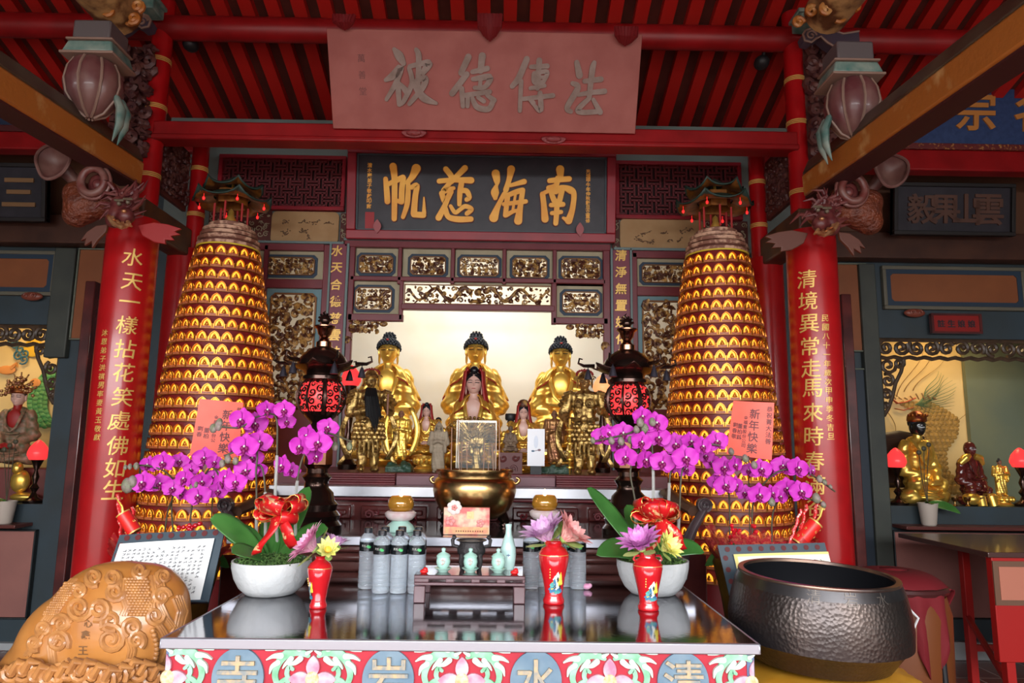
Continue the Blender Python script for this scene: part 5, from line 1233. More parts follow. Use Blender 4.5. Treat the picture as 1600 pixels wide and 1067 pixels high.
# ================= CENSER AND SLAB OBJECTS =================
Y = 3.38; p = px(741, 800, Y); p.z = z1; s = (px(806, 770, Y).x-px(676, 770, Y).x)/130
t = thing('brass_censer', p, 'big polished brass incense censer with two small loop handles in the middle of the altar', 'censer')
zt_ = px(741, 733, Y).z-z1; zb_ = px(741, 812, Y).z-z1
def L2(pr): return [(r_*s, zb_+(812-y)*(zt_-zb_)/79) for r_, y in pr]
m = MB(); m.lathe(L2([(20, 812), (38, 808), (54, 796), (62, 780), (65, 766), (64, 753), (61, 748), (58, 746), (58, 741), (60, 738), (60, 733), (57, 733), (54, 742), (50, 760)]), 64); m.build('bowl', brass, t)
m = MB(); m.lathe([(54*s, 0), (0, .001)], 40, (0, 0, L2([(0, 742)])[0][1])); m.build('ash', mat('ash_grey', (.3, .27, .24), .9), t)
for sx_ in (-1, 1):
    m = MB(); zz = L2([(0, 752)])[0][1]; m.tube([(sx_*(60+9*math.cos(q_)+3*q_)*s, 0, zz+.002+.016*math.sin(q_)) for q_ in [-2.6+.35*i for i in range(13)]], .0075, 10); m.build('handle', brass, t)
for a in (-PI/2, PI/6, 5*PI/6):
    m = MB(); m.tube([(math.cos(a)*.14, math.sin(a)*.14, zb_+.03), (math.cos(a)*.17, math.sin(a)*.17, zb_*.5), (math.cos(a)*.15, math.sin(a)*.15, 0)], [.03, .022, .018], 10); m.build('leg', bronze, t)
rd = random.Random(8)
ords = ['leftmost', 'second from the left', 'third from the left', 'fourth from the left', 'fifth from the left', 'sixth from the left', 'seventh from the left', 'second from the right', 'rightmost']
for k, (x, y0) in enumerate(((706, 668), (716, 652), (722, 690), (729, 690), (757, 690), (764, 700), (769, 695), (775, 672), (780, 655))):
    a = px(x, y0, Y-.02+.02*(k % 3)); b = px(x+rd.uniform(-2, 2), 738, Y-.02+.02*(k % 3)); m = MB(); m.tube([b, a], .0022, 6)
    tag(m.build('incense_stick', mat('incense_brown', (.38, .22, .15), .7)), 'thin incense stick in the brass censer, '+ords[k]+' of nine', 'incense stick', 'incense sticks in the brass censer')
def candlecup(x, Y, lab):
    p = px(x, 830, Y); p.z = z1; t = thing('lotus_candle_cup', p, lab, 'candle')
    s = 1/1100.*Y
    m = MB(); m.lathe([(21*s, 0), (22*s, 3*s), (19*s, 9*s), (13*s, 14*s), (10*s, 17*s)], 24, mod=lambda a, z: 1+.05*abs(math.sin(6*a))); m.build('green_foot', celadon, t)
    m = MB(); m.lathe([(10*s, 15*s), (17*s, 17*s), (22*s, 22*s), (23*s, 27*s), (19*s, 30*s), (16*s, 27*s)], 28, mod=lambda a, z: 1+.04*abs(math.sin(7*a))); m.build('pink_lotus_rim', mat('pale_pink_ceramic', (.72, .52, .53), .3, 0, (.78, .68, .66), 30), t)
    m = MB(); m.lathe([(13*s, 29*s), (18*s, 33*s), (20*s, 39*s), (19*s, 46*s), (16*s, 51*s), (15*s, 52*s), (15*s, 50*s)], 28); m.build('amber_glass', mat('amber_glass', (.50, .24, .03), .06, .3, (.34, .14, .015), 20, coat=1, em=(1, .5, .08), es=.06), t)
    m = MB(); m.lathe([(14*s, 0), (0, .001)], 20, (0, 0, 50*s)); m.build('wax', mat('wax_glow', (.9, .7, .5), .5, em=(1, .6, .3), es=.4), t)
    m = MB(); m.lathe([(.0, 50*s), (2.2*s, 52*s), (2.8*s, 54.5*s), (1.6*s, 58*s), (0, 62*s)], 10); m.build('flame', flame, t)
candlecup(625, 3.2, 'burning candle in amber glass on lotus stand, left of the brass censer')
candlecup(851, 3.3, 'burning candle in amber glass on lotus stand, right of the brass censer')
# greeting card box
Y = 3.1; a, b, c, d = at2(693, 793, 765, 836, Y); p = V(((a+b)/2, Y, z1)); w_, h_ = b-a, d-z1
t = thing('greeting_card', p, 'pink and gold new year greeting card with pop-up blossom in front of the censer', 'card')
m = MB(); m.b2((-w_/2, 0, 0), (w_/2, .03, h_)); m.build('card', mat('card_pink_gold', (.72, .16, .15), .4, 0, (.85, .60, .42), 14, ramp=(.4, .55)), t, bevel=.002)
m = MB(); m.b2((-w_/2+.004, -.0015, .004), (w_/2-.004, 0, h_*.28)); m.build('gold_foot_band', mat('card_gold', (.80, .52, .22), .4, 0, (.84, .30, .18), 40), t)
m = MB()
for k in range(12): m.box((-w_*.22+k*w_*.052, -.003, h_*.13), (.005, .002, .006))
m.build('printed_line', mat('card_ink', (.25, .08, .04), .5), t)
def blossom(mb, c, r, n=6, y=0):
    for k in range(n):
        a = 2*PI*k/n; mb.ell((c[0]+r*.6*math.cos(a), y, c[1]+r*.6*math.sin(a)), (r*.42, .003, r*.42), 12, 6)
m = MB(); blossom(m, (-w_*.27, h_*1.0), .032, 7, -.004); m.build('popup_blossom', mat('pale_blossom', (.85, .68, .64), .5), t)
m = MB(); blossom(m, (-w_*.27, h_*1.0), .013, 5, -.009); blossom(m, (w_*.3, h_*.42), .018, 5, -.002); blossom(m, (-w_*.35, h_*.5), .022, 5, -.003); m.build('printed_blossoms', mat('card_deep_pink', (.78, .30, .28), .5), t)
m = MB(); m.box((w_*.08, -.002, h_*.72), (.03, .002, .03), Matrix.Rotation(0, 4, 'Y')); m.ell((w_*.08, -.003, h_*.72), (.01, .002, .01), 10, 6); m.build('printed_ticket', mat('card_yellow', (.85, .62, .30), .5), t)

# ================= FRONT ALTAR TABLE =================
YF = 2.0; ztb = px(719, 1001, YF).z; xL_, xR_ = px(256, 998, YF).x, px(1183, 1006, YF).x; YBk = 2.9
t = thing('altar_table', ((xL_+xR_)/2, YF, 0), 'front altar table with mirror-like steel top and painted relief apron 清水岩寺', 'table'); hw = (xR_-xL_)/2
m = MB(); m.b2((-hw, 0, ztb-.02), (hw, YBk-YF, ztb)); m.build('steel_top', steel, t)
m = MB(); m.b2((-hw-.004, -.012, ztb-.026), (hw+.004, .0, ztb+.002)); m.b2((-hw-.006, -.012, ztb-.026), (-hw+.0, YBk-YF, ztb+.002)); m.b2((hw, -.012, ztb-.026), (hw+.006, YBk-YF, ztb+.002)); m.build('edge_trim', steeledge, t, bevel=.003)
m = MB(); m.b2((-hw+.01, .012, 0), (hw-.01, YBk-YF-.02, ztb-.026)); m.build('body', mat('slate_blue_side', (.10, .14, .25), .5), t)
ah = .42; zt0 = ztb-.026
m = MB(); m.b2((-hw+.012, .002, zt0-ah), (hw-.012, .012, zt0)); m.build('red_apron', mat('apron_rose_red', (.42, .018, .035), .6, 0, (.36, .014, .03), 12), t)
pxm = 2*hw/928.            # metres per photo pixel on the apron
apf = lambda u, v, h: V((u, .002-h, v))
grn = mat('pale_mint_relief', (.32, .56, .40), .55, 0, (.15, .38, .22), 26); grnw = mat('mint_white_tips', (.52, .64, .55), .55); pnk = mat('pink_petal_relief', (.58, .18, .28), .55, 0, (.66, .46, .50), 26); blu = mat('medallion_blue_grey', (.11, .18, .25), .65, 0, (.17, .24, .30), 14)
med = [(375, '寺'), (607, '岩'), (836, '水'), (1065, '清')]
zc0 = zt0-42*pxm
for x, ch in med:
    X = (x-719.5)*pxm; m = MB(); m.prism([(X+40*pxm*math.cos(2*PI*i/48), zc0+44*pxm*math.sin(2*PI*i/48)) for i in range(48)], -.006, .004)
    o = m.build('medallion', blu, t)
    m = MB(); put(m, ch, lambda u, v, h: V((u+X, -.006-h, v+zc0+2*pxm)), 62*pxm, .008, th=.008); m.build('gold_character', mat('worn_gold_letter', (.50, .36, .20), .55, 0, (.22, .24, .24), 60), o, bevel=0)
for x in (261, 490, 721, 951, 1179):
    X = (x-719.5)*pxm; m = MB(); sl = -1 if x > 1100 else 1
    sides = (-1, 1) if 300 < x < 1100 else ((1,) if x < 300 else (-1,))
    zf = zc0-1*pxm
    g = MB(); g2 = MB()
    for s_ in sides:
        q = lambda px_, py_, w_: (X+s_*px_*pxm, zf+py_*pxm, w_*pxm)
        brush(g, [[q(8, 34, 6), q(24, 40, 12), q(42, 36, 13), q(54, 22, 11), q(58, 4, 9), q(50, -12, 8), q(38, -16, 6)],
                  [q(30, 0, 8), q(44, -2, 7), q(56, -16, 8), q(58, -34, 9), q(50, -50, 8)],
                  [q(36, -2, 6), q(40, 8, 7), q(37, 17, 7), q(31, 14, 5)], [q(36, -2, 6), q(40, -12, 7), q(36, -20, 7), q(31, -16, 5)]], apf, 0, .006)
        brush(g2, [[q(22, 44, 7), q(40, 50, 7), q(60, 44, 5), q(74, 42, 2)], [q(50, 34, 9), q(62, 33, 6), q(72, 28, 2)], [q(54, 24, 8), q(63, 18, 6), q(66, 8, 2)],
                   [q(20, 30, 9), q(28, 24, 7), q(38, 22, 3)], [q(34, 30, 8), q(42, 22, 5), q(46, 16, 2)], [q(10, 38, 6), q(2, 42, 2)]], apf, 0, .008)
    o = g.build('scroll_leaf', grn, t); g2.build('leaf_tip', grnw, o)
    for k in range(4):
        a = PI/2+k*PI/2
        if x < 300 and k == 1 or x > 1100 and k == 3: continue
        tip = 30 if k % 2 == 0 else 32; pts = []
        for j in range(13):
            u = j/12; rr = 11+(tip+5-11)*(1-abs(2*u-1))**.75; an = a+(u-.5)*1.5; pts.append((X+rr*pxm*math.cos(an), zf+rr*pxm*math.sin(an)))
        xx = [min(max(p_[0], -hw+.013), hw-.013) for p_ in pts]; pts = list(zip(xx, [p_[1] for p_ in pts]))
        m.prism(pts, -.007, .002)
    o = m.build('relief_flower', pnk, t, bevel=.001)
    m = MB(); m.ell((min(max(X, -hw+.02), hw-.02), -.006, zf), (11*pxm, .006, 12*pxm), 20, 8); m.build('flower_centre', mat('ochre_centre', (.62, .36, .16), .6, 0, (.75, .60, .42), 90), o)
m = MB(); m.b2((hw-.03, -.001, 0), (hw-.01, .013, zt0)); m.b2((-hw+.01, -.001, 0), (-hw+.02, .013, zt0)); m.build('corner_strip', mat('slate_blue_side', (.10, .14, .25), .5), t)
ZT = ztb+.0005
def onT(x, y): return pz(x, y, ZT)
# ---- white bowls with orchids, leaves, moss, bow ----
petals_w = 1
def blossom_mesh():
    m = MB()
    m.mi = 0
    def petal(cx, cz, ang, L_, W_, y0, cup, wav=0.):
        def f(u, v):
            t_ = v; w_ = W_*math.sin(PI*min(1, t_**.75))**.7*(1 if t_ < .999 else 0); x = (u-.5)*2*w_; z = L_*t_
            yy = y0-cup*(abs(u-.5)*2)**2*.5-cup*math.sin(t_*PI*.9)*.6+wav*math.sin(u*7+t_*5)
            return V((cx+x*math.cos(ang)+z*math.sin(ang), yy, cz-x*math.sin(ang)+z*math.cos(ang)))
        m.grid(8, 8, f)
    petal(0, 0, 0, .040, .0165, .004, .004); petal(0, 0, 2.35, .040, .0155, .006, .003); petal(0, 0, -2.35, .040, .0155, .006, .003)
    petal(.001, -.002, 1.32, .044, .027, -.001, .006, .001); petal(-.001, -.002, -1.32, .044, .027, -.001, .006, .001)
    m.mi = 1
    for s_ in (-1, 1): m.ell((s_*.0065, -.010, -.006), (.006, .006, .008), 8, 6)
    m.ell((0, -.014, -.014), (.006, .006, .009), 8, 6); m.tube([(0, -.014, -.018), (0, -.018, -.024), (0, -.014, -.028)], [.005, .0035, .001], 6)
    m.mi = 2; m.ell((0, -.012, .001), (.0032, .005, .004), 8, 6)
    me = m.mesh('orchid_blossom')
    for q in (magenta, lipm, whitey): me.materials.append(q)
    me.polygons.foreach_set('material_index', m.m); me.polygons.foreach_set('use_smooth', [True]*len(me.polygons)); return me
BM = blossom_mesh()
def orchid_pixels(t, base, blooms, buds, Y0, sprays, rd, pxsize=42, sleeved=True):
    """blossoms at photo positions: (x, y, size_px, yaw, tilt, depth offset)"""
    o0 = t.location
    for x, y, s_, yaw, tilt, dy in blooms:
        P = px(x, y, Y0+dy); k = s_*(Y0+dy)/1100./.084
        o = bpy.data.objects.new('blossom', BM); COL.objects.link(o); o.parent = t; o.location = P-o0
        o.rotation_euler = (tilt, rd.uniform(-.2, .2), yaw); o.scale = (k, k, k)
    m = MB()
    for x, y, s_ in buds:
        P = px(x, y, Y0-.02)-o0; k = s_*Y0/1100.; m = MB(); m.ell(P, (k*.42, k*.42, k*.58), 10, 8); m.ell(P+V((k*.1, -.004, -k*.1)), (k*.38, k*.35, k*.5), 8, 6); m.build('bud', budg, t)
    for sp_ in sprays:
        pts = [px(x, y, Y0+dy)-o0 for x, y, dy in sp_]
        Q = [pts[0]+(pts[1]-pts[0])*(i/5) for i in range(5)]+pts[1:] if len(pts) > 1 else pts
        # smooth
        R_ = []
        for i in range(len(pts)-1):
            p0, p1, p2, p3 = pts[max(i-1, 0)], pts[i], pts[i+1], pts[min(i+2, len(pts)-1)]
            for k in range(6):
                u = k/6; R_.append(.5*((2*p1)+(p2-p0)*u+(2*p0-5*p1+4*p2-p3)*u*u+(3*p1-p0-3*p2+p3)*u**3))
        R_.append(pts[-1]); m = MB(); m.tube(R_, .0036, 7); o = m.build('flower_stem', stemg, t)
        if sleeved: m = MB(); n_ = max(2, len(R_)//3); m.tube(R_[:n_], .0062, 8); m.build('clear_sleeve', sleeve, o)
def leaf(mb, base, d, L_, W_, droop, up=.5, roll=.9):
    d = V(d).normalized(); sd = d.cross(V((0, 0, 1))).normalized(); sg = -1 if sd.y > 0 else 1
    sd = (sd*math.cos(roll)-V((0, 0, 1))*sg*math.sin(roll)*abs(sd.y)).normalized()
    def f(u, v):
        w_ = W_*math.sin(PI*min(1, (v*.94+.06)))**.55; a = abs(u-.5)*2
        return V(base)+d*(L_*v*(1-.12*v))+sd*((u-.5)*2*w_)+V((0, 0, L_*(up*v-droop*v*v)+.18*w_*a*a))
    mb.grid(8, 14, f)
def bow(t, c, s, lm, seed=1):
    rd = random.Random(seed)
    for k in range(13):
        a = 2*PI*k/13+rd.uniform(-.2, .2); el = rd.uniform(-.1, .95); d = V((math.cos(a)*math.cos(el), math.sin(a)*math.cos(el)*.8, math.sin(el)*.9)); L_ = s*rd.uniform(.75, 1.1)
        n_ = d.cross(V((rd.uniform(-.4, .4), rd.uniform(-.4, .4), 1))).normalized(); up = n_.cross(d).normalized()
        pts = []
        for i in range(15):
            u = i/14; q = 2*PI*u-PI; l_ = (1+math.cos(q))/2; pts.append(V(c)+d*L_*l_+up*math.sin(q)*s*.28*(l_**.6))
        m = MB(); m.grid(2, 14, lambda u, v: pts[int(round(v*14))]+n_*(u-.5)*s*.62*(.45+.55*math.sin(PI*v)))
        o = m.build('ribbon_loop', lm, t, thick=.0012)
        m = MB()
        for e in (-.5, .5): m.tube([pts[i]+n_*e*s*.62*(.45+.55*math.sin(PI*i/14)) for i in range(15)], .0008, 4)
        m.build('gold_wire_edge', gold, o)
    for k, (dx, dz) in enumerate(((-.45, -1.5), (.8, -1.2))):
        m = MB(); m.grid(2, 12, lambda u, v: V(c)+V((dx*s*v+.12*s*math.sin(v*5), -s*(.35+.25*math.sin(v*3)), dz*s*v*.8))+V((math.cos(.5), -.3, .35))*(u-.5)*s*.42); m.build('ribbon_tail', lm, t, thick=.0012)
ribbon = mat('red_gold_ribbon', (.62, .012, .015), .3, .1, (.80, .45, .22), 38, ramp=(.56, .6))
def bowl_orchid(x, yb, ytop, wpx, label):
    p = onT(x, yb); Y = p.y+.10; p = V((px(x, yb-20, Y).x, Y, ZT)); s = Y/1100.; r = wpx/2*s*.98; h = px(x, ytop, Y-r*.0).z-ZT
    t = thing('orchid_in_white_bowl', p, label, 'potted orchid')
    m = MB(); m.lathe([(r*.50, 0), (r*.62, .004), (r*.80, h*.22), (r*.93, h*.5), (r*.99, h*.8), (r, h), (r*.95, h), (r*.90, h*.86), (r*.9, h*.8)], 56, mod=lambda a, z: 1+.004*math.sin(z*420)); m.build('bowl', whitec, t)
    m = MB(); rd = random.Random(int(x)); m.lathe([(r*.91, h*.84), (r*.7, h*.98), (r*.3, h*1.06), (0, h*1.08)], 32)
    for k in range(320):
        a = rd.uniform(0, 2*PI); q = r*.9*math.sqrt(rd.random()); zz = h*.86+.22*h*(1-q/r); m.tube([(q*math.cos(a), q*math.sin(a), zz), (q*math.cos(a)+rd.uniform(-.012, .012), q*math.sin(a)+rd.uniform(-.012, .012), zz+rd.uniform(.006, .02)), (q*math.cos(a)+rd.uniform(-.018, .018), q*math.sin(a)+rd.uniform(-.018, .018), zz+rd.uniform(.0, .02))], .0022, 4)
    m.build('moss', mossm, t)
    return t, p, r, h
tA, pA, rA, hA = bowl_orchid(423, 937, 874, 118, 'purple moth orchid with red bow in white bowl, left end of the steel table')
tB, pB, rB, hB = bowl_orchid(1020, 936, 874, 110, 'purple moth orchid with red bow in white bowl, right end of the steel table')
for t, p, r, h, Ls, bc_, sd in ((tA, pA, rA, hA, (((-1, -.3, 0), .22, .05, .35, 1.0), ((-.6, -1, 0), .17, .045, .25, .5), ((-.35, .8, 0), .2, .045, .4, 1.1), ((.25, .9, 0), .23, .042, .25, 1.3), ((.7, .4, 0), .2, .04, .4, .9), ((-.9, .2, 0), .2, .045, .5, .9)), (437, 805), 1),
                                (tB, pB, rB, hB, (((-1, .3, 0), .25, .045, .2, 1.2), ((-1, -.3, 0), .23, .042, .45, .55), ((-.6, -.9, 0), .16, .04, .3, .6), ((.5, .6, 0), .2, .04, .4, .9), ((1, -.1, 0), .19, .035, .55, .7), ((-.3, .9, 0), .2, .04, .3, 1.2)), (1028, 812), 2)):
    for d, L_, W_, dr, up in Ls: m = MB(); leaf(m, V((d[0]*.02, d[1]*.02, h*1.0)), d, L_, W_, dr, up); m.build('leaf', green, t, thick=.0025)
    c = px(bc_[0], bc_[1], p.y-.06)-p; bow(t, c, .105, ribbon, sd)
rd = random.Random(3)
bl = lambda L_: [(x, y, s_, rd.uniform(-.35, .35) if w is None else w, rd.uniform(-.15, .15), rd.uniform(-.03, .03)+dd) for x, y, s_, w, dd in L_]
orchid_pixels(tA, None, bl([(379, 656, 42, None, 0), (398, 662, 40, .5, .05), (416, 641, 34, .7, .05), (445, 640, 34, .0, 0), (448, 659, 28, .3, .06), (384, 697, 44, None, -.03), (405, 690, 40, .4, .03), (366, 700, 26, -.6, .04), (395, 715, 34, .2, .05),
    (498, 691, 42, .1, -.04), (482, 680, 36, -.4, .03), (512, 668, 34, .3, .03), (471, 697, 40, -.3, 0), (491, 713, 32, 1.0, -.02), (443, 727, 36, -.5, 0), (455, 735, 28, .5, .04), (385, 735, 38, .1, -.02), (369, 752, 34, .1, -.03), (355, 745, 30, -.4, .02), (402, 735, 30, .5, .05)]),
    [(341, 665, 14), (333, 669, 13), (343, 660, 12), (356, 717, 12), (368, 720, 11), (523, 697, 12), (546, 697, 11), (347, 724, 11)], pA.y+.06,
    [[(434, 858, .0), (430, 780, .0), (433, 700, .02), (430, 650, .03), (400, 652, 0), (375, 668, -.02), (340, 665, -.02)], [(414, 858, 0), (415, 780, 0), (408, 728, .02), (385, 738, 0), (355, 745, 0)], [(462, 858, .0), (462, 780, 0), (469, 728, .0), (482, 700, 0), (505, 676, 0), (550, 690, -.02)], [(400, 855, 0), (401, 790, 0), (400, 740, 0), (398, 700, .0), (350, 712, 0)]], rd)
orchid_pixels(tB, None, bl([(1002, 650, 34, .3, 0), (1024, 661, 40, .2, .03), (1028, 683, 40, .1, -.01), (942, 682, 36, -.2, 0), (950, 676, 30, .5, .04), (973, 677, 40, 0, 0), (1001, 690, 36, .3, -.02), (979, 714, 38, -.5, -.02), (1006, 718, 38, .6, 0), (965, 697, 26, .2, .05),
    (1056, 694, 40, -.2, .02), (1070, 715, 44, .1, -.04), (1035, 722, 40, -.2, 0), (1078, 690, 34, .3, .04), (1096, 697, 34, .4, 0), (1119, 690, 38, .1, 0), (1071, 733, 30, .1, .05), (1048, 730, 26, .2, .06)]),
    [(1000, 660, 13), (1008, 668, 11), (994, 671, 11), (1019, 659, 12), (955, 688, 11), (970, 689, 12), (985, 687, 11), (1006, 671, 10), (926, 688, 9)], pB.y+.06,
    [[(1019, 858, 0), (1021, 780, 0), (1019, 700, .02), (1012, 660, .02), (985, 676, 0), (945, 686, 0), (925, 690, -.01)], [(1042, 860, 0), (1045, 780, 0), (1048, 735, 0), (1060, 705, 0), (1100, 694, 0), (1125, 696, 0)], [(1058, 862, .0), (1062, 790, 0), (1065, 740, 0), (1075, 715, 0)], [(992, 858, 0), (993, 790, 0), (985, 735, 0), (1000, 700, 0)]], rd)
# ================= THINGS ON THE STEEL TABLE =================
lotpink = mat('lotus_pink', (.80, .26, .50), .45, 0, (.86, .50, .66), 30); lotlilac = mat('lotus_lilac', (.66, .30, .62), .45, 0, (.80, .55, .76), 30)
lotsal = mat('lotus_salmon', (.84, .28, .28), .45, 0, (.88, .50, .46), 30); lotyel = mat('lotus_yellow', (.78, .76, .16), .45, 0, (.86, .82, .36), 30); lotmag = mat('lotus_magenta', (.62, .12, .52), .45, 0, (.76, .36, .68), 30)
lotgr = mat('lotus_sepal_green', (.22, .38, .08), .45, 0, (.45, .52, .18), 20)
def lotus(t, c, R_, ax, m_, openness=.7, n=9, centre=None):
    c = V(c); q = V((0, 0, 1)).rotation_difference(V(ax).normalized()).to_matrix().to_4x4(); M0 = Matrix.Translation(c) @ q
    m = MB()
    for lay in range(4):
        for k in range(n+2*(lay == 0)):
            a = 2*PI*(k+.5*(lay % 2))/(n+2*(lay == 0)); L_ = R_*(1-.10*lay); op = openness*(1-.2*lay)*.88
            def f(u, v):
                w_ = R_*.19*math.sin(PI*min(1, v**.8*.97+.03))**.8*(1 if v < .995 else .12); r_ = R_*.12+L_*(math.sin(op*PI/2*(.4+.6*v))*v); z = L_*math.cos(op*PI/2*(.4+.6*v))*v
                x = (u-.5)*2*w_; r_ -= .25*abs(x)*0
                return V((r_*math.cos(a)-x*math.sin(a), r_*math.sin(a)+x*math.cos(a), z))
            m.grid(4, 7, f, M0)
    o = m.build('lotus_flower', m_, t)
    m = MB()
    for k in range(4):
        a = 2*PI*k/4+.4
        m.grid(4, 6, lambda u, v: V(((R_*.15+R_*.75*math.sin((openness+.12)*PI/2)*v)*math.cos(a)-(u-.5)*R_*.42*math.sin(PI*v*.97+.05)**.8*math.sin(a), (R_*.15+R_*.75*math.sin((openness+.12)*PI/2)*v)*math.sin(a)+(u-.5)*R_*.42*math.sin(PI*v*.97+.05)**.8*math.cos(a), -R_*.04+R_*.75*math.cos((openness+.12)*PI/2)*v)), M0)
    m.ell((0, 0, 0), (R_*.17, R_*.17, R_*.12), 10, 6, M0)
    m.build('sepals', lotgr, o)
    if centre: m = MB(); m.ell((0, 0, R_*.3), (R_*.22, R_*.22, R_*.2), 10, 8, M0); m.build('stamens', centre, o)
    return o
def vase(x, yb, ytop, wmax, label, neckw, handles=False, old=None):
    p = onT(x, yb-6); s = p.y/1100.; h = px(x, ytop, p.y).z-ZT; r = wmax/2*s
    t = thing('red_flower_vase', p, label, 'vase')
    pr = [(.66, 0), (.70, .02), (.70, .06), (.60, .11), (.58, .15), (.70, .35), (.90, .58), (1, .72), (.97, .79), (.80, .86), (.55, .90), (neckw*.97, .94), (neckw, .98), (neckw*1.15, 1), (neckw*.95, .995)]
    m = MB(); m.lathe([(a*r, b*h) for a, b in pr], 40); m.build('body', vasered, t)
    m = MB(); m.lathe([(.985*r, .765*h), (.995*r, .77*h), (.99*r, .775*h)], 40, cap=False); m.build('gilt_line', goldpaint, t)
    if handles:
        for s_ in (-1, 1): m = MB(); m.tube([(s_*r*.55, 0, h*.93), (s_*r*.85, 0, h*.93), (s_*r*.95, 0, h*.87), (s_*r*.8, 0, h*.83)], r*.09, 8); m.build('handle', vasered, t)
    # painted figure transfer (robed elder shapes) on the front
    m = MB(); rd = random.Random(int(x))
    def wrap(u, z, h_=0.0008):
        rr = r*(.60+(1-.60)*min(1, max(0, (z/h-.15)/.55)))*1.0+h_; a = -PI/2+u/rr; return V((rr*math.cos(a), rr*math.sin(a), z))
    u0 = .12*r if old is None else old*r
    cols = [('decal_white', (.75, .74, .70)), ('decal_yellow', (.75, .62, .08)), ('decal_blue', (.06, .20, .36)), ('decal_black', (.03, .03, .03)), ('decal_teal', (.10, .38, .36))]
    for (nm, c_), spots in zip(cols, (((0, .40, .2, .055), (.1, .46, .12, .04), (.03, .30, .16, .05)), ((.25, .36, .18, .05), (-.25, .30, .14, .045), (.3, .44, .08, .05)), ((-.28, .24, .22, .04), (.2, .22, .2, .035), (-.12, .34, .1, .05)), ((.1, .40, .06, .03), (-.1, .28, .08, .02), (.25, .28, .06, .03)), ((-.3, .31, .12, .03), (.05, .20, .22, .02)))):
        m = MB()
        for du, z, w_, h2 in spots:
            n_ = 14; vs = [wrap(u0+du*r, z*h)]+[wrap(u0+(du+w_*math.cos(2*PI*i/n_)*(1+.3*math.sin(3*i)))*r, (z+h2*1.35*math.sin(2*PI*i/n_)*(1+.25*math.cos(2*i)))*h, .0008+.0004*cols.index((nm, c_))) for i in range(n_)]
            m.add(vs, [(0, 1+i, 1+(i+1) % n_) for i in range(n_)])
        m.build('painted_figure', mat(nm, c_, .3), t)
    m = MB()
    for k in range(4): m.ell(wrap(u0-.42*r, (.56-.045*k)*h, .001), (.0022, .001, .003), 6, 4)
    m.build('painted_letters', goldpaint, t)
    return t, h, r, p
t, h, r, p = vase(497, 955, 868, 37, 'small glossy red vase with one pink and one yellow lotus, leftmost on the table', .42, old=-.75)
lotus(t, px(492, 858, p.y-.02)-p, .085, (-.9, -.35, .75), lotpink, .75, 11); lotus(t, px(512, 862, p.y-.06)-p, .055, (.25, -.9, .5), lotyel, .42, 8, mat('stamen_yellow', (.75, .45, .05), .6)); lotus(t, px(520, 857, p.y+.04)-p, .06, (.3, .2, 1), lotlilac, .55, 9)
t, h, r, p = vase(865, 948, 843, 46, 'large red vase with lilac and salmon lotus blossoms right of the low stand', .62)
lotus(t, px(857, 845, p.y)-p, .10, (-.42, -.25, .9), lotlilac, .62, 11); lotus(t, px(880, 843, p.y-.02)-p, .095, (.75, -.25, .75), lotsal, .6, 11)
t, h, r, p = vase(1013, 958, 862, 45, 'red vase with side handles, magenta and yellow lotuses, standing before the right white bowl', .52, True)
lotus(t, px(1003, 858, p.y)-p, .085, (-.3, -.35, .85), lotmag, .7, 12); lotus(t, px(1036, 858, p.y-.05)-p, .062, (.65, -.75, .55), lotyel, .55, 9, mat('stamen_yellow', (.75, .45, .05), .6))
# ---- water bottles ----
wat = mat('water_bottle_plastic', (.86, .93, 1), .05, 0, tr=.76, ior=1.2); capm = mat('smoky_cap', (.02, .02, .025), .2, coat=.6)
def mkbottle(label, p):
    t = thing('water_bottle', p, label, 'bottle', 'clear water bottles on the steel table')
    H = .215; r = .0305
    pr = [(.6*r, 0), (.9*r, .002), (r, .010)]
    for k in range(7): z = .016+k*.0155; pr += [(r*.985, z), (r*.93, z+.004), (r*.985, z+.008)]
    pr += [(r, .130), (r*.97, .134), (r*.97, .168), (r, .171), (r*.93, .182), (r*.6, .194), (r*.42, .199), (r*.42, .203)]
    m = MB(); m.lathe(pr, 28); m.build('bottle_body', wat, t)
    m = MB(); m.lathe([(r*1.0, .135), (r*1.005, .136), (r*1.005, .166), (r*1.0, .167)], 28, cap=False); lb = m.build('wrap_label', mat('black_label', (.006, .008, .01), .25), t)
    m = MB(); rr = r*1.02
    W_ = lambda u, z: V((rr*math.cos(-PI/2+u/rr), rr*math.sin(-PI/2+u/rr), z))
    for i, ch in enumerate('天然水'): put(m, ch, lambda u, v, h: W_(u-.014+i*.0095, v+.154), .009, .02, th=.0)
    m.build('label_lettering', whitey, lb)
    m = MB()
    for k in range(5): a = .3+k*.5; m.tube([W_(.008, .146), W_(.008+.006*math.cos(a), .146+.007*math.sin(a)), W_(.008+.012*math.cos(a+.3), .146+.012*math.sin(a+.3))], [.0008, .0022, .0004], 5)
    m.build('label_leaf', mat('label_green', (.10, .55, .18), .4), lb)
    m = MB(); m.lathe([(r*.5, .198), (r*.52, .2), (r*.5, .216), (r*.4, .2175), (0, .2175)], 24); m.build('cap', capm, t)
    return t
bspots = [(572, 925, 'leftmost bottle of the left cluster, slightly behind its row'), (599, 922, 'bottle peeping out behind the second front bottle of the left cluster'), (623, 922, 'bottle peeping out behind the third front bottle of the left cluster'), (648, 922, 'rearmost bottle at the right end of the left cluster, by the low stand'),
          (594, 932, 'front-row bottle second from the left in the left cluster'), (618, 932, 'front-row bottle third from the left in the left cluster'), (642, 932, 'front-row bottle touching the left leg of the low stand'),
          (829, 925, 'first bottle right of the low stand, left of the large red vase'), (848, 922, 'bottle half hidden behind the left side of the large red vase'), (882, 922, 'bottle behind the right shoulder of the large red vase'), (900, 925, 'rightmost water bottle, clear of the large red vase')]
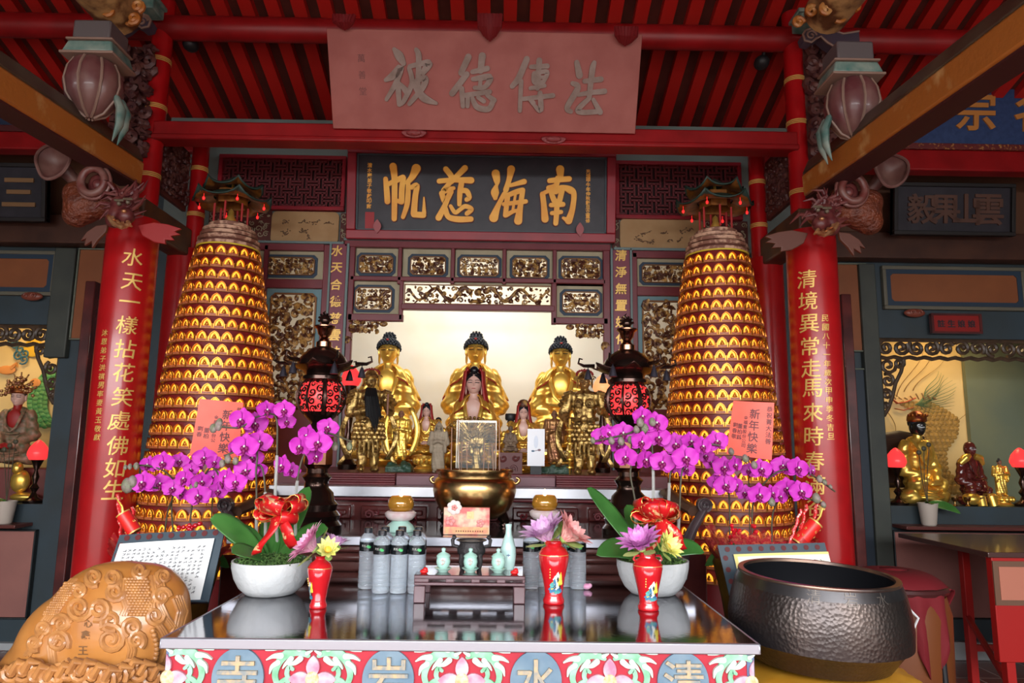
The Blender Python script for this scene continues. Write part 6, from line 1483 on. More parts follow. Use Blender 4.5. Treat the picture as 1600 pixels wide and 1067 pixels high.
P0 = None; placed = []
for x, y, lab in bspots:
    p = onT(x, y-6); p.z = ZT
    for _ in range(30):
        for q in placed:
            d = V((p.x-q.x, p.y-q.y, 0))
            if d.length < .0625: d = d.normalized() if d.length > 1e-6 else V((1, 0, 0)); p = p+d*(.063-V((p.x-q.x, p.y-q.y, 0)).length)*V((0.25, 1, 0)).length*.5
    placed.append(p)
    lab = 'clear water bottle, '+lab
    lab = ' '.join(lab.split()[:16])
    if P0 is None: P0 = mkbottle(lab, p)
    else: dup(P0, p, lab, rz=.15*math.sin(len(placed)*2.1))
# ---- low stand ----
tlo = mat('mauve_brown_lacquer', (.14, .075, .085), .3, 0, (.11, .05, .055), 9, coat=.3)
pa, pb = onT(645, 943), onT(820, 943); sx0, sx1, sy = pa.x, pb.x, (pa.y+pb.y)/2; hs = px(732, 899, sy).z-ZT; dp = .20
t = thing('low_stand', ((sx0+sx1)/2, sy, ZT), 'low dark lacquered stand with four slotted cut-outs carrying the green cups', 'stand'); w_ = (sx1-sx0)/2
m = MB(); m.b2((-w_, 0, hs-.016), (w_, dp, hs)); 
for a in ((-w_, 0, 0, -w_+.012, .012), (w_-.012, 0, 0, w_, .012)): pass
m.build('top', mat('stand_top', (.06, .025, .028), .15, coat=.6), t, bevel=.003)
for s_ in (-1, 1):
    for yy in (0, dp-.025): m = MB(); m.b2((s_*w_, yy, 0), (s_*(w_-.038), yy+.025, hs-.036)); m.build('leg', tlo, t, bevel=.003)
sh = .034
for yy in (-.001, dp-.02):
    m = MB(); n_ = 4; seg = 2*w_/n_
    # apron with four long slots
    zt2, zb2 = hs-.001, hs-sh; zs0, zs1 = hs-.024, hs-.012
    m.b2((-w_, yy, zb2), (w_, yy+.02, zs0)); m.b2((-w_, yy, zs1), (w_, yy+.02, zt2))
    xs = [-w_]+[v for k in range(4) for v in (-w_+seg*(k+.5)*.92+.035*1.0-.028-.0, -w_+seg*(k+.5)*.92+.035+.028)]+[w_]
    for k in range(0, len(xs), 2): m.b2((xs[k], yy, zs0), (xs[k+1], yy+.02, zs1))
    m.build('slotted_apron', tlo, t, bevel=.003)
zs = ZT+hs
def cup(x, lab):
    Y = sy+.07; p = V((px(x, 885, Y).x, Y, zs)); t = thing('lidded_tea_cup', p, lab, 'cup')
    m = MB(); m.lathe([(.016, 0), (.018, .003), (.027, .010), (.030, .013), (.028, .014), (.015, .008), (0, .008)], 32); m.build('saucer', celadon, t)
    m = MB(); m.lathe([(.013, .009), (.015, .012), (.022, .022), (.0245, .034), (.022, .047), (.021, .05)], 32); m.build('cup_body', celadon, t)
    m = MB(); m.lathe([(.0235, .05), (.0245, .053), (.018, .060), (.008, .065), (.005, .068), (.0075, .072), (.007, .078), (0, .081)], 32); o = m.build('lid', celadon, t)
    m = MB(); m.tube([(-.007, -.0238, .04), (0, -.025, .043), (.007, -.0238, .038), (.004, -.025, .03), (-.005, -.025, .028)], .0016, 5); m.tube([(0, -.0252, .045), (0, -.0255, .025)], .0013, 5); m.build('painted_flower', mat('cup_pink', (.62, .45, .42), .3), t)
    return t
cup(692.5, 'pale green lidded cup on saucer, left one of three'); cup(735, 'pale green lidded cup on saucer, centre of three on the low stand'); cup(778.5, 'pale green lidded cup on saucer, right of three on the low stand, by the vase')
def at3(x, Y, z): return V((px(x, 880, Y).x, Y, z))
t = thing('green_slender_vase', at3(794, sy+.14, zs), 'tall slender pale celadon vase standing behind the right cup', 'vase'); hv = px(794, 819, sy+.14).z-zs
m = MB(); m.lathe([(a*.0275, b*hv) for a, b in ((.75, 0), (.78, .03), (.85, .08), (1, .3), (.98, .45), (.7, .65), (.42, .78), (.36, .9), (.44, .99), (.42, 1), (.36, .98))], 36); m.build('body', mat('celadon_blue', (.46, .68, .64), .12, 0, (.52, .72, .68), 6, coat=.5), t)
m = MB(); m.tube([(-.006, -.0285, hv*.33), (.006, -.0285, hv*.33)], .0014, 5); m.tube([(0, -.028, hv*.36), (0, -.0285, hv*.29)], .001, 5); m.build('blue_mark', mat('mark_blue', (.12, .16, .3), .4), t)
t = thing('small_black_burner', at3(736, sy+.14, zs), 'small dark bronze three-legged burner with upright dragon handles behind the cups', 'burner'); hb = px(736, 843, sy+.14).z-zs; rb = .052
m = MB(); m.lathe([(0, hb*.35), (rb*.7, hb*.38), (rb*.95, hb*.55), (rb*.98, hb*.68), (rb*.8, hb*.86), (rb*.82, hb*.93), (rb*1.05, hb*.98), (rb*1.05, hb), (rb*.85, hb), (rb*.75, hb*.9), (0, hb*.9)], 36); m.build('bowl', mat('burner_dark', (.045, .04, .042), .5, .5, bump=.4, bs=90), t)
for a in (-2.4, -.75, PI/2): m = MB(); m.tube([(math.cos(a)*rb*.7, math.sin(a)*rb*.7, hb*.5), (math.cos(a)*rb*.85, math.sin(a)*rb*.85, hb*.25), (math.cos(a)*rb*.75, math.sin(a)*rb*.75, 0)], [.014, .010, .008], 8); m.build('leg', mat('burner_dark', 0), t)
for s_ in (-1, 1): m = MB(); m.tube([(s_*rb*.9, 0, hb*.75), (s_*rb*1.25, 0, hb*.8), (s_*rb*1.3, 0, hb*.98), (s_*rb*1.15, 0, hb*1.1), (s_*rb*1.3, 0, hb*1.15)], [.006, .007, .007, .006, .003], 7); m.ell((s_*rb*1.18, -.003, hb*1.08), .008, 8, 6); m.build('dragon_handle', mat('burner_dark', 0), t)
m = MB(); m.lathe([(rb*.8, hb*.93), (rb*.4, hb*.97), (0, hb*.96)], 24); m.build('ash', mat('ash_grey', 0), t)
for x, yy, lab in ((663, .035, 'left'), (804, .035, 'right')):
    m = MB(); m.ell((0, 0, .006), (.014, .012, .008), 12, 8); m.ell((.004, 0, .012), (.009, .009, .008), 10, 6)
    tag(m.build('red_fruit', mat('bright_red_fruit', (.70, .015, .015), .35), loc=at3(x, sy+yy, zs)), 'small bright red pod lying at the %s front corner of the low stand' % lab, 'pod')
p = onT(917, 921); m = MB(); m.ell((0, 0, .011), (.016, .012, .011), 12, 8); m.ell((.01, 0, .014), (.010, .008, .009), 10, 6); tag(m.build('fallen_petal', lotpink, loc=p), 'pink fallen lotus petal on the steel table behind the large red vase', 'petal')

# ================= WOODEN FISH (left foreground) =================
Y = 2.32; c = px(150, 1010, Y); s = Y/1100.*1.03
t = thing('wooden_fish_drum', (c.x, Y, 0), 'large honey-coloured carved wooden fish drum with scrolls and scales', 'wooden drum')
m = MB(); zc_ = c.z
def PF(x, y, d=0): q = px(x, y, Y); return V((q.x-c.x, d, q.z))
for (x, y, rx, rz, ry) in ((190, 985, 97, 97, .62), (130, 1030, 95, 100, .6), (170, 965, 88, 78, .6), (90, 1060, 88, 75, .55), (215, 955, 74, 68, .6), (160, 1100, 120, 90, .7)):
    m.ell(PF(x, y), (rx*s, rx*s*ry*1.2, rz*s), 28, 18, R=Matrix.Rotation(-.35, 3, 'Y'))
me = blobmesh(m, .014, 6); me.name = 'drum_body'; me.materials.append(woodlt); fb = bpy.data.objects.new('drum_body', me); COL.objects.link(fb); fb.parent = t
from mathutils.bvhtree import BVHTree
bv = BVHTree.FromPolygons([v.co for v in me.vertices], [tuple(p_.vertices) for p_ in me.polygons])
cw = lambda x, y: (CAM-V((c.x, Y, 0)), (px(x, y, Y)-CAM).normalized())
def onF(x, y, lift=0.):
    o_, d_ = cw(x, y); h_ = bv.ray_cast(o_, d_)
    return (h_[0]+h_[1]*lift) if h_[0] is not None else None
def ftube(mb, pts, r_, n=7, lift=0.):
    q = [onF(x, y, lift) for x, y in pts]
    if any(a is None for a in q): return
    mb.tube(q, r_, n)
wd2 = mat('honey_wood_carving', (.46, .20, .06), .35, 0, (.34, .14, .045), 30, coat=.3); cvm = MB()
def sw(x, y, r_, a0=0., s_=1, t_=1.7, th=.010):
    ftube(cvm, [(x+r_*(1-.82*k/20)*math.cos(a0+s_*2*PI*t_*k/20), y+r_*(1-.82*k/20)*math.sin(a0+s_*2*PI*t_*k/20)) for k in range(21)], [th*(1-.4*k/20) for k in range(21)])
for a in ((147, 903, 14, 1, 1), (176, 904, 14, 2, -1), (124, 924, 12, 3, 1), (180, 925, 15, 0, 1), (124, 950, 20, 0, 1), (155, 952, 18, 2, -1), (173, 970, 16, 1, 1), (98, 974, 14, 3, 1), (92, 1003, 18, .5, -1), (70, 983, 12, 2, 1), (173, 999, 24, 4, 1), (207, 980, 15, 2, 1), (213, 1000, 14, 1, -1), (242, 962, 14, 0, 1), (252, 932, 14, 0, -1), (255, 902, 12, 2, 1), (56, 1005, 12, 1, 1), (218, 893, 12, 0, 1)): sw(*a)
# body fish with scales: two curved flanks
for pts in ([(190, 905), (188, 930), (195, 950), (188, 965)], [(236, 900), (240, 925), (232, 945), (236, 965), (250, 985), (262, 1010), (250, 1040)], [(246, 905), (250, 925), (246, 945), (255, 965), (270, 985)],
            [(270, 935), (278, 955), (272, 980), (262, 1000)], [(276, 930), (284, 955), (276, 985), (268, 1005)], [(100, 925), (85, 955), (70, 975), (55, 1000), (35, 1030)], [(112, 905), (95, 930), (78, 955), (62, 975)], [(80, 1045), (76, 1010), (90, 985), (110, 965)], [(196, 1045), (203, 1015), (196, 990)]):
    for k in range(3):
        sm = []
        for i in range(len(pts)-1):
            for j in range(5): u = j/5; sm.append((pts[i][0]*(1-u)+pts[i+1][0]*u+k*4, pts[i][1]*(1-u)+pts[i+1][1]*u))
        ftube(cvm, sm, .006)
cvm.build('scroll_carving', wd2, t)
scm = MB()
for (xa, ya, xb, yb, wa) in ((212, 905, 218, 960, 17), (112, 912, 78, 960, 10)):
    for i in range(14):
        u = i/13
        for j in range(-3, 4):
            x = xa+(xb-xa)*u+j*wa/3.2+(i % 2)*wa/6.4; y = ya+(yb-ya)*u; q = onF(x, y, .001)
            if q: scm.ell(q, (.0072, .006, .006), 8, 5)
scm.build('fish_scales', wd2, t)
m = MB(); rd = random.Random(6)
for k in range(16):
    x = -8+k*17; y = 1046+8*math.sin(k*1.3)
    q = onF(max(20, min(262, x)), y, .012)
    if q is None: q = PF(x, y, -.1)
    q = q+V((min(0, (x-20))*s, -.015, 0)); m.ell(q, (.035, .03, .026), 12, 8); m.tube([q+V((0, -.03, 0)), q+V((.02, -.04, .03)), q+V((.045, -.03, .02))], [.014, .012, .004], 8); sp_ = spiral((q.x, q.z), .03, 1.4, k, 1, y=q.y-.03); m.tube(sp_, .008, 6)
for k in range(9):      # pearl beard row
    q = onF(238+6*math.sin(k*.4), 985+k*7, .006); 
    if q: m.ell(q, .009, 8, 6)
m.build('dragon_head_carving', wd2, t)
m = MB()
for i, ch in enumerate('玉'): pass
def fwrap(x0, y0, sz):
    def fn(u, v, h):
        q = onF(x0+u, y0-v, .0015+h); return q if q else PF(x0+u, y0-v, -.2)
    return fn
for (ch, x, y, sz) in (('王', 130, 1016, 15), ('鑫', 134, 992, 15), ('心', 138, 974, 13)): put(m, ch, fwrap(x, y, sz), sz, .015, th=.0)
m.build('carved_characters', mat('worn_carved_ink', (.28, .14, .06), .6), t)
# stand beneath
m = MB(); m.lathe([(.16, 0), (.17, .04), (.14, .1), (.1, .2), (.1, c.z-.42), (.17, c.z-.26), (.0, c.z-.25)], 36); m.build('drum_stand', darkwood, t)
# ================= BRONZE BOWL (right foreground) =================
Y = 2.36; c = px(1276, 1000, Y); s = Y/1100.
zr_ = px(1268, 893, Y).z; zb_ = px(1276, 1052, Y-.1).z
t = thing('singing_bowl', (c.x, Y, zb_), 'huge dark hammered bronze singing bowl, tilted, with engraved characters near the rim', 'singing bowl'); Hh = zr_-zb_
R0 = 128*s; Rr_ = 113*s
TL = Matrix.Rotation(math.radians(1.4), 4, 'Y') @ Matrix.Rotation(math.radians(2), 4, 'X')
bprof = [(0, 0), (R0*.5, .004), (R0*.78, .02), (R0*.93, .08*1), (R0*.995, Hh*.32), (R0, Hh*.5), (R0*.975, Hh*.68), (R0*.925, Hh*.87), (Rr_, Hh*.97), (Rr_*.998, Hh*1.0), (Rr_*.93, Hh*1.0), (Rr_*.925, Hh*.97), (R0*.90, Hh*.75), (R0*.92, Hh*.4), (R0*.8, .05), (0, .03)]
hm = mat('hammered_bronze', (.06, .052, .052), .34, .9, (.10, .075, .065), 4)
nt = hm.node_tree; tc = nt.nodes.new('ShaderNodeTexCoord'); vo = nt.nodes.new('ShaderNodeTexVoronoi'); vo.inputs['Scale'].default_value = 95; bp = nt.nodes.new('ShaderNodeBump'); bp.inputs['Strength'].default_value = .35; bp.inputs['Distance'].default_value = .004
nt.links.new(tc.outputs['Object'], vo.inputs['Vector']); nt.links.new(vo.outputs['Distance'], bp.inputs['Height']); nt.links.new(bp.outputs[0], nt.nodes['Principled BSDF'].inputs['Normal'])
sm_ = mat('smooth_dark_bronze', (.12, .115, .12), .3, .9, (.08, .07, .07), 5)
m = MB(); m.lathe(bprof[:8], 96, M=TL, cap=False); m.build('hammered_wall', hm, t)
m = MB(); m.lathe([bprof[7]]+bprof[8:9], 96, M=TL, cap=False); m.build('smooth_band', sm_, t)
m = MB(); m.lathe([bprof[8], (Rr_*1.005, Hh*.985), bprof[9], bprof[10], bprof[11]], 96, M=TL, cap=False); m.build('worn_rim', mat('worn_rim_bronze', (.26, .17, .12), .3, .9, (.08, .06, .06), 5), t)
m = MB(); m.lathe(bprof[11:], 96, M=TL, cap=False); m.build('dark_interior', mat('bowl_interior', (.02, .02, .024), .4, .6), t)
m = MB()
for ch, a in (('清', -2.02), ('岩', -1.62), ('水', -1.22)):
    def fn(u, v, h, a=a): z = Hh*.905+v; rr = R0*.925+(Rr_-R0*.925)*max(0, (z-Hh*.87)/(Hh*.1))+.0012+h+max(0, Hh*.87-z)*.3; q = a+u/rr; return TL @ V((rr*math.cos(q), rr*math.sin(q), z))
    put(m, ch, fn, .038, -.008, th=.0006)
m.build('engraved_characters', mat('engraving_pale', (.15, .125, .11), .45, .8), t)
# golden cushion
t2 = thing('gold_cushion', (c.x, Y, zb_-.11), 'golden yellow satin cushion ring under the huge bronze bowl', 'cushion')
m = MB(); m.lathe([(0, 0), (R0*.8, .0), (R0*1.05, .03), (R0*1.12, .06), (R0*1.02, .09), (R0*.8, .105), (R0*.3, .108), (0, .108)], 72, mod=lambda a, z: 1+.02*math.sin(a*14)+.012*math.sin(a*31)); m.build('satin', mat('gold_satin', (.72, .36, .04), .35, .2, (.60, .26, .02), 8), t2)
m = MB(); m.lathe([(R0*.7, 0), (R0*.75, .03), (R0*.55, .1), (R0*.5, zb_-.2), (R0*.8, zb_-.115)], 40); tag(m.build('bowl_stand', redbeam, loc=(c.x, Y, 0)), 'round red wooden stand under the golden cushion', 'stand')
# ================= MUSIC STANDS =================
slate = mat('slate_black_metal', (.035, .055, .075), .45); paperw = mat('sheet_paper', (.80, .80, .80), .6)
def mstand(P4, Y, lean, label, sheet, cols, seed, yellow=False, base=(0, 0)):
    """P4: photo corners tl, tr, br, bl of the desk"""
    tl, tr, br_, bl_ = P4
    A_, B_ = px(tl[0], tl[1], Y+lean), px(tr[0], tr[1], Y+lean); C_, D_ = px(br_[0], br_[1], Y), px(bl_[0], bl_[1], Y)
    o = (A_+B_+C_+D_)/4; t = thing('music_stand', (o.x, o.y, 0), label, 'music stand'); O = V((o.x, o.y, 0))
    N_ = (B_-A_).cross(D_-A_).normalized(); N_ = -N_ if N_.y > 0 else N_
    pt = lambda u, v, h=0.: (A_*(1-u)*(1-v)+B_*u*(1-v)+C_*u*v+D_*(1-u)*v)+N_*h-O
    m = MB(); n_ = 10
    m.grid(n_, n_, lambda u, v: pt(u, v)); m.build('desk', slate, t, thick=.006, smooth=False)
    m = MB(); m.grid(8, 1, lambda u, v: pt(u, 1, .05*v)); m.build('ledge', slate, t, thick=.004)
    m = MB()
    for k in range(9): m.lathe([(.0001, 0), (.010, .001)], 14, M=Matrix.Translation(pt(.08+.105*k, .055, .004)) @ N_.to_track_quat('Z', 'Y').to_matrix().to_4x4())
    for k in range(4): m.lathe([(.0001, 0), (.010, .001)], 14, M=Matrix.Translation(pt(.045, .16+.14*k, .004)) @ N_.to_track_quat('Z', 'Y').to_matrix().to_4x4())
    m.build('round_hole', mat('hole_dark_red', (.10, .008, .01), .6), t)
    m = MB(); m.tube([pt(.5, .5, -.01), V((0, .03, .6)), V((0, .03, .05))], .012, 8); m.build('pole', black, t)
    for a in (PI/2, PI*7/6, PI*11/6): m = MB(); m.tube([V((0, .03, .25)), V((.16*math.cos(a), .03+.13*math.sin(a), .01))], .008, 6); m.build('leg', black, t)
    u0, v0, u1, v1 = sheet; st = thing('sheet_of_text', pt(u0, v1)+O+N_*.012, label.split(' holding')[0].replace('music stand', 'sheet')[:0]+('white sheet of small printed text resting on the left music stand' if not yellow else 'pale yellow sheet of printed text resting on the right music stand'), 'paper')
    so = V(st.location)
    m = MB(); m.grid(8, 6, lambda u, v: pt(u0+(u1-u0)*u+.02*math.sin(v*2)*0, v0+(v1-v0)*v, .010+.006*math.sin(u*3))+O-so); m.build('page', paperw if not yellow else mat('page_cream', (.80, .77, .66), .6), st)
    if yellow: m = MB(); m.grid(8, 1, lambda u, v: pt(u0+(u1-u0)*u, v0-.0+.03*v, .012+.006*math.sin(u*3))+O-so); m.grid(1, 6, lambda u, v: pt(u0+.03*u, v0+(v1-v0)*v, .013)+O-so); m.build('yellow_margin', mat('yellow_margin', (.80, .66, .22), .6), st)
    m = MB(); rd = random.Random(seed); C1, R1 = cols
    for i in range(C1):
        for j in range(R1):
            if rd.random() < .14: continue
            u = u0+(u1-u0)*(.06+.88*(i+.5)/C1); v = v0+(v1-v0)*(.10+.84*(j+.5)/R1); e = .0026; du = (u1-u0)*.55/C1*.5; dv = (v1-v0)*.6/R1*.5
            for (a1, b1, a2, b2) in ((-1, rd.uniform(-1, 1), 1, rd.uniform(-1, 1)), (rd.uniform(-1, 1), -1, rd.uniform(-1, 1), 1), (-1, .8, 1, -.2)):
                p1 = pt(u+a1*du, v+b1*dv, .0125+.006*math.sin((u-u0)/(u1-u0)*3))+O-so; p2 = pt(u+a2*du, v+b2*dv, .0125+.006*math.sin((u-u0)/(u1-u0)*3))+O-so; m.tube([p1, p2], .0006, 3)
    m.build('printed_text', mat('grey_print', (.10, .10, .11), .6), st)
mstand(((188, 836), (352, 826), (326, 942), (150, 948)), 2.5, .09, 'black music stand desk behind the wooden fish drum, holding a white text sheet', (.0+.04, .14, .93, .99), (17, 14), 5)
mstand(((1121, 852), (1288, 848), (1322, 975), (1152, 985)), 2.72, .09, 'slate music stand desk behind the huge bronze bowl, holding a yellow-edged sheet', (.12, .12, 1.0, .97), (14, 12), 9, True)

# ================= REAR ORCHID POTS BEHIND THE STANDS =================
def rear_orchid(xb, Yp, zpot, label, blooms, buds, sprays, seed, side):
    p = V((px(xb, 850, Yp).x, Yp, 0)); t = thing('gift_wrapped_orchid', p, label, 'potted orchid')
    zz = px(xb, 860, Yp).z
    m = MB(); m.lathe([(.10, 0), (.12, .02), (.11, zz*.5), (.16, zz*.82), (.19, zz-.05), (.18, zz-.03), (.15, zz-.06)], 36, mod=lambda a, z: 1+.04*math.sin(a*9)); m.build('gold_wrapped_pot', mat('gold_wrap', (.40, .22, .04), .35, .7, (.25, .12, .02), 9, bump=.6, bs=20), t)
    m = MB()
    for k in range(26):
        a = 2*PI*k/26; rd = random.Random(k+seed); h_ = rd.uniform(.06, .15)
        m.grid(3, 4, lambda u, v: V(((.16+.07*v)*math.cos(a+(u-.5)*.42), (.16+.07*v)*math.sin(a+(u-.5)*.42), zz-.06+h_*v+.012*math.sin(u*9+k))))
    m.build('red_tulle', mat('red_organza', (.45, .02, .03), .5, 0, (.7, .2, .1), 60, alpha=.6, ramp=(.5, .7)), t)
    rd = random.Random(seed); m = MB()
    for k in range(5): a = 2*PI*k/5+.3; leaf(m, (0, 0, zz-.05), (math.cos(a), math.sin(a), 0), .26, .045, .6, .5)
    m.build('leaf', green, t, thick=.0025)
    for dx, dz, l_ in ((-.10*side, .0, .22), (-.14*side, -.02, .25), (-.06*side, .0, .2)):
        m = MB(); a_ = V((dx, -.1, zz-.02)); b_ = a_+V((-.05*side+rd.uniform(-.05, .05), 0, l_))
        pts = [a_.lerp(b_, i/12)+V((.004*math.sin(i*2.4), 0, 0)) for i in range(13)]; m.tube(pts, [.006+.002*(i % 2) for i in range(13)], 7); m.build('red_twist_pick', mat('glitter_red', (.6, .015, .02), .3, .3, (.8, .3, .25), 120, ramp=(.55, .6)), t)
    m = MB()
    for k in range(34):
        m.ell(V((.11*side+rd.uniform(-.05, .05), -.12+rd.uniform(-.03, .03), zz+rd.uniform(.0, .12))), .009, 7, 5)
    m.build('red_berries', mat('berry_red', (.60, .01, .02), .25, coat=.6), t)
    orchid_pixels(t, None, blooms, buds, Yp-.1, sprays, rd, sleeved=False)
    return t
rd = random.Random(11)
rear_orchid(268, 3.0, 0, 'gift-wrapped purple orchid behind the left music stand, in front of the left tower',
    bl([(233, 726, 30, -.2, .03), (256, 722, 36, 0, 0), (281, 720, 28, .4, .04), (225, 754, 40, -.1, -.02), (250, 755, 34, .4, 0), (270, 763, 32, .3, .02), (290, 748, 34, -.3, -.02), (314, 752, 32, .7, .02), (306, 726, 26, .1, .05), (320, 715, 36, .2, 0), (334, 722, 26, .6, .04), (311, 774, 38, .1, 0), (340, 767, 30, .5, .02), (334, 745, 28, .3, .05), (350, 752, 34, -.2, 0), (367, 757, 32, .2, -.02), (286, 772, 26, -.4, .04), (299, 733, 24, .2, .06)]),
    [(213, 728, 10), (203, 729, 8), (196, 730, 7), (199, 758, 20), (207, 752, 16), (300, 762, 10), (306, 757, 9)],
    [[(272, 850, .1), (268, 790, .1), (272, 755, .05), (255, 735, 0), (225, 727, 0), (193, 731, 0)], [(295, 850, .1), (300, 790, .1), (310, 760, .05), (330, 730, .02), (345, 748, 0)], [(255, 850, .1), (262, 800, .1), (270, 770, .05), (240, 762, 0), (196, 770, 0)]], 3, 1)
rd = random.Random(12)
rear_orchid(1188, 3.05, 0, 'gift-wrapped purple orchid behind the right music stand, in front of the right tower',
    bl([(1130, 730, 38, .1, 0), (1147, 726, 30, .5, .03), (1112, 722, 28, -.3, .04), (1132, 758, 38, .1, 0), (1148, 757, 30, .5, .03), (1118, 752, 26, -.5, .04), (1188, 733, 36, .1, 0), (1170, 735, 26, -.4, .04), (1203, 737, 26, .4, .04), (1222, 728, 36, -.1, .01), (1245, 731, 38, .2, 0), (1185, 772, 38, .1, -.01), (1164, 770, 28, -.4, .03), (1205, 770, 28, .4, .03), (1229, 762, 36, -.2, .01), (1250, 768, 38, .1, 0), (1218, 776, 26, .2, .05), (1267, 735, 24, .8, .03), (1103, 712, 26, -.2, .04)]),
    [(1164, 716, 11), (1178, 726, 11), (1142, 705, 10), (1280, 748, 10), (1288, 753, 8), (1297, 760, 6), (1275, 778, 14), (1286, 788, 9), (1205, 784, 12)],
    [[(1140, 850, .1), (1140, 790, .1), (1135, 755, .05), (1115, 725, .02)], [(1176, 850, .1), (1176, 790, .1), (1190, 760, .05), (1220, 735, 0), (1260, 738, 0), (1305, 768, 0)], [(1206, 850, .1), (1208, 800, .1), (1228, 770, .05), (1260, 778, 0), (1290, 790, 0)]], 5, -1)
# fallen-firecracker ornaments beside
def cracker(x0, y0, x1, y1, Y, r_, label, hang=True):
    a, b = px(x0, y0, Y), px(x1, y1, Y); t = thing('firecracker_ornament', b, label, 'ornament'); d = a-b; n_ = d.normalized()
    m = MB(); m.tube([V((0, 0, 0)), d*.5, d], r_, 20); m.build('red_tube', mat('cracker_red', (.70, .02, .015), .35), t)
    m = MB(); M = Matrix.Translation(d*.5) @ n_.to_track_quat('Z', 'Y').to_matrix().to_4x4()
    rd = random.Random(2)
    for k in range(9): a_ = rd.uniform(0, 2*PI); m.tube(spiral((0, 0), .007, 1, k, 1, 6), .0012, 4, M @ Matrix.Rotation(a_, 4, 'Z') @ Matrix.Translation((0, -r_*1.02, rd.uniform(-.4, .4)*d.length)))
    m.lathe([(r_*1.03, -d.length*.5), (r_*1.03, -d.length*.45)], 20, M=M, cap=False); m.lathe([(r_*1.03, d.length*.45), (r_*1.03, d.length*.5)], 20, M=M, cap=False)
    m.build('gold_pattern', goldpaint, t)
    m = MB(); m.tube([d, d+n_*.02+V((.006, 0, .01)), d+n_*.05+V((-.003, 0, .02))], [.006, .004, .002], 6); m.build('gold_tassel', gold, t)
    m = MB(); m.tube([V((0, 0, 0)), V((0, .12, -.25))], .004, 5); m.build('pick_stick', stemg, t)
cracker(192, 802, 211, 832, 2.78, .026, 'red and gold firecracker ornament at the left of the left music stand')
cracker(1275, 816, 1246, 850, 2.95, .03, 'red and gold firecracker ornament above the right music stand, before the right column')
# ================= RED GREETING PAPERS =================
def rpaper(P4, Y, label, cols, off):
    pts = [px(x, y, Y) for x, y in P4]; o = (pts[2]+pts[3])/2; t = thing('red_greeting_paper', o, label, 'paper')
    f = lambda u, v, h=0.: pts[0]*(1-u)*(1-v)+pts[1]*u*(1-v)+pts[2]*u*v+pts[3]*(1-u)*v-o+V((0, -h+.01*math.sin(u*3), 0))
    m = MB(); m.grid(8, 8, f); m.build('sheet', paperred, t)
    m = MB(); w_ = (pts[1]-pts[0]).length; h_ = (pts[3]-pts[0]).length
    for u, v0, size, txt in cols:
        for i, ch in enumerate(txt):
            vv = v0+i*size/h_*1.12
            put(m, ch, lambda a, b, h: f(u+a/w_, vv-b/h_, .0015+h), size, .012, th=.0004)
    m.build('brush_text', mat('brown_ink_text', (.14, .03, .035), .5), t)
    m = MB(); m.tube([f(.5, .98), f(.5, 1.0)+V((0, .02, -.35))], .003, 5); m.build('holder_stick', stemg, t)
rpaper(((1146, 626), (1210, 629), (1206, 719), (1135, 709)), 3.15, 'red new year greeting paper with brush text 新年快樂, before the right tower', ((.56, .22, .044, '新年快樂'), (.90, .12, .024, '恭祝菁大法善'), (.36, .30, .018, '金福寶股份公司'), (.12, .45, .022, '劉春敬'), (.24, .46, .022, '董柏銘')), 0)
rpaper(((312, 623), (380, 629), (372, 716), (296, 712)), 3.1, 'red new year greeting paper leaning before the left tower, partly behind orchids', ((.66, .24, .044, '新年快樂'), (.92, .14, .024, '恭祝大'), (.42, .30, .018, '金福寶股份公'), (.12, .52, .022, '劉春'), (.26, .54, .022, '董柏')), 0)
# ================= COLUMN INSCRIPTIONS =================
def inscr(t, cx, r_, chars, x0, size, name='gold_inscription', m_=goldpaint, th=.003):
    m = MB()
    for ch, x, y in chars:
        d = CM @ V(((x-800)/FPX, (533.5-y)/FPX, -1)); dx, dy = d.x/d.y, 1
        # hit of the sight line with the column's front
        a_ = 1+dx*dx; b_ = -2*(YC+dx*cx); c_ = YC*YC+cx*cx-r_*r_; q = (-b_-math.sqrt(max(0, b_*b_-4*a_*c_)))/(2*a_)
        X = dx*q; Zz = CAM.z+(d.z/d.y)*q; an = math.atan2(q-YC, X-cx)
        def fn(u, v, h): g_ = an+u/r_; rr = r_+.0005+h; return V((rr*math.cos(g_), rr*math.sin(g_), Zz+v))
        put(m, ch, fn, size, .004, th=th, slant=.08, cut=.12)
    m.build(name, m_, t)
Lc = '水天一樣拈花笑處佛如生'; xs = [208, 207, 203, 199, 196, 194, 192, 187, 184, 180, 178]; ys = [402, 440, 471, 508, 545, 582, 620, 657, 696, 731, 765]
inscr(colL, xcl, rc, list(zip(Lc, xs, ys)), 0, .104, th=.003)
inscr(colL, xcl, rc, [(c_, 164-i*1.0, 520+i*13.6) for i, c_ in enumerate('沐恩弟子洪祺男率妻黃玉敬獻')], 0, .036, 'small_inscription')
Rc = '清境異常走馬來時春滿谷'; xs = [1260, 1262, 1264, 1265, 1267, 1269, 1270, 1271, 1272, 1273, 1274]; ys = [436, 470, 505, 541, 575, 606, 644, 681, 720, 757, 792]
inscr(colR, xcr, rc, list(zip(Rc, xs, ys)), 0, .104, th=.003)
inscr(colR, xcr, rc, [(c_, 1289+i*.7, 497+i*14.2) for i, c_ in enumerate('民國八十一年歲次甲申季冬吉旦')], 0, .038, 'small_inscription')
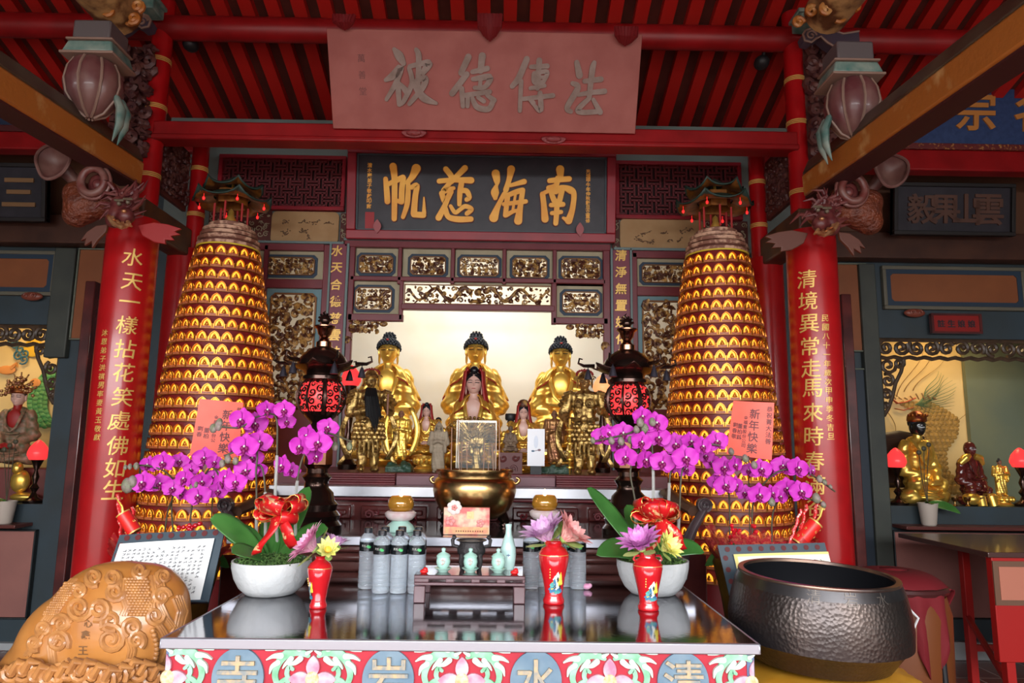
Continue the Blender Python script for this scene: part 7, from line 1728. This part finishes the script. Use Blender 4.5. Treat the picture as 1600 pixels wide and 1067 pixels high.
# ================= TOP CORNER BEAMS AND CARVINGS =================
bmain = mat('painted_orange_beam', (.40, .13, .022), .42, 0, (.62, .36, .13), 8, ramp=(.56, .74), bump=.2)
bdark = mat('beam_dark_upper', (.06, .032, .022), .45, 0, (.10, .07, .045), 6)
underd = mat('beam_underside_red', (.055, .010, .010), .6)
tealc = mat('teal_carving', (.06, .17, .15), .5, 0, (.26, .32, .27), 12); purp = mat('plum_gourd', (.12, .03, .035), .4, 0, (.20, .10, .085), 7, coat=.2); linec = mat('pale_outline', (.26, .16, .12), .5)
for side, lab in ((-1, 'left'), (1, 'right')):
    cx = xcl if side < 0 else xcr
    # main beam, running from the column top towards the viewer
    zlo = px(1300, 283, 3.95).z if side > 0 else px(185, 262, 3.95).z
    ze = zlo+.22
    xi = cx-side*.06; xo = cx+side*.08
    t = thing('painted_roof_beam', (cx, 2.4, zlo), 'heavy painted orange and dark beam running forward from the %s column top' % lab, 'beam')
    def fb_(mb, pts, y0, y1): mb.prism([((x-cx), z-zlo) for x, z in pts], y0-2.4, y1-2.4)
    m = MB(); fb_(m, [(xi, zlo), (xi-side*.01, zlo+.13), (xo+side*.01, zlo+.13), (xo, zlo)], .9, 3.93); m.build('painted_lower_face', bmain, t, bevel=.012)
    m = MB(); fb_(m, [(xi-side*.01, zlo+.13), (xi+side*.03, ze), (xo-side*.03, ze), (xo+side*.01, zlo+.13)], .9, 3.93); m.build('dark_upper_face', bdark, t, bevel=.012)
    m = MB(); fb_(m, [(xi+side*.01, zlo-.012), (xi+side*.01, zlo+.0), (xo-side*.01, zlo), (xo-side*.01, zlo-.012)], .9, 3.93); m.build('underside', underd, t); t.rotation_euler = (.06, 0, 0); t.location.z -= .20
    # second shorter beam higher up
    x2 = px(1330 if side > 0 else 205, 75, 3.7).x; zl2 = px(1362 if side > 0 else 150, 62, 3.7).z
    x2 = cx; t = thing('upper_roof_beam', (x2, 2.6, zl2), 'upper peeling gold painted beam above the %s plum melon strut' % lab, 'beam')
    m = MB(); m.tube([(0, -1.4, .12), (0, 1.05, .12)], .125, 20); m.build('round_beam', mat('peeling_gold_beam', (.13, .05, .02), .45, 0, (.50, .30, .12), 9, ramp=(.42, .6), bump=.3), t)
    m = MB()
    for k in range(6): m.tube(spiral((-.12+.05*k, .02+.03*(k % 2)), .035, 1.4, k, 1), .012, 6, Matrix.Translation((-side*.07, .98-.06*(k % 3), .0)))
    m.build('scroll_end', bmain, t)
    # melon-shaped strut on the main beam
    Ym = 3.35; cpx = (146, 136) if side < 0 else (1332, 168)
    P = px(*cpx, Ym); rm = 44*Ym/1100
    t = thing('melon_strut', (P.x, Ym, ze-.16), 'plum coloured melon-shaped strut with teal claws sitting on the %s painted beam' % lab, 'strut')
    L_ = P-V(t.location)
    m = MB(); m.lathe([(0, -rm*1.25), (rm*.5, -rm*1.05), (rm*.9, -rm*.5), (rm*1.02, 0), (rm*.95, rm*.5), (rm*.75, rm*.9), (rm*.5, rm*1.05)], 64, L_, mod=lambda a, z: 1-.07*abs(math.cos(a*4))**6); m.build('melon_body', purp, t)
    m = MB()
    for k in range(8):
        a = 2*PI*k/8; m.tube([L_+V((math.cos(a)*r_*.96, math.sin(a)*r_*.96, z)) for r_, z in ((0.02, -rm*1.25), (rm*.5, -rm*1.06), (rm*.9, -rm*.5), (rm*1.02, 0), (rm*.95, rm*.5), (rm*.75, rm*.9))], .007, 6)
    m.build('rib_lines', linec, t)
    m = MB(); Mb = Matrix.Translation(L_+V((0, .02, rm*1.35))); m.box((0, 0, 0), (rm*1.9, rm*1.6, rm*.5), Mb, .85); m.build('teal_block', tealc, t, bevel=.01)
    m = MB(); m.box((0, 0, -rm*.3), (rm*2.0, rm*1.7, rm*.1), Mb); m.box((0, 0, rm*.3), (rm*1.75, rm*1.5, rm*.08), Mb); m.build('pale_edge', linec, t, bevel=.004)
    m = MB(); m.box((0, 0, rm*.7), (rm*1.4, rm*1.3, rm*.8), Mb); m.build('grey_block', mat('slate_mauve_block', (.11, .09, .09), .5), t, bevel=.01)
    for s_, y_ in ((-side*1, .45), (-side*1, .1), (side*1, .3)):
        m = MB(); c_ = L_+V((s_*rm*.85, y_*rm, -rm*.35))
        m.tube([c_, c_+V((s_*rm*.22, 0, -rm*.5)), c_+V((s_*rm*.2, 0, -rm*1.1)), c_+V((0, 0, -rm*1.75))], [rm*.2, rm*.26, rm*.2, .003], 10, flat=.6); m.build('teal_claw', tealc, t)
    # scroll bracket by the slim upright
    q0 = (120, 28) if side < 0 else (1250, 60)
    B0 = px(225 if side < 0 else 1265, 40 if side < 0 else 62, 4.0); t = thing('cloud_bracket', B0, 'slate blue cloud-scroll bracket with pale outline beside the %s slim upright' % lab, 'bracket')
    w_ = .30; m = MB(); pts = [(0, .06), (.03, .05), (.05, .02), (.04, -.02), (0, -.03), (-.03, -.005), (-.06, .01), (-.10, -.03), (-.16, -.07), (-.24, -.13), (-.30, -.16), (-.30, .05), (-.2, .03), (-.12, .06), (-.06, .04)]
    pts = [(-x*(-1 if side < 0 else 1), z) for x, z in pts] if side > 0 else pts
    pts = [(x, z) for x, z in pts]; m.prism(pts, -.02, .06); m.build('slate_board', mat('slate_board', (.07, .055, .08), .5), t)
    m = MB(); m.tube([(x, -.022, z) for x, z in pts[:11]], .008, 6); m.tube(spiral((0, .015), .035, 1.3, 0, 1, y=-.024), .007, 6); m.tube([(x, -.022, z) for x, z in pts[11:]], .007, 6); m.build('outline', linec, t)
    m = MB(); m.box((0, .02, .12), (.14, .14, .06)); m.box((0, .02, .165), (.17, .16, .025)); o = m.build('top_block', tealc, t, bevel=.006)
    # dark carved infill between upright and melon
    C_ = px(207 if side < 0 else 1268+25, 160, 4.1); t = thing('carved_spandrel', C_, 'dark plum openwork carving filling between melon strut and slim upright, %s side' % lab, 'carving')
    m = MB(); carve(m, -.12, -.36, .12, .40, 0, .085, 3+side, .017); carve(m, -.12, -.36, .12, .40, .03, .07, 8+side, .02); m.box((0, .06, .02), (.24, .02, .76)); m.build('carving', darkcarve, t)
    # ---- fish-dragon bracket at the column head ----
    YD = 3.72; C0 = px(170 if side < 0 else 1290, 300, YD); t = thing('fish_dragon_bracket', (C0.x, YD, C0.z-.25), 'carved fish-dragon bracket with curled trumpet tail at the head of the %s inscribed column' % lab, 'carving')
    O_ = V(t.location)
    Q = lambda x, y, d=0.: px(x if side < 0 else 1478-x-(0), (y if side < 0 else y+12), YD+d)-O_
    org = mat('orange_brown_carving', (.16, .035, .012), .45, 0, (.09, .02, .010), 14, bump=1, bs=45, dist=.02); hd = mat('dragon_dark_red', (.075, .010, .012), .4, 0, (.14, .035, .03), 25)
    m = MB(); k_ = YD/1100
    for x, y, r_ in ((130, 322, 30), (148, 318, 26), (122, 305, 24), (160, 300, 24), (175, 315, 24), (190, 330, 22), (120, 335, 22)): m.ell(Q(x, y), (r_*k_, r_*k_*.9, r_*k_), 16, 10)
    blob(m, 'body', org, t, .012, 3)
    # ring-shaped eye/curl
    m = MB(); cc = Q(145, 283, -.11); m.tube([cc+V((math.cos(2*PI*i/24)*.062, -.0, math.sin(2*PI*i/24)*.07)) for i in range(25)], .02, 10); m.tube([cc+V((math.cos(2*PI*i/24)*.085, .015, math.sin(2*PI*i/24)*.093)) for i in range(25)], .01, 8); m.build('ring_curl', mat('dusky_red_ring', (.12, .025, .02), .4, 0, (.17, .08, .065), 20), t)
    m = MB(); m.ell(cc+V((-side*.015, .02, -.01)), (.028, .02, .03), 12, 8); m.ell(cc+V((0, .05, 0)), (.055, .02, .06), 14, 8); m.build('ring_centre', hd, t)
    # trumpet flare tail
    m = MB(); base_ = Q(122, 288); end_ = Q(97, 262, -.06); ax = (end_-base_).normalized(); Mq = Matrix.Translation(base_) @ ax.to_track_quat('Z', 'Y').to_matrix().to_4x4(); l_ = (end_-base_).length
    m.tube([base_, base_.lerp(end_, .5), end_], [.03, .035, .04], 12)
    m.grid(40, 8, lambda u, v: end_+V((math.cos(2*PI*u)*.088*v*(1+.08*math.sin(6*PI*u)), -.03-.05*v**2.2, math.sin(2*PI*u)*.092*v*(1+.08*math.sin(6*PI*u+1))))); m.tube([end_+V((math.cos(2*PI*i/40)*.088*(1+.08*math.sin(6*PI*i/40)), -.082, math.sin(2*PI*i/40)*.092*(1+.08*math.sin(6*PI*i/40+1)))) for i in range(41)], .009, 7); m.build('trumpet_tail', mat('dusky_rose_flare', (.16, .08, .065), .45, 0, (.10, .035, .03), 14), t)
    # head: muzzle, jaws, mane
    m = MB()
    for x, y, r_, d in ((190, 322, 17, -.08), (185, 335, 15, -.1), (197, 338, 13, -.12), (178, 344, 13, -.1), (205, 328, 12, -.06)): m.ell(Q(x, y, d), r_*k_, 14, 10)
    blob(m, 'dragon_head', hd, t, .010, 2)
    m = MB(); rd = random.Random(4)
    for k in range(34):
        a = rd.uniform(-.6, 3.6); b = Q(195+rd.uniform(-14, 14), 318+rd.uniform(-16, 16), -.08); L_ = rd.uniform(.07, .15)
        m.tube([b, b+V((-side*0+math.cos(a)*L_*.6, -.03, math.sin(a)*L_*.6)), b+V((math.cos(a+.35)*L_, -.02, math.sin(a+.35)*L_))], [.013, .010, .002], 6)
    m.build('mane', hd, t)
    m = MB()
    for x, y in ((176, 340), (184, 346), (192, 349), (200, 347)): m.tube([Q(x, y, -.15), Q(x+2, y+4, -.17), Q(x+6, y+7, -.15)], [.012, .010, .005], 8)
    m.tube([Q(170, 338, -.14), Q(178, 350, -.18), Q(190, 355, -.19), Q(203, 350, -.16)], .013, 8); m.ell(Q(194, 330, -.16), (.014, .012, .010), 10, 8)
    m.build('gilded_jaw', mat('gilt_teeth', (.62, .34, .16), .28, .6, (.30, .08, .03), 30), t)
    m = MB()
    for x, y in ((186, 318), (200, 316)): m.ell(Q(x, y, -.15), .012, 10, 8); m.tube([Q(x, y-4, -.16)+V((-.022, 0, .004)), Q(x, y-5, -.17), Q(x, y-4, -.16)+V((.022, 0, .004))], .007, 6)
    m.build('eye', mat('dragon_eye', (.12, .09, .06), .2), t)
    # spread fins
    for pts_, nm in (([(215, 352), (240, 347), (262, 350), (283, 357), (272, 361), (281, 366), (266, 368), (272, 375), (257, 374), (258, 381), (240, 378), (222, 368)], 'red_fin'), ([(168, 350), (150, 352), (135, 362), (125, 376), (134, 372), (131, 384), (143, 376), (143, 388), (153, 374), (165, 362)], 'brown_fin')):
        m = MB(); pp = [Q(x, y, -.08) for x, y in pts_]; m.prism([(p_.x, p_.z) for p_ in pp], -.02-.06, .0-.06)
        m.build(nm, mat('fin_red' if nm == 'red_fin' and side < 0 else 'fin_brown', (.28, .015, .015) if nm == 'red_fin' and side < 0 else (.10, .03, .018), .5), t, bevel=.004)
# small black spotlights under rafters
for x, y, lab in ((298, 70, 'left'), (1190, 98, 'right')):
    P = px(x, y, 4.3); m = MB(); m.ell((0, 0, 0), (.05, .06, .045), 14, 10); m.tube([(0, 0, 0), (0, -.06, .06)], .012, 6)
    tag(m.build('ceiling_spotlight', black, loc=P), 'small black spotlight mounted under the purlin at the %s end' % lab, 'light')
# side hanging claw-like finial at upper right omitted parts of beams beyond the frame
# ================= SIDE ALTAR FIGURES =================
xLN0, xLN1, zLN = LN[0], LN[1], LN[2]; xRN0, xRN1, zRN = RN[0], RN[1], RN[2]
YN = YS+.28
def placed_seated(name, x, ytop, Y, zb, label, robe, skin, style, rz=0, sx=1., hair=hairb, chest=None, fat=1., lining=None):
    p = px(x, 700, Y); p.z = zb; H = px(x, ytop, Y).z-zb; t = thing(name, p, label, 'statue', rz=rz); seated(t, H*.97, robe, skin, hair, style, chest=chest or skin, sx=sx, fat=fat, lining=lining); return t, H
blk = mat('black_face_lacquer', (.012, .010, .010), .2, coat=.6)
t, H = placed_seated('black_faced_deity', 1432, 640, YS+.2, zRN, 'gilded seated deity with black face and orange crown in the right side altar', gold, blk, 'crown', rz=.25, chest=gold)
m = MB(); m.lathe([(.16, .0), (.16, .1), (.15, .3)], 24, cap=False)
m = MB(); m.grid(14, 8, lambda u, v: V((math.sin(PI*(u-.5)*1.1)*.30*H/ .9, .17, .12+.62*H*v*(1-.25*abs(u-.5))))); m.build('throne_back', mat('throne_dark', (.03, .015, .012), .4), t, thick=.02)
t, H = placed_seated('dark_monk_statue', 1512, 682, YS+.18, zRN, 'dark red-brown seated monk with gilded shoulder cloth beside the black-faced deity', skind, skind, 'monk', rz=.3, chest=skind)
m = MB()
for s_ in (-1, 1): m.tube([V((s_*.05*H, -.05*H, .72*H)), V((s_*.14*H, -.06*H, .68*H)), V((s_*.22*H, -.03*H, .6*H))], [.04*H, .06*H, .04*H], 10)
for s_ in (-1, 1): m.ell(V((s_*.17*H, -.14*H, .10*H)), (.14*H, .12*H, .09*H)); m.tube([V((s_*.1*H, -.22*H, .14*H)), V((s_*.11*H, -.25*H, 0))], .06*H, 10)
m.build('gilded_cloth', gold, t)
p = px(1562, 735, YS+.15); p.z = zRN; H = px(1562, 716, YS+.15).z-zRN
t = thing('small_gold_goddess', p, 'small gilded standing goddess on a round lotus base at the right of the side altar', 'statue'); H*=1.0
tt = bpy.data.objects.new('tmp', None); COL.objects.link(tt); standing(tt, H*.8, gold, brownface, hairb, 'bun', sx=1.3)
for ch in [o for o in COL.objects if o.parent == tt]: ch.parent = t; ch.location = (0, 0, H*.2)
bpy.data.objects.remove(tt); lotusbase(t, .085, H*.2, gold)
for x, zt_, lab, R_ in ((1400, 728, 'left', .075), (1594, 728, 'right', .075)):
    o = egglamp(x, 718, YS+.1, R_, 'red glowing egg-shaped lamp on turned stem, %s end of the right side altar' % lab, zb=zRN)
egglamp(60, 706, YS+.1, .075, 'red glowing egg-shaped lamp on dark stem in the left side altar', zb=zLN)
# small offering cups
for x, lab in ((1492, 'leftmost'), (1512, 'middle'), (1533, 'rightmost')):
    p = px(x, 785, YS+.04); p.z = zRN; m = MB(); m.lathe([(.018, 0), (.02, .004), (.006, .014), (.006, .03), (.022, .045), (.026, .07), (.022, .068)], 16)
    tag(m.build('offering_cup', brass, loc=p), '%s of three tiny brass offering cups before the dark monk statue' % lab, 'cup')
# seated goddess of the left side altar
t, H = placed_seated('crowned_goddess', 22, 598, YS+.25, zLN+.28, 'pink-faced goddess in patterned robe with tall beaded crown in the left side altar', mat('floral_brocade', (.34, .16, .10), .5, 0, (.10, .10, .05), 28), skinp, 'crown', rz=.15, chest=robered)
hc = V((0, -.02, .93*H)); m = MB(); rd = random.Random(9)
for k in range(90):
    a = rd.uniform(-.3, PI+.3); r_ = H*rd.uniform(.05, .2); m.ell(hc+V((math.cos(a)*r_*.85, rd.uniform(-.05, .03), -.04*H+math.sin(a)*r_*.9)), .014, 7, 5)
for k in range(7): a = PI*k/6; m.tube([hc, hc+V((math.cos(a)*.17*H, 0, math.sin(a)*.2*H))], .006, 5)
m.build('beaded_crown', mat('beaded_crown', (.16, .025, .015), .35, .3, (.45, .25, .08), 60), t)
m = MB(); m.b2((-.35, -.02, -.28), (.42, .22, -.02)); m.build('red_throne', mat('throne_red', (.14, .02, .015), .4), t, bevel=.01)
m = MB(); m.ell((.12, -.10, -.12), (.07, .05, .09)); m.ell((.10, -.12, -.02), (.04, .04, .05)); m.ell((.16, -.10, -.24), (.10, .06, .035)); m.build('gilded_attendant', gold, t)
# painted dragons on the niche back walls
def mural(x0, y0, x1, y1, name, label, colors, seed):
    Y = YS+.885; t = thing(name, px((x0+x1)/2, y1, Y), label, 'mural'); O_ = V(t.location); rd = random.Random(seed)
    return t, (lambda x, y, d=0.: px(x, y, Y-d)-O_)
t, q = mural(1385, 545, 1510, 760, 'dragon_mural', 'painted coiling dragon mural on the amber back wall of the right side altar', 0, 1)
gl = mat('mural_gold', (.48, .27, .06), .6, 0, (.30, .17, .04), 26); gr = mat('mural_green', (.16, .24, .12), .6); rdm = mat('mural_red', (.55, .10, .05), .6); ln = mat('mural_line', (.28, .14, .05), .6)
m = MB(); body = [(1505, 770), (1478, 760), (1455, 735), (1452, 705), (1470, 680), (1472, 655), (1450, 640), (1425, 628)]
sm = []
for i in range(len(body)-1):
    for j in range(8): u = j/8; sm.append((body[i][0]*(1-u)+body[i+1][0]*u, body[i][1]*(1-u)+body[i+1][1]*u))
for i, (x, y) in enumerate(sm):
    for k in range(-3, 4): m.ell(q(x+k*7+3.5*(i % 2), y, .004+.003*(i % 3)), (.021, .004, .019), 8, 5)
m.build('scaled_body', gl, t)
m = MB()
for k in range(15): a = -.9+k*.13; m.tube([q(1432+62*u*math.cos(a-.1*u)+3*math.sin(u*9+k), 632+46*u*math.sin(a-.3*u)-9*u, .008) for u in [i/10 for i in range(11)]], [.013*(1-.85*i/10) for i in range(11)], 6, flat=.3)
m.build('green_mane', gr, t)
m = MB(); m.tube([q(1392, 622, .01), q(1402, 630, .01), q(1416, 628, .01), q(1430, 622, .01)], [.01, .022, .016, .02], 8, flat=.3); m.tube([q(1398, 638, .01), q(1412, 641, .01), q(1428, 636, .01)], [.008, .014, .01], 8, flat=.3); m.build('muzzle', rdm, t)
m = MB()
for x0, pts in ((0, [(1405, 620), (1410, 585), (1430, 570), (1440, 545)]), (0, [(1418, 612), (1425, 590), (1448, 575), (1455, 548)]), (0, [(1430, 610), (1450, 598), (1460, 580), (1472, 560)]), (0, [(1386, 600), (1395, 610), (1392, 625), (1410, 632)]), (0, [(1480, 680), (1495, 660), (1500, 650), (1508, 640)]), (0, [(1388, 640), (1400, 655), (1395, 680), (1400, 700)])): m.tube([q(pts[0][0]+(pts[3][0]-pts[0][0])*u+6*math.sin(u*5+pts[0][0]), pts[0][1]+(pts[3][1]-pts[0][1])*u, .006) for u in [i/14 for i in range(15)]], [.007*(1-.75*i/14) for i in range(15)], 6, flat=.4)
for k in range(8): m.tube([q(1395+k*9, 618+4*math.sin(k), .02), q(1400+k*9, 624, .022)], .006, 5)
m.build('horns_and_clouds', ln, t)
t, q = mural(0, 520, 82, 700, 'bird_mural', 'painted phoenix and sun mural on the amber back wall of the left side altar', 0, 2)
m = MB(); m.ell(q(52, 543, .005), (.085, .005, .085), 24, 8); m.build('yellow_sun', mat('sun_yellow', (.72, .42, .03), .6), t)
m = MB()
for k, (x, y) in enumerate(((25, 540), (33, 546), (30, 556), (40, 552), (38, 562), (18, 535))): m.tube([(p_[0], q(x, y, .01).y, p_[2]) for p_ in spiral((q(x, y).x, q(x, y).z), .045, 1.3, k, 1)], .008, 5)
m.build('blue_clouds', mat('mural_blue', (.05, .15, .22), .6), t)
m = MB()
for i in range(40):
    u = i/39; x = 78-40*math.sin(u*2.6)*.8; y = 575+u*90
    for k in range(4): m.ell(q(x+k*8, y+2*(k % 2), .006+.003*(i % 3)), (.025, .004, .016), 8, 5)
m.build('green_feathers', mat('mural_feather_green', (.05, .26, .07), .6, 0, (.16, .34, .10), 40), t)
m = MB(); m.ell(q(55, 598, .02), (.05, .006, .04), 12, 8); m.ell(q(10, 578, .02), (.08, .006, .04), 12, 8); m.tube([q(18, 575, .02), q(26, 568, .02), q(28, 574, .02)], [.02, .014, .004], 6); m.build('orange_bird', rdm if False else mat('mural_orange', (.70, .26, .06), .6), t)
# ---- little orchid pots on the side altars ----
shm = mat('side_shelf_wood', (.10, .025, .02), .35)
for s_, x0, x1, y, lab in ((1, 1405, 1720, 822, 'right'), (-1, -150, 38, 818, 'left')):
    a, b = px(x0, y, YS-.1).x, px(x1, y, YS-.1).x; z = px((x0+x1)/2 if s_ > 0 else 20, y, YS-.1).z
    m = MB(); m.b2((a, YS-.2, z-.025), (b, YS-.001, z)); tag(m.build('narrow_shelf', shm, bevel=.004), 'narrow dark wooden shelf below the %s side altar opening' % lab, 'shelf')
    p = V((px(1452 if s_ > 0 else 6, y, YS-.1).x, YS-.1, z)); t = thing('small_potted_orchid', p, 'small whitish pot with thin plant on the shelf of the %s side altar' % lab, 'potted plant')
    m = MB(); m.lathe([(.045, 0), (.052, .01), (.068, .15), (.072, .165), (.066, .165), (.06, .14)], 28); m.build('pot', mat('cream_pot', (.50, .42, .36), .5), t)
    m = MB(); m.lathe([(.06, .14), (0, .15)], 20); m.build('soil', mossm, t)
    m = MB(); leaf(m, (0, 0, .15), (s_*1, -.4, 0), .24, .04, .35, .12); leaf(m, (0, 0, .15), (-.3, -1, 0), .12, .03, .4, .5); m.build('leaf', green, t, thick=.002)
    for k in range(3): m = MB(); m.tube([(0, 0, .15), (-.03+.02*k, 0, .35), (-.05+.04*k, -.02, .52+.03*k)], .003, 5); m.ell((-.05+.04*k, -.02, .54+.03*k), (.02, .014, .02), 8, 6); m.build('flower_stem', stemg, t)
# ================= RED TABLE (right) =================
tr = thing('red_side_table', (px(1560, 1000, 4.6).x, 4.6, 0), 'bright red wooden side table with brown top and pink drawer panel at the right edge', 'table'); O_ = V(tr.location)
A_ = px(1548, 862, 4.1); x0 = A_.x-O_.x; zt_ = px(1548, 862, 4.1).z; yN, yF = 4.1-4.6, px(1460, 843, 5.0).y-4.6
xf = px(1460, 845, 5.0).x-O_.x
m = MB(); m.b2((min(x0, xf)-.03, yN-.02, zt_-.03), (x0+1.2, yF, zt_)); m.build('brown_top', mat('table_top_brown', (.07, .03, .025), .3, coat=.3), tr, bevel=.004)
zb_ = px(1565, 1035, 4.1).z
rt_ = mat('table_bright_red', (.38, .012, .010), .45)
m = MB(); m.b2((x0, yN, max(.12, px(1560, 1035, 4.1).z)), (x0+1.15, yN+.05, zt_-.03)); m.build('cabinet_body', rt_, tr, bevel=.004)
m = MB(); m.b2((x0+.0, yN-.008, zt_-.16-.13), (x0+1.1, yN, zt_-.05)); o = m.build('drawer_frame', mat('drawer_brown_frame', (.16, .08, .05), .4), tr)
m = MB(); m.b2((x0+.03, yN-.012, zt_-.26), (x0+1.1, yN-.008, zt_-.08)); m.build('drawer_panel', mat('drawer_pink', (.48, .17, .11), .5), o)
for dx, dy in ((.02, yF-.08), (.05, yN+.02), (1.0, yF-.08)):
    m = MB(); m.b2((dx if dx != .05 else x0+.05, dy, 0), ((dx if dx != .05 else x0+.05)+.05, dy+.05, zt_-.03)); m.build('leg', rt_, tr, bevel=.003)
m = MB(); m.b2((.03, yF-.07, .2), (1.0, yF-.04, .24)); m.tube([(.04, yF-.05, .42), (x0+.08, yN+.05, .22)], .02, 8); m.build('stretcher', rt_, tr)
# ================= TROLLEY WITH RED CLOTH =================
YTt = 3.75; p = V((px(1400, 960, YTt).x, YTt, 0)); t = thing('draped_drum_trolley', p, 'wheeled drum trolley draped with dark red cloth behind the huge bronze bowl', 'trolley')
zt_ = px(1400, 905, YTt).z; k_ = YTt/1100
m = MB(); m.lathe([(.20, .22), (.24, .35), (.25, zt_-.15), (.23, zt_-.06)], 32); m.build('drum', mat('orange_drum', (.16, .045, .012), .4), t)
m = MB(); m.tube([(.2*math.cos(2*PI*i/24)*1.15, .2*math.sin(2*PI*i/24)*1.15, zt_-.03) for i in range(25)], .02, 8); m.build('hoop', mat('dark_red_hoop', (.06, .015, .015), .3), t)
m = MB(); clothm = mat('dark_red_velvet', (.16, .005, .010), .8)
m.grid(96, 16, lambda u, v: V(((.06+.18*min(1, v*1.8)+.055*math.sin(u*2*PI*11+1.5*math.sin(u*9))*max(0, v-.5))*math.cos(2*PI*u), (.06+.18*min(1, v*1.8)+.055*math.sin(u*2*PI*11+1.5*math.sin(u*9))*max(0, v-.5))*math.sin(2*PI*u), zt_+.05-.07*min(1, v*1.8)**3-(max(0, v-.55)*(.45+.45*math.sin(u*2*PI*4+1))))))
m.lathe([(.065, zt_+.05), (0, zt_+.055)], 24, cap=False); m.build('red_cloth', clothm, t, thick=.004)
for a in (.3, 1.9, 3.5, 5.1):
    m = MB(); m.tube([(.23*math.cos(a), .23*math.sin(a), zt_-.03), (.25*math.cos(a), .25*math.sin(a), .3), (.24*math.cos(a), .24*math.sin(a), .1)], .014, 8); m.build('frame_leg', black, t)
    m = MB(); M = Matrix.Translation((.24*math.cos(a), .24*math.sin(a), .05)) @ Matrix.Rotation(PI/2, 4, 'Y'); m.lathe([(.02, -.014), (.045, -.012), (.05, 0), (.045, .012), (.02, .014)], 20, M=M); m.build('caster_wheel', mat('grey_rubber', (.14, .15, .16), .5), t)
m = MB(); m.tube([(.24*math.cos(2*PI*i/24), .24*math.sin(2*PI*i/24), .2) for i in range(25)], .016, 8); m.build('base_ring', black, t)
m = MB(); m.tube([(-.18, -.2, zt_-.05), (-.10, -.25, zt_-.06), (-.04, -.27, zt_-.13), (-.08, -.26, zt_-.22), (-.16, -.24, zt_-.25)], .006, 6); m.build('white_cord', mat('white_cord', (.7, .7, .7), .5), t)
# dark round thing lower left (shelf edge of left wall) and altar arm rests
for s_, x, y, lab in ((-1, 353, 789, 'left'), (1, 1100, 789, 'right')):
    Y = 3.35; P = px(x, y, Y); t = thing('scrolled_altar_arm', (P.x, Y, 0), 'dark wooden upturned scroll arm at the %s end of the inner altar' % lab, 'altar arm')
    m = MB(); a_ = V((0, 0, P.z)); m.tube([a_+V((0, -.02, 0)), a_+V((0, .02, 0))], .034, 20, M=None); m.tube([a_+V((0, 0, -.02)), a_+V((-s_*.05, 0, -.10)), a_+V((-s_*.10, 0, -.2)), a_+V((-s_*.12, .02, -.32))], [.03, .035, .05, .07], 12, flat=.6)
    m.tube([(p_[0], -.03, p_[2]) for p_ in spiral((0, P.z), .03, 1.5)], .006, 6); m.build('scroll', mat('arm_dark_mauve', (.07, .045, .05), .4, coat=.2), t)
    m = MB(); m.b2((-s_*.0, -.02, 0), (-s_*.12, .35, P.z-.22)); m.build('side_post', darkwood, t, bevel=.008)
    m = MB(); m.tube([a_+V((-s_*.04, .02, -.03)), a_+V((-s_*.08, .15, .0)), a_+V((-s_*.10, .3, .03))], [.035, .04, .045], 10, flat=.7); m.build('side_rail', mat('rail_brown', (.11, .055, .035), .35, 0, (.07, .03, .02), 8), t)
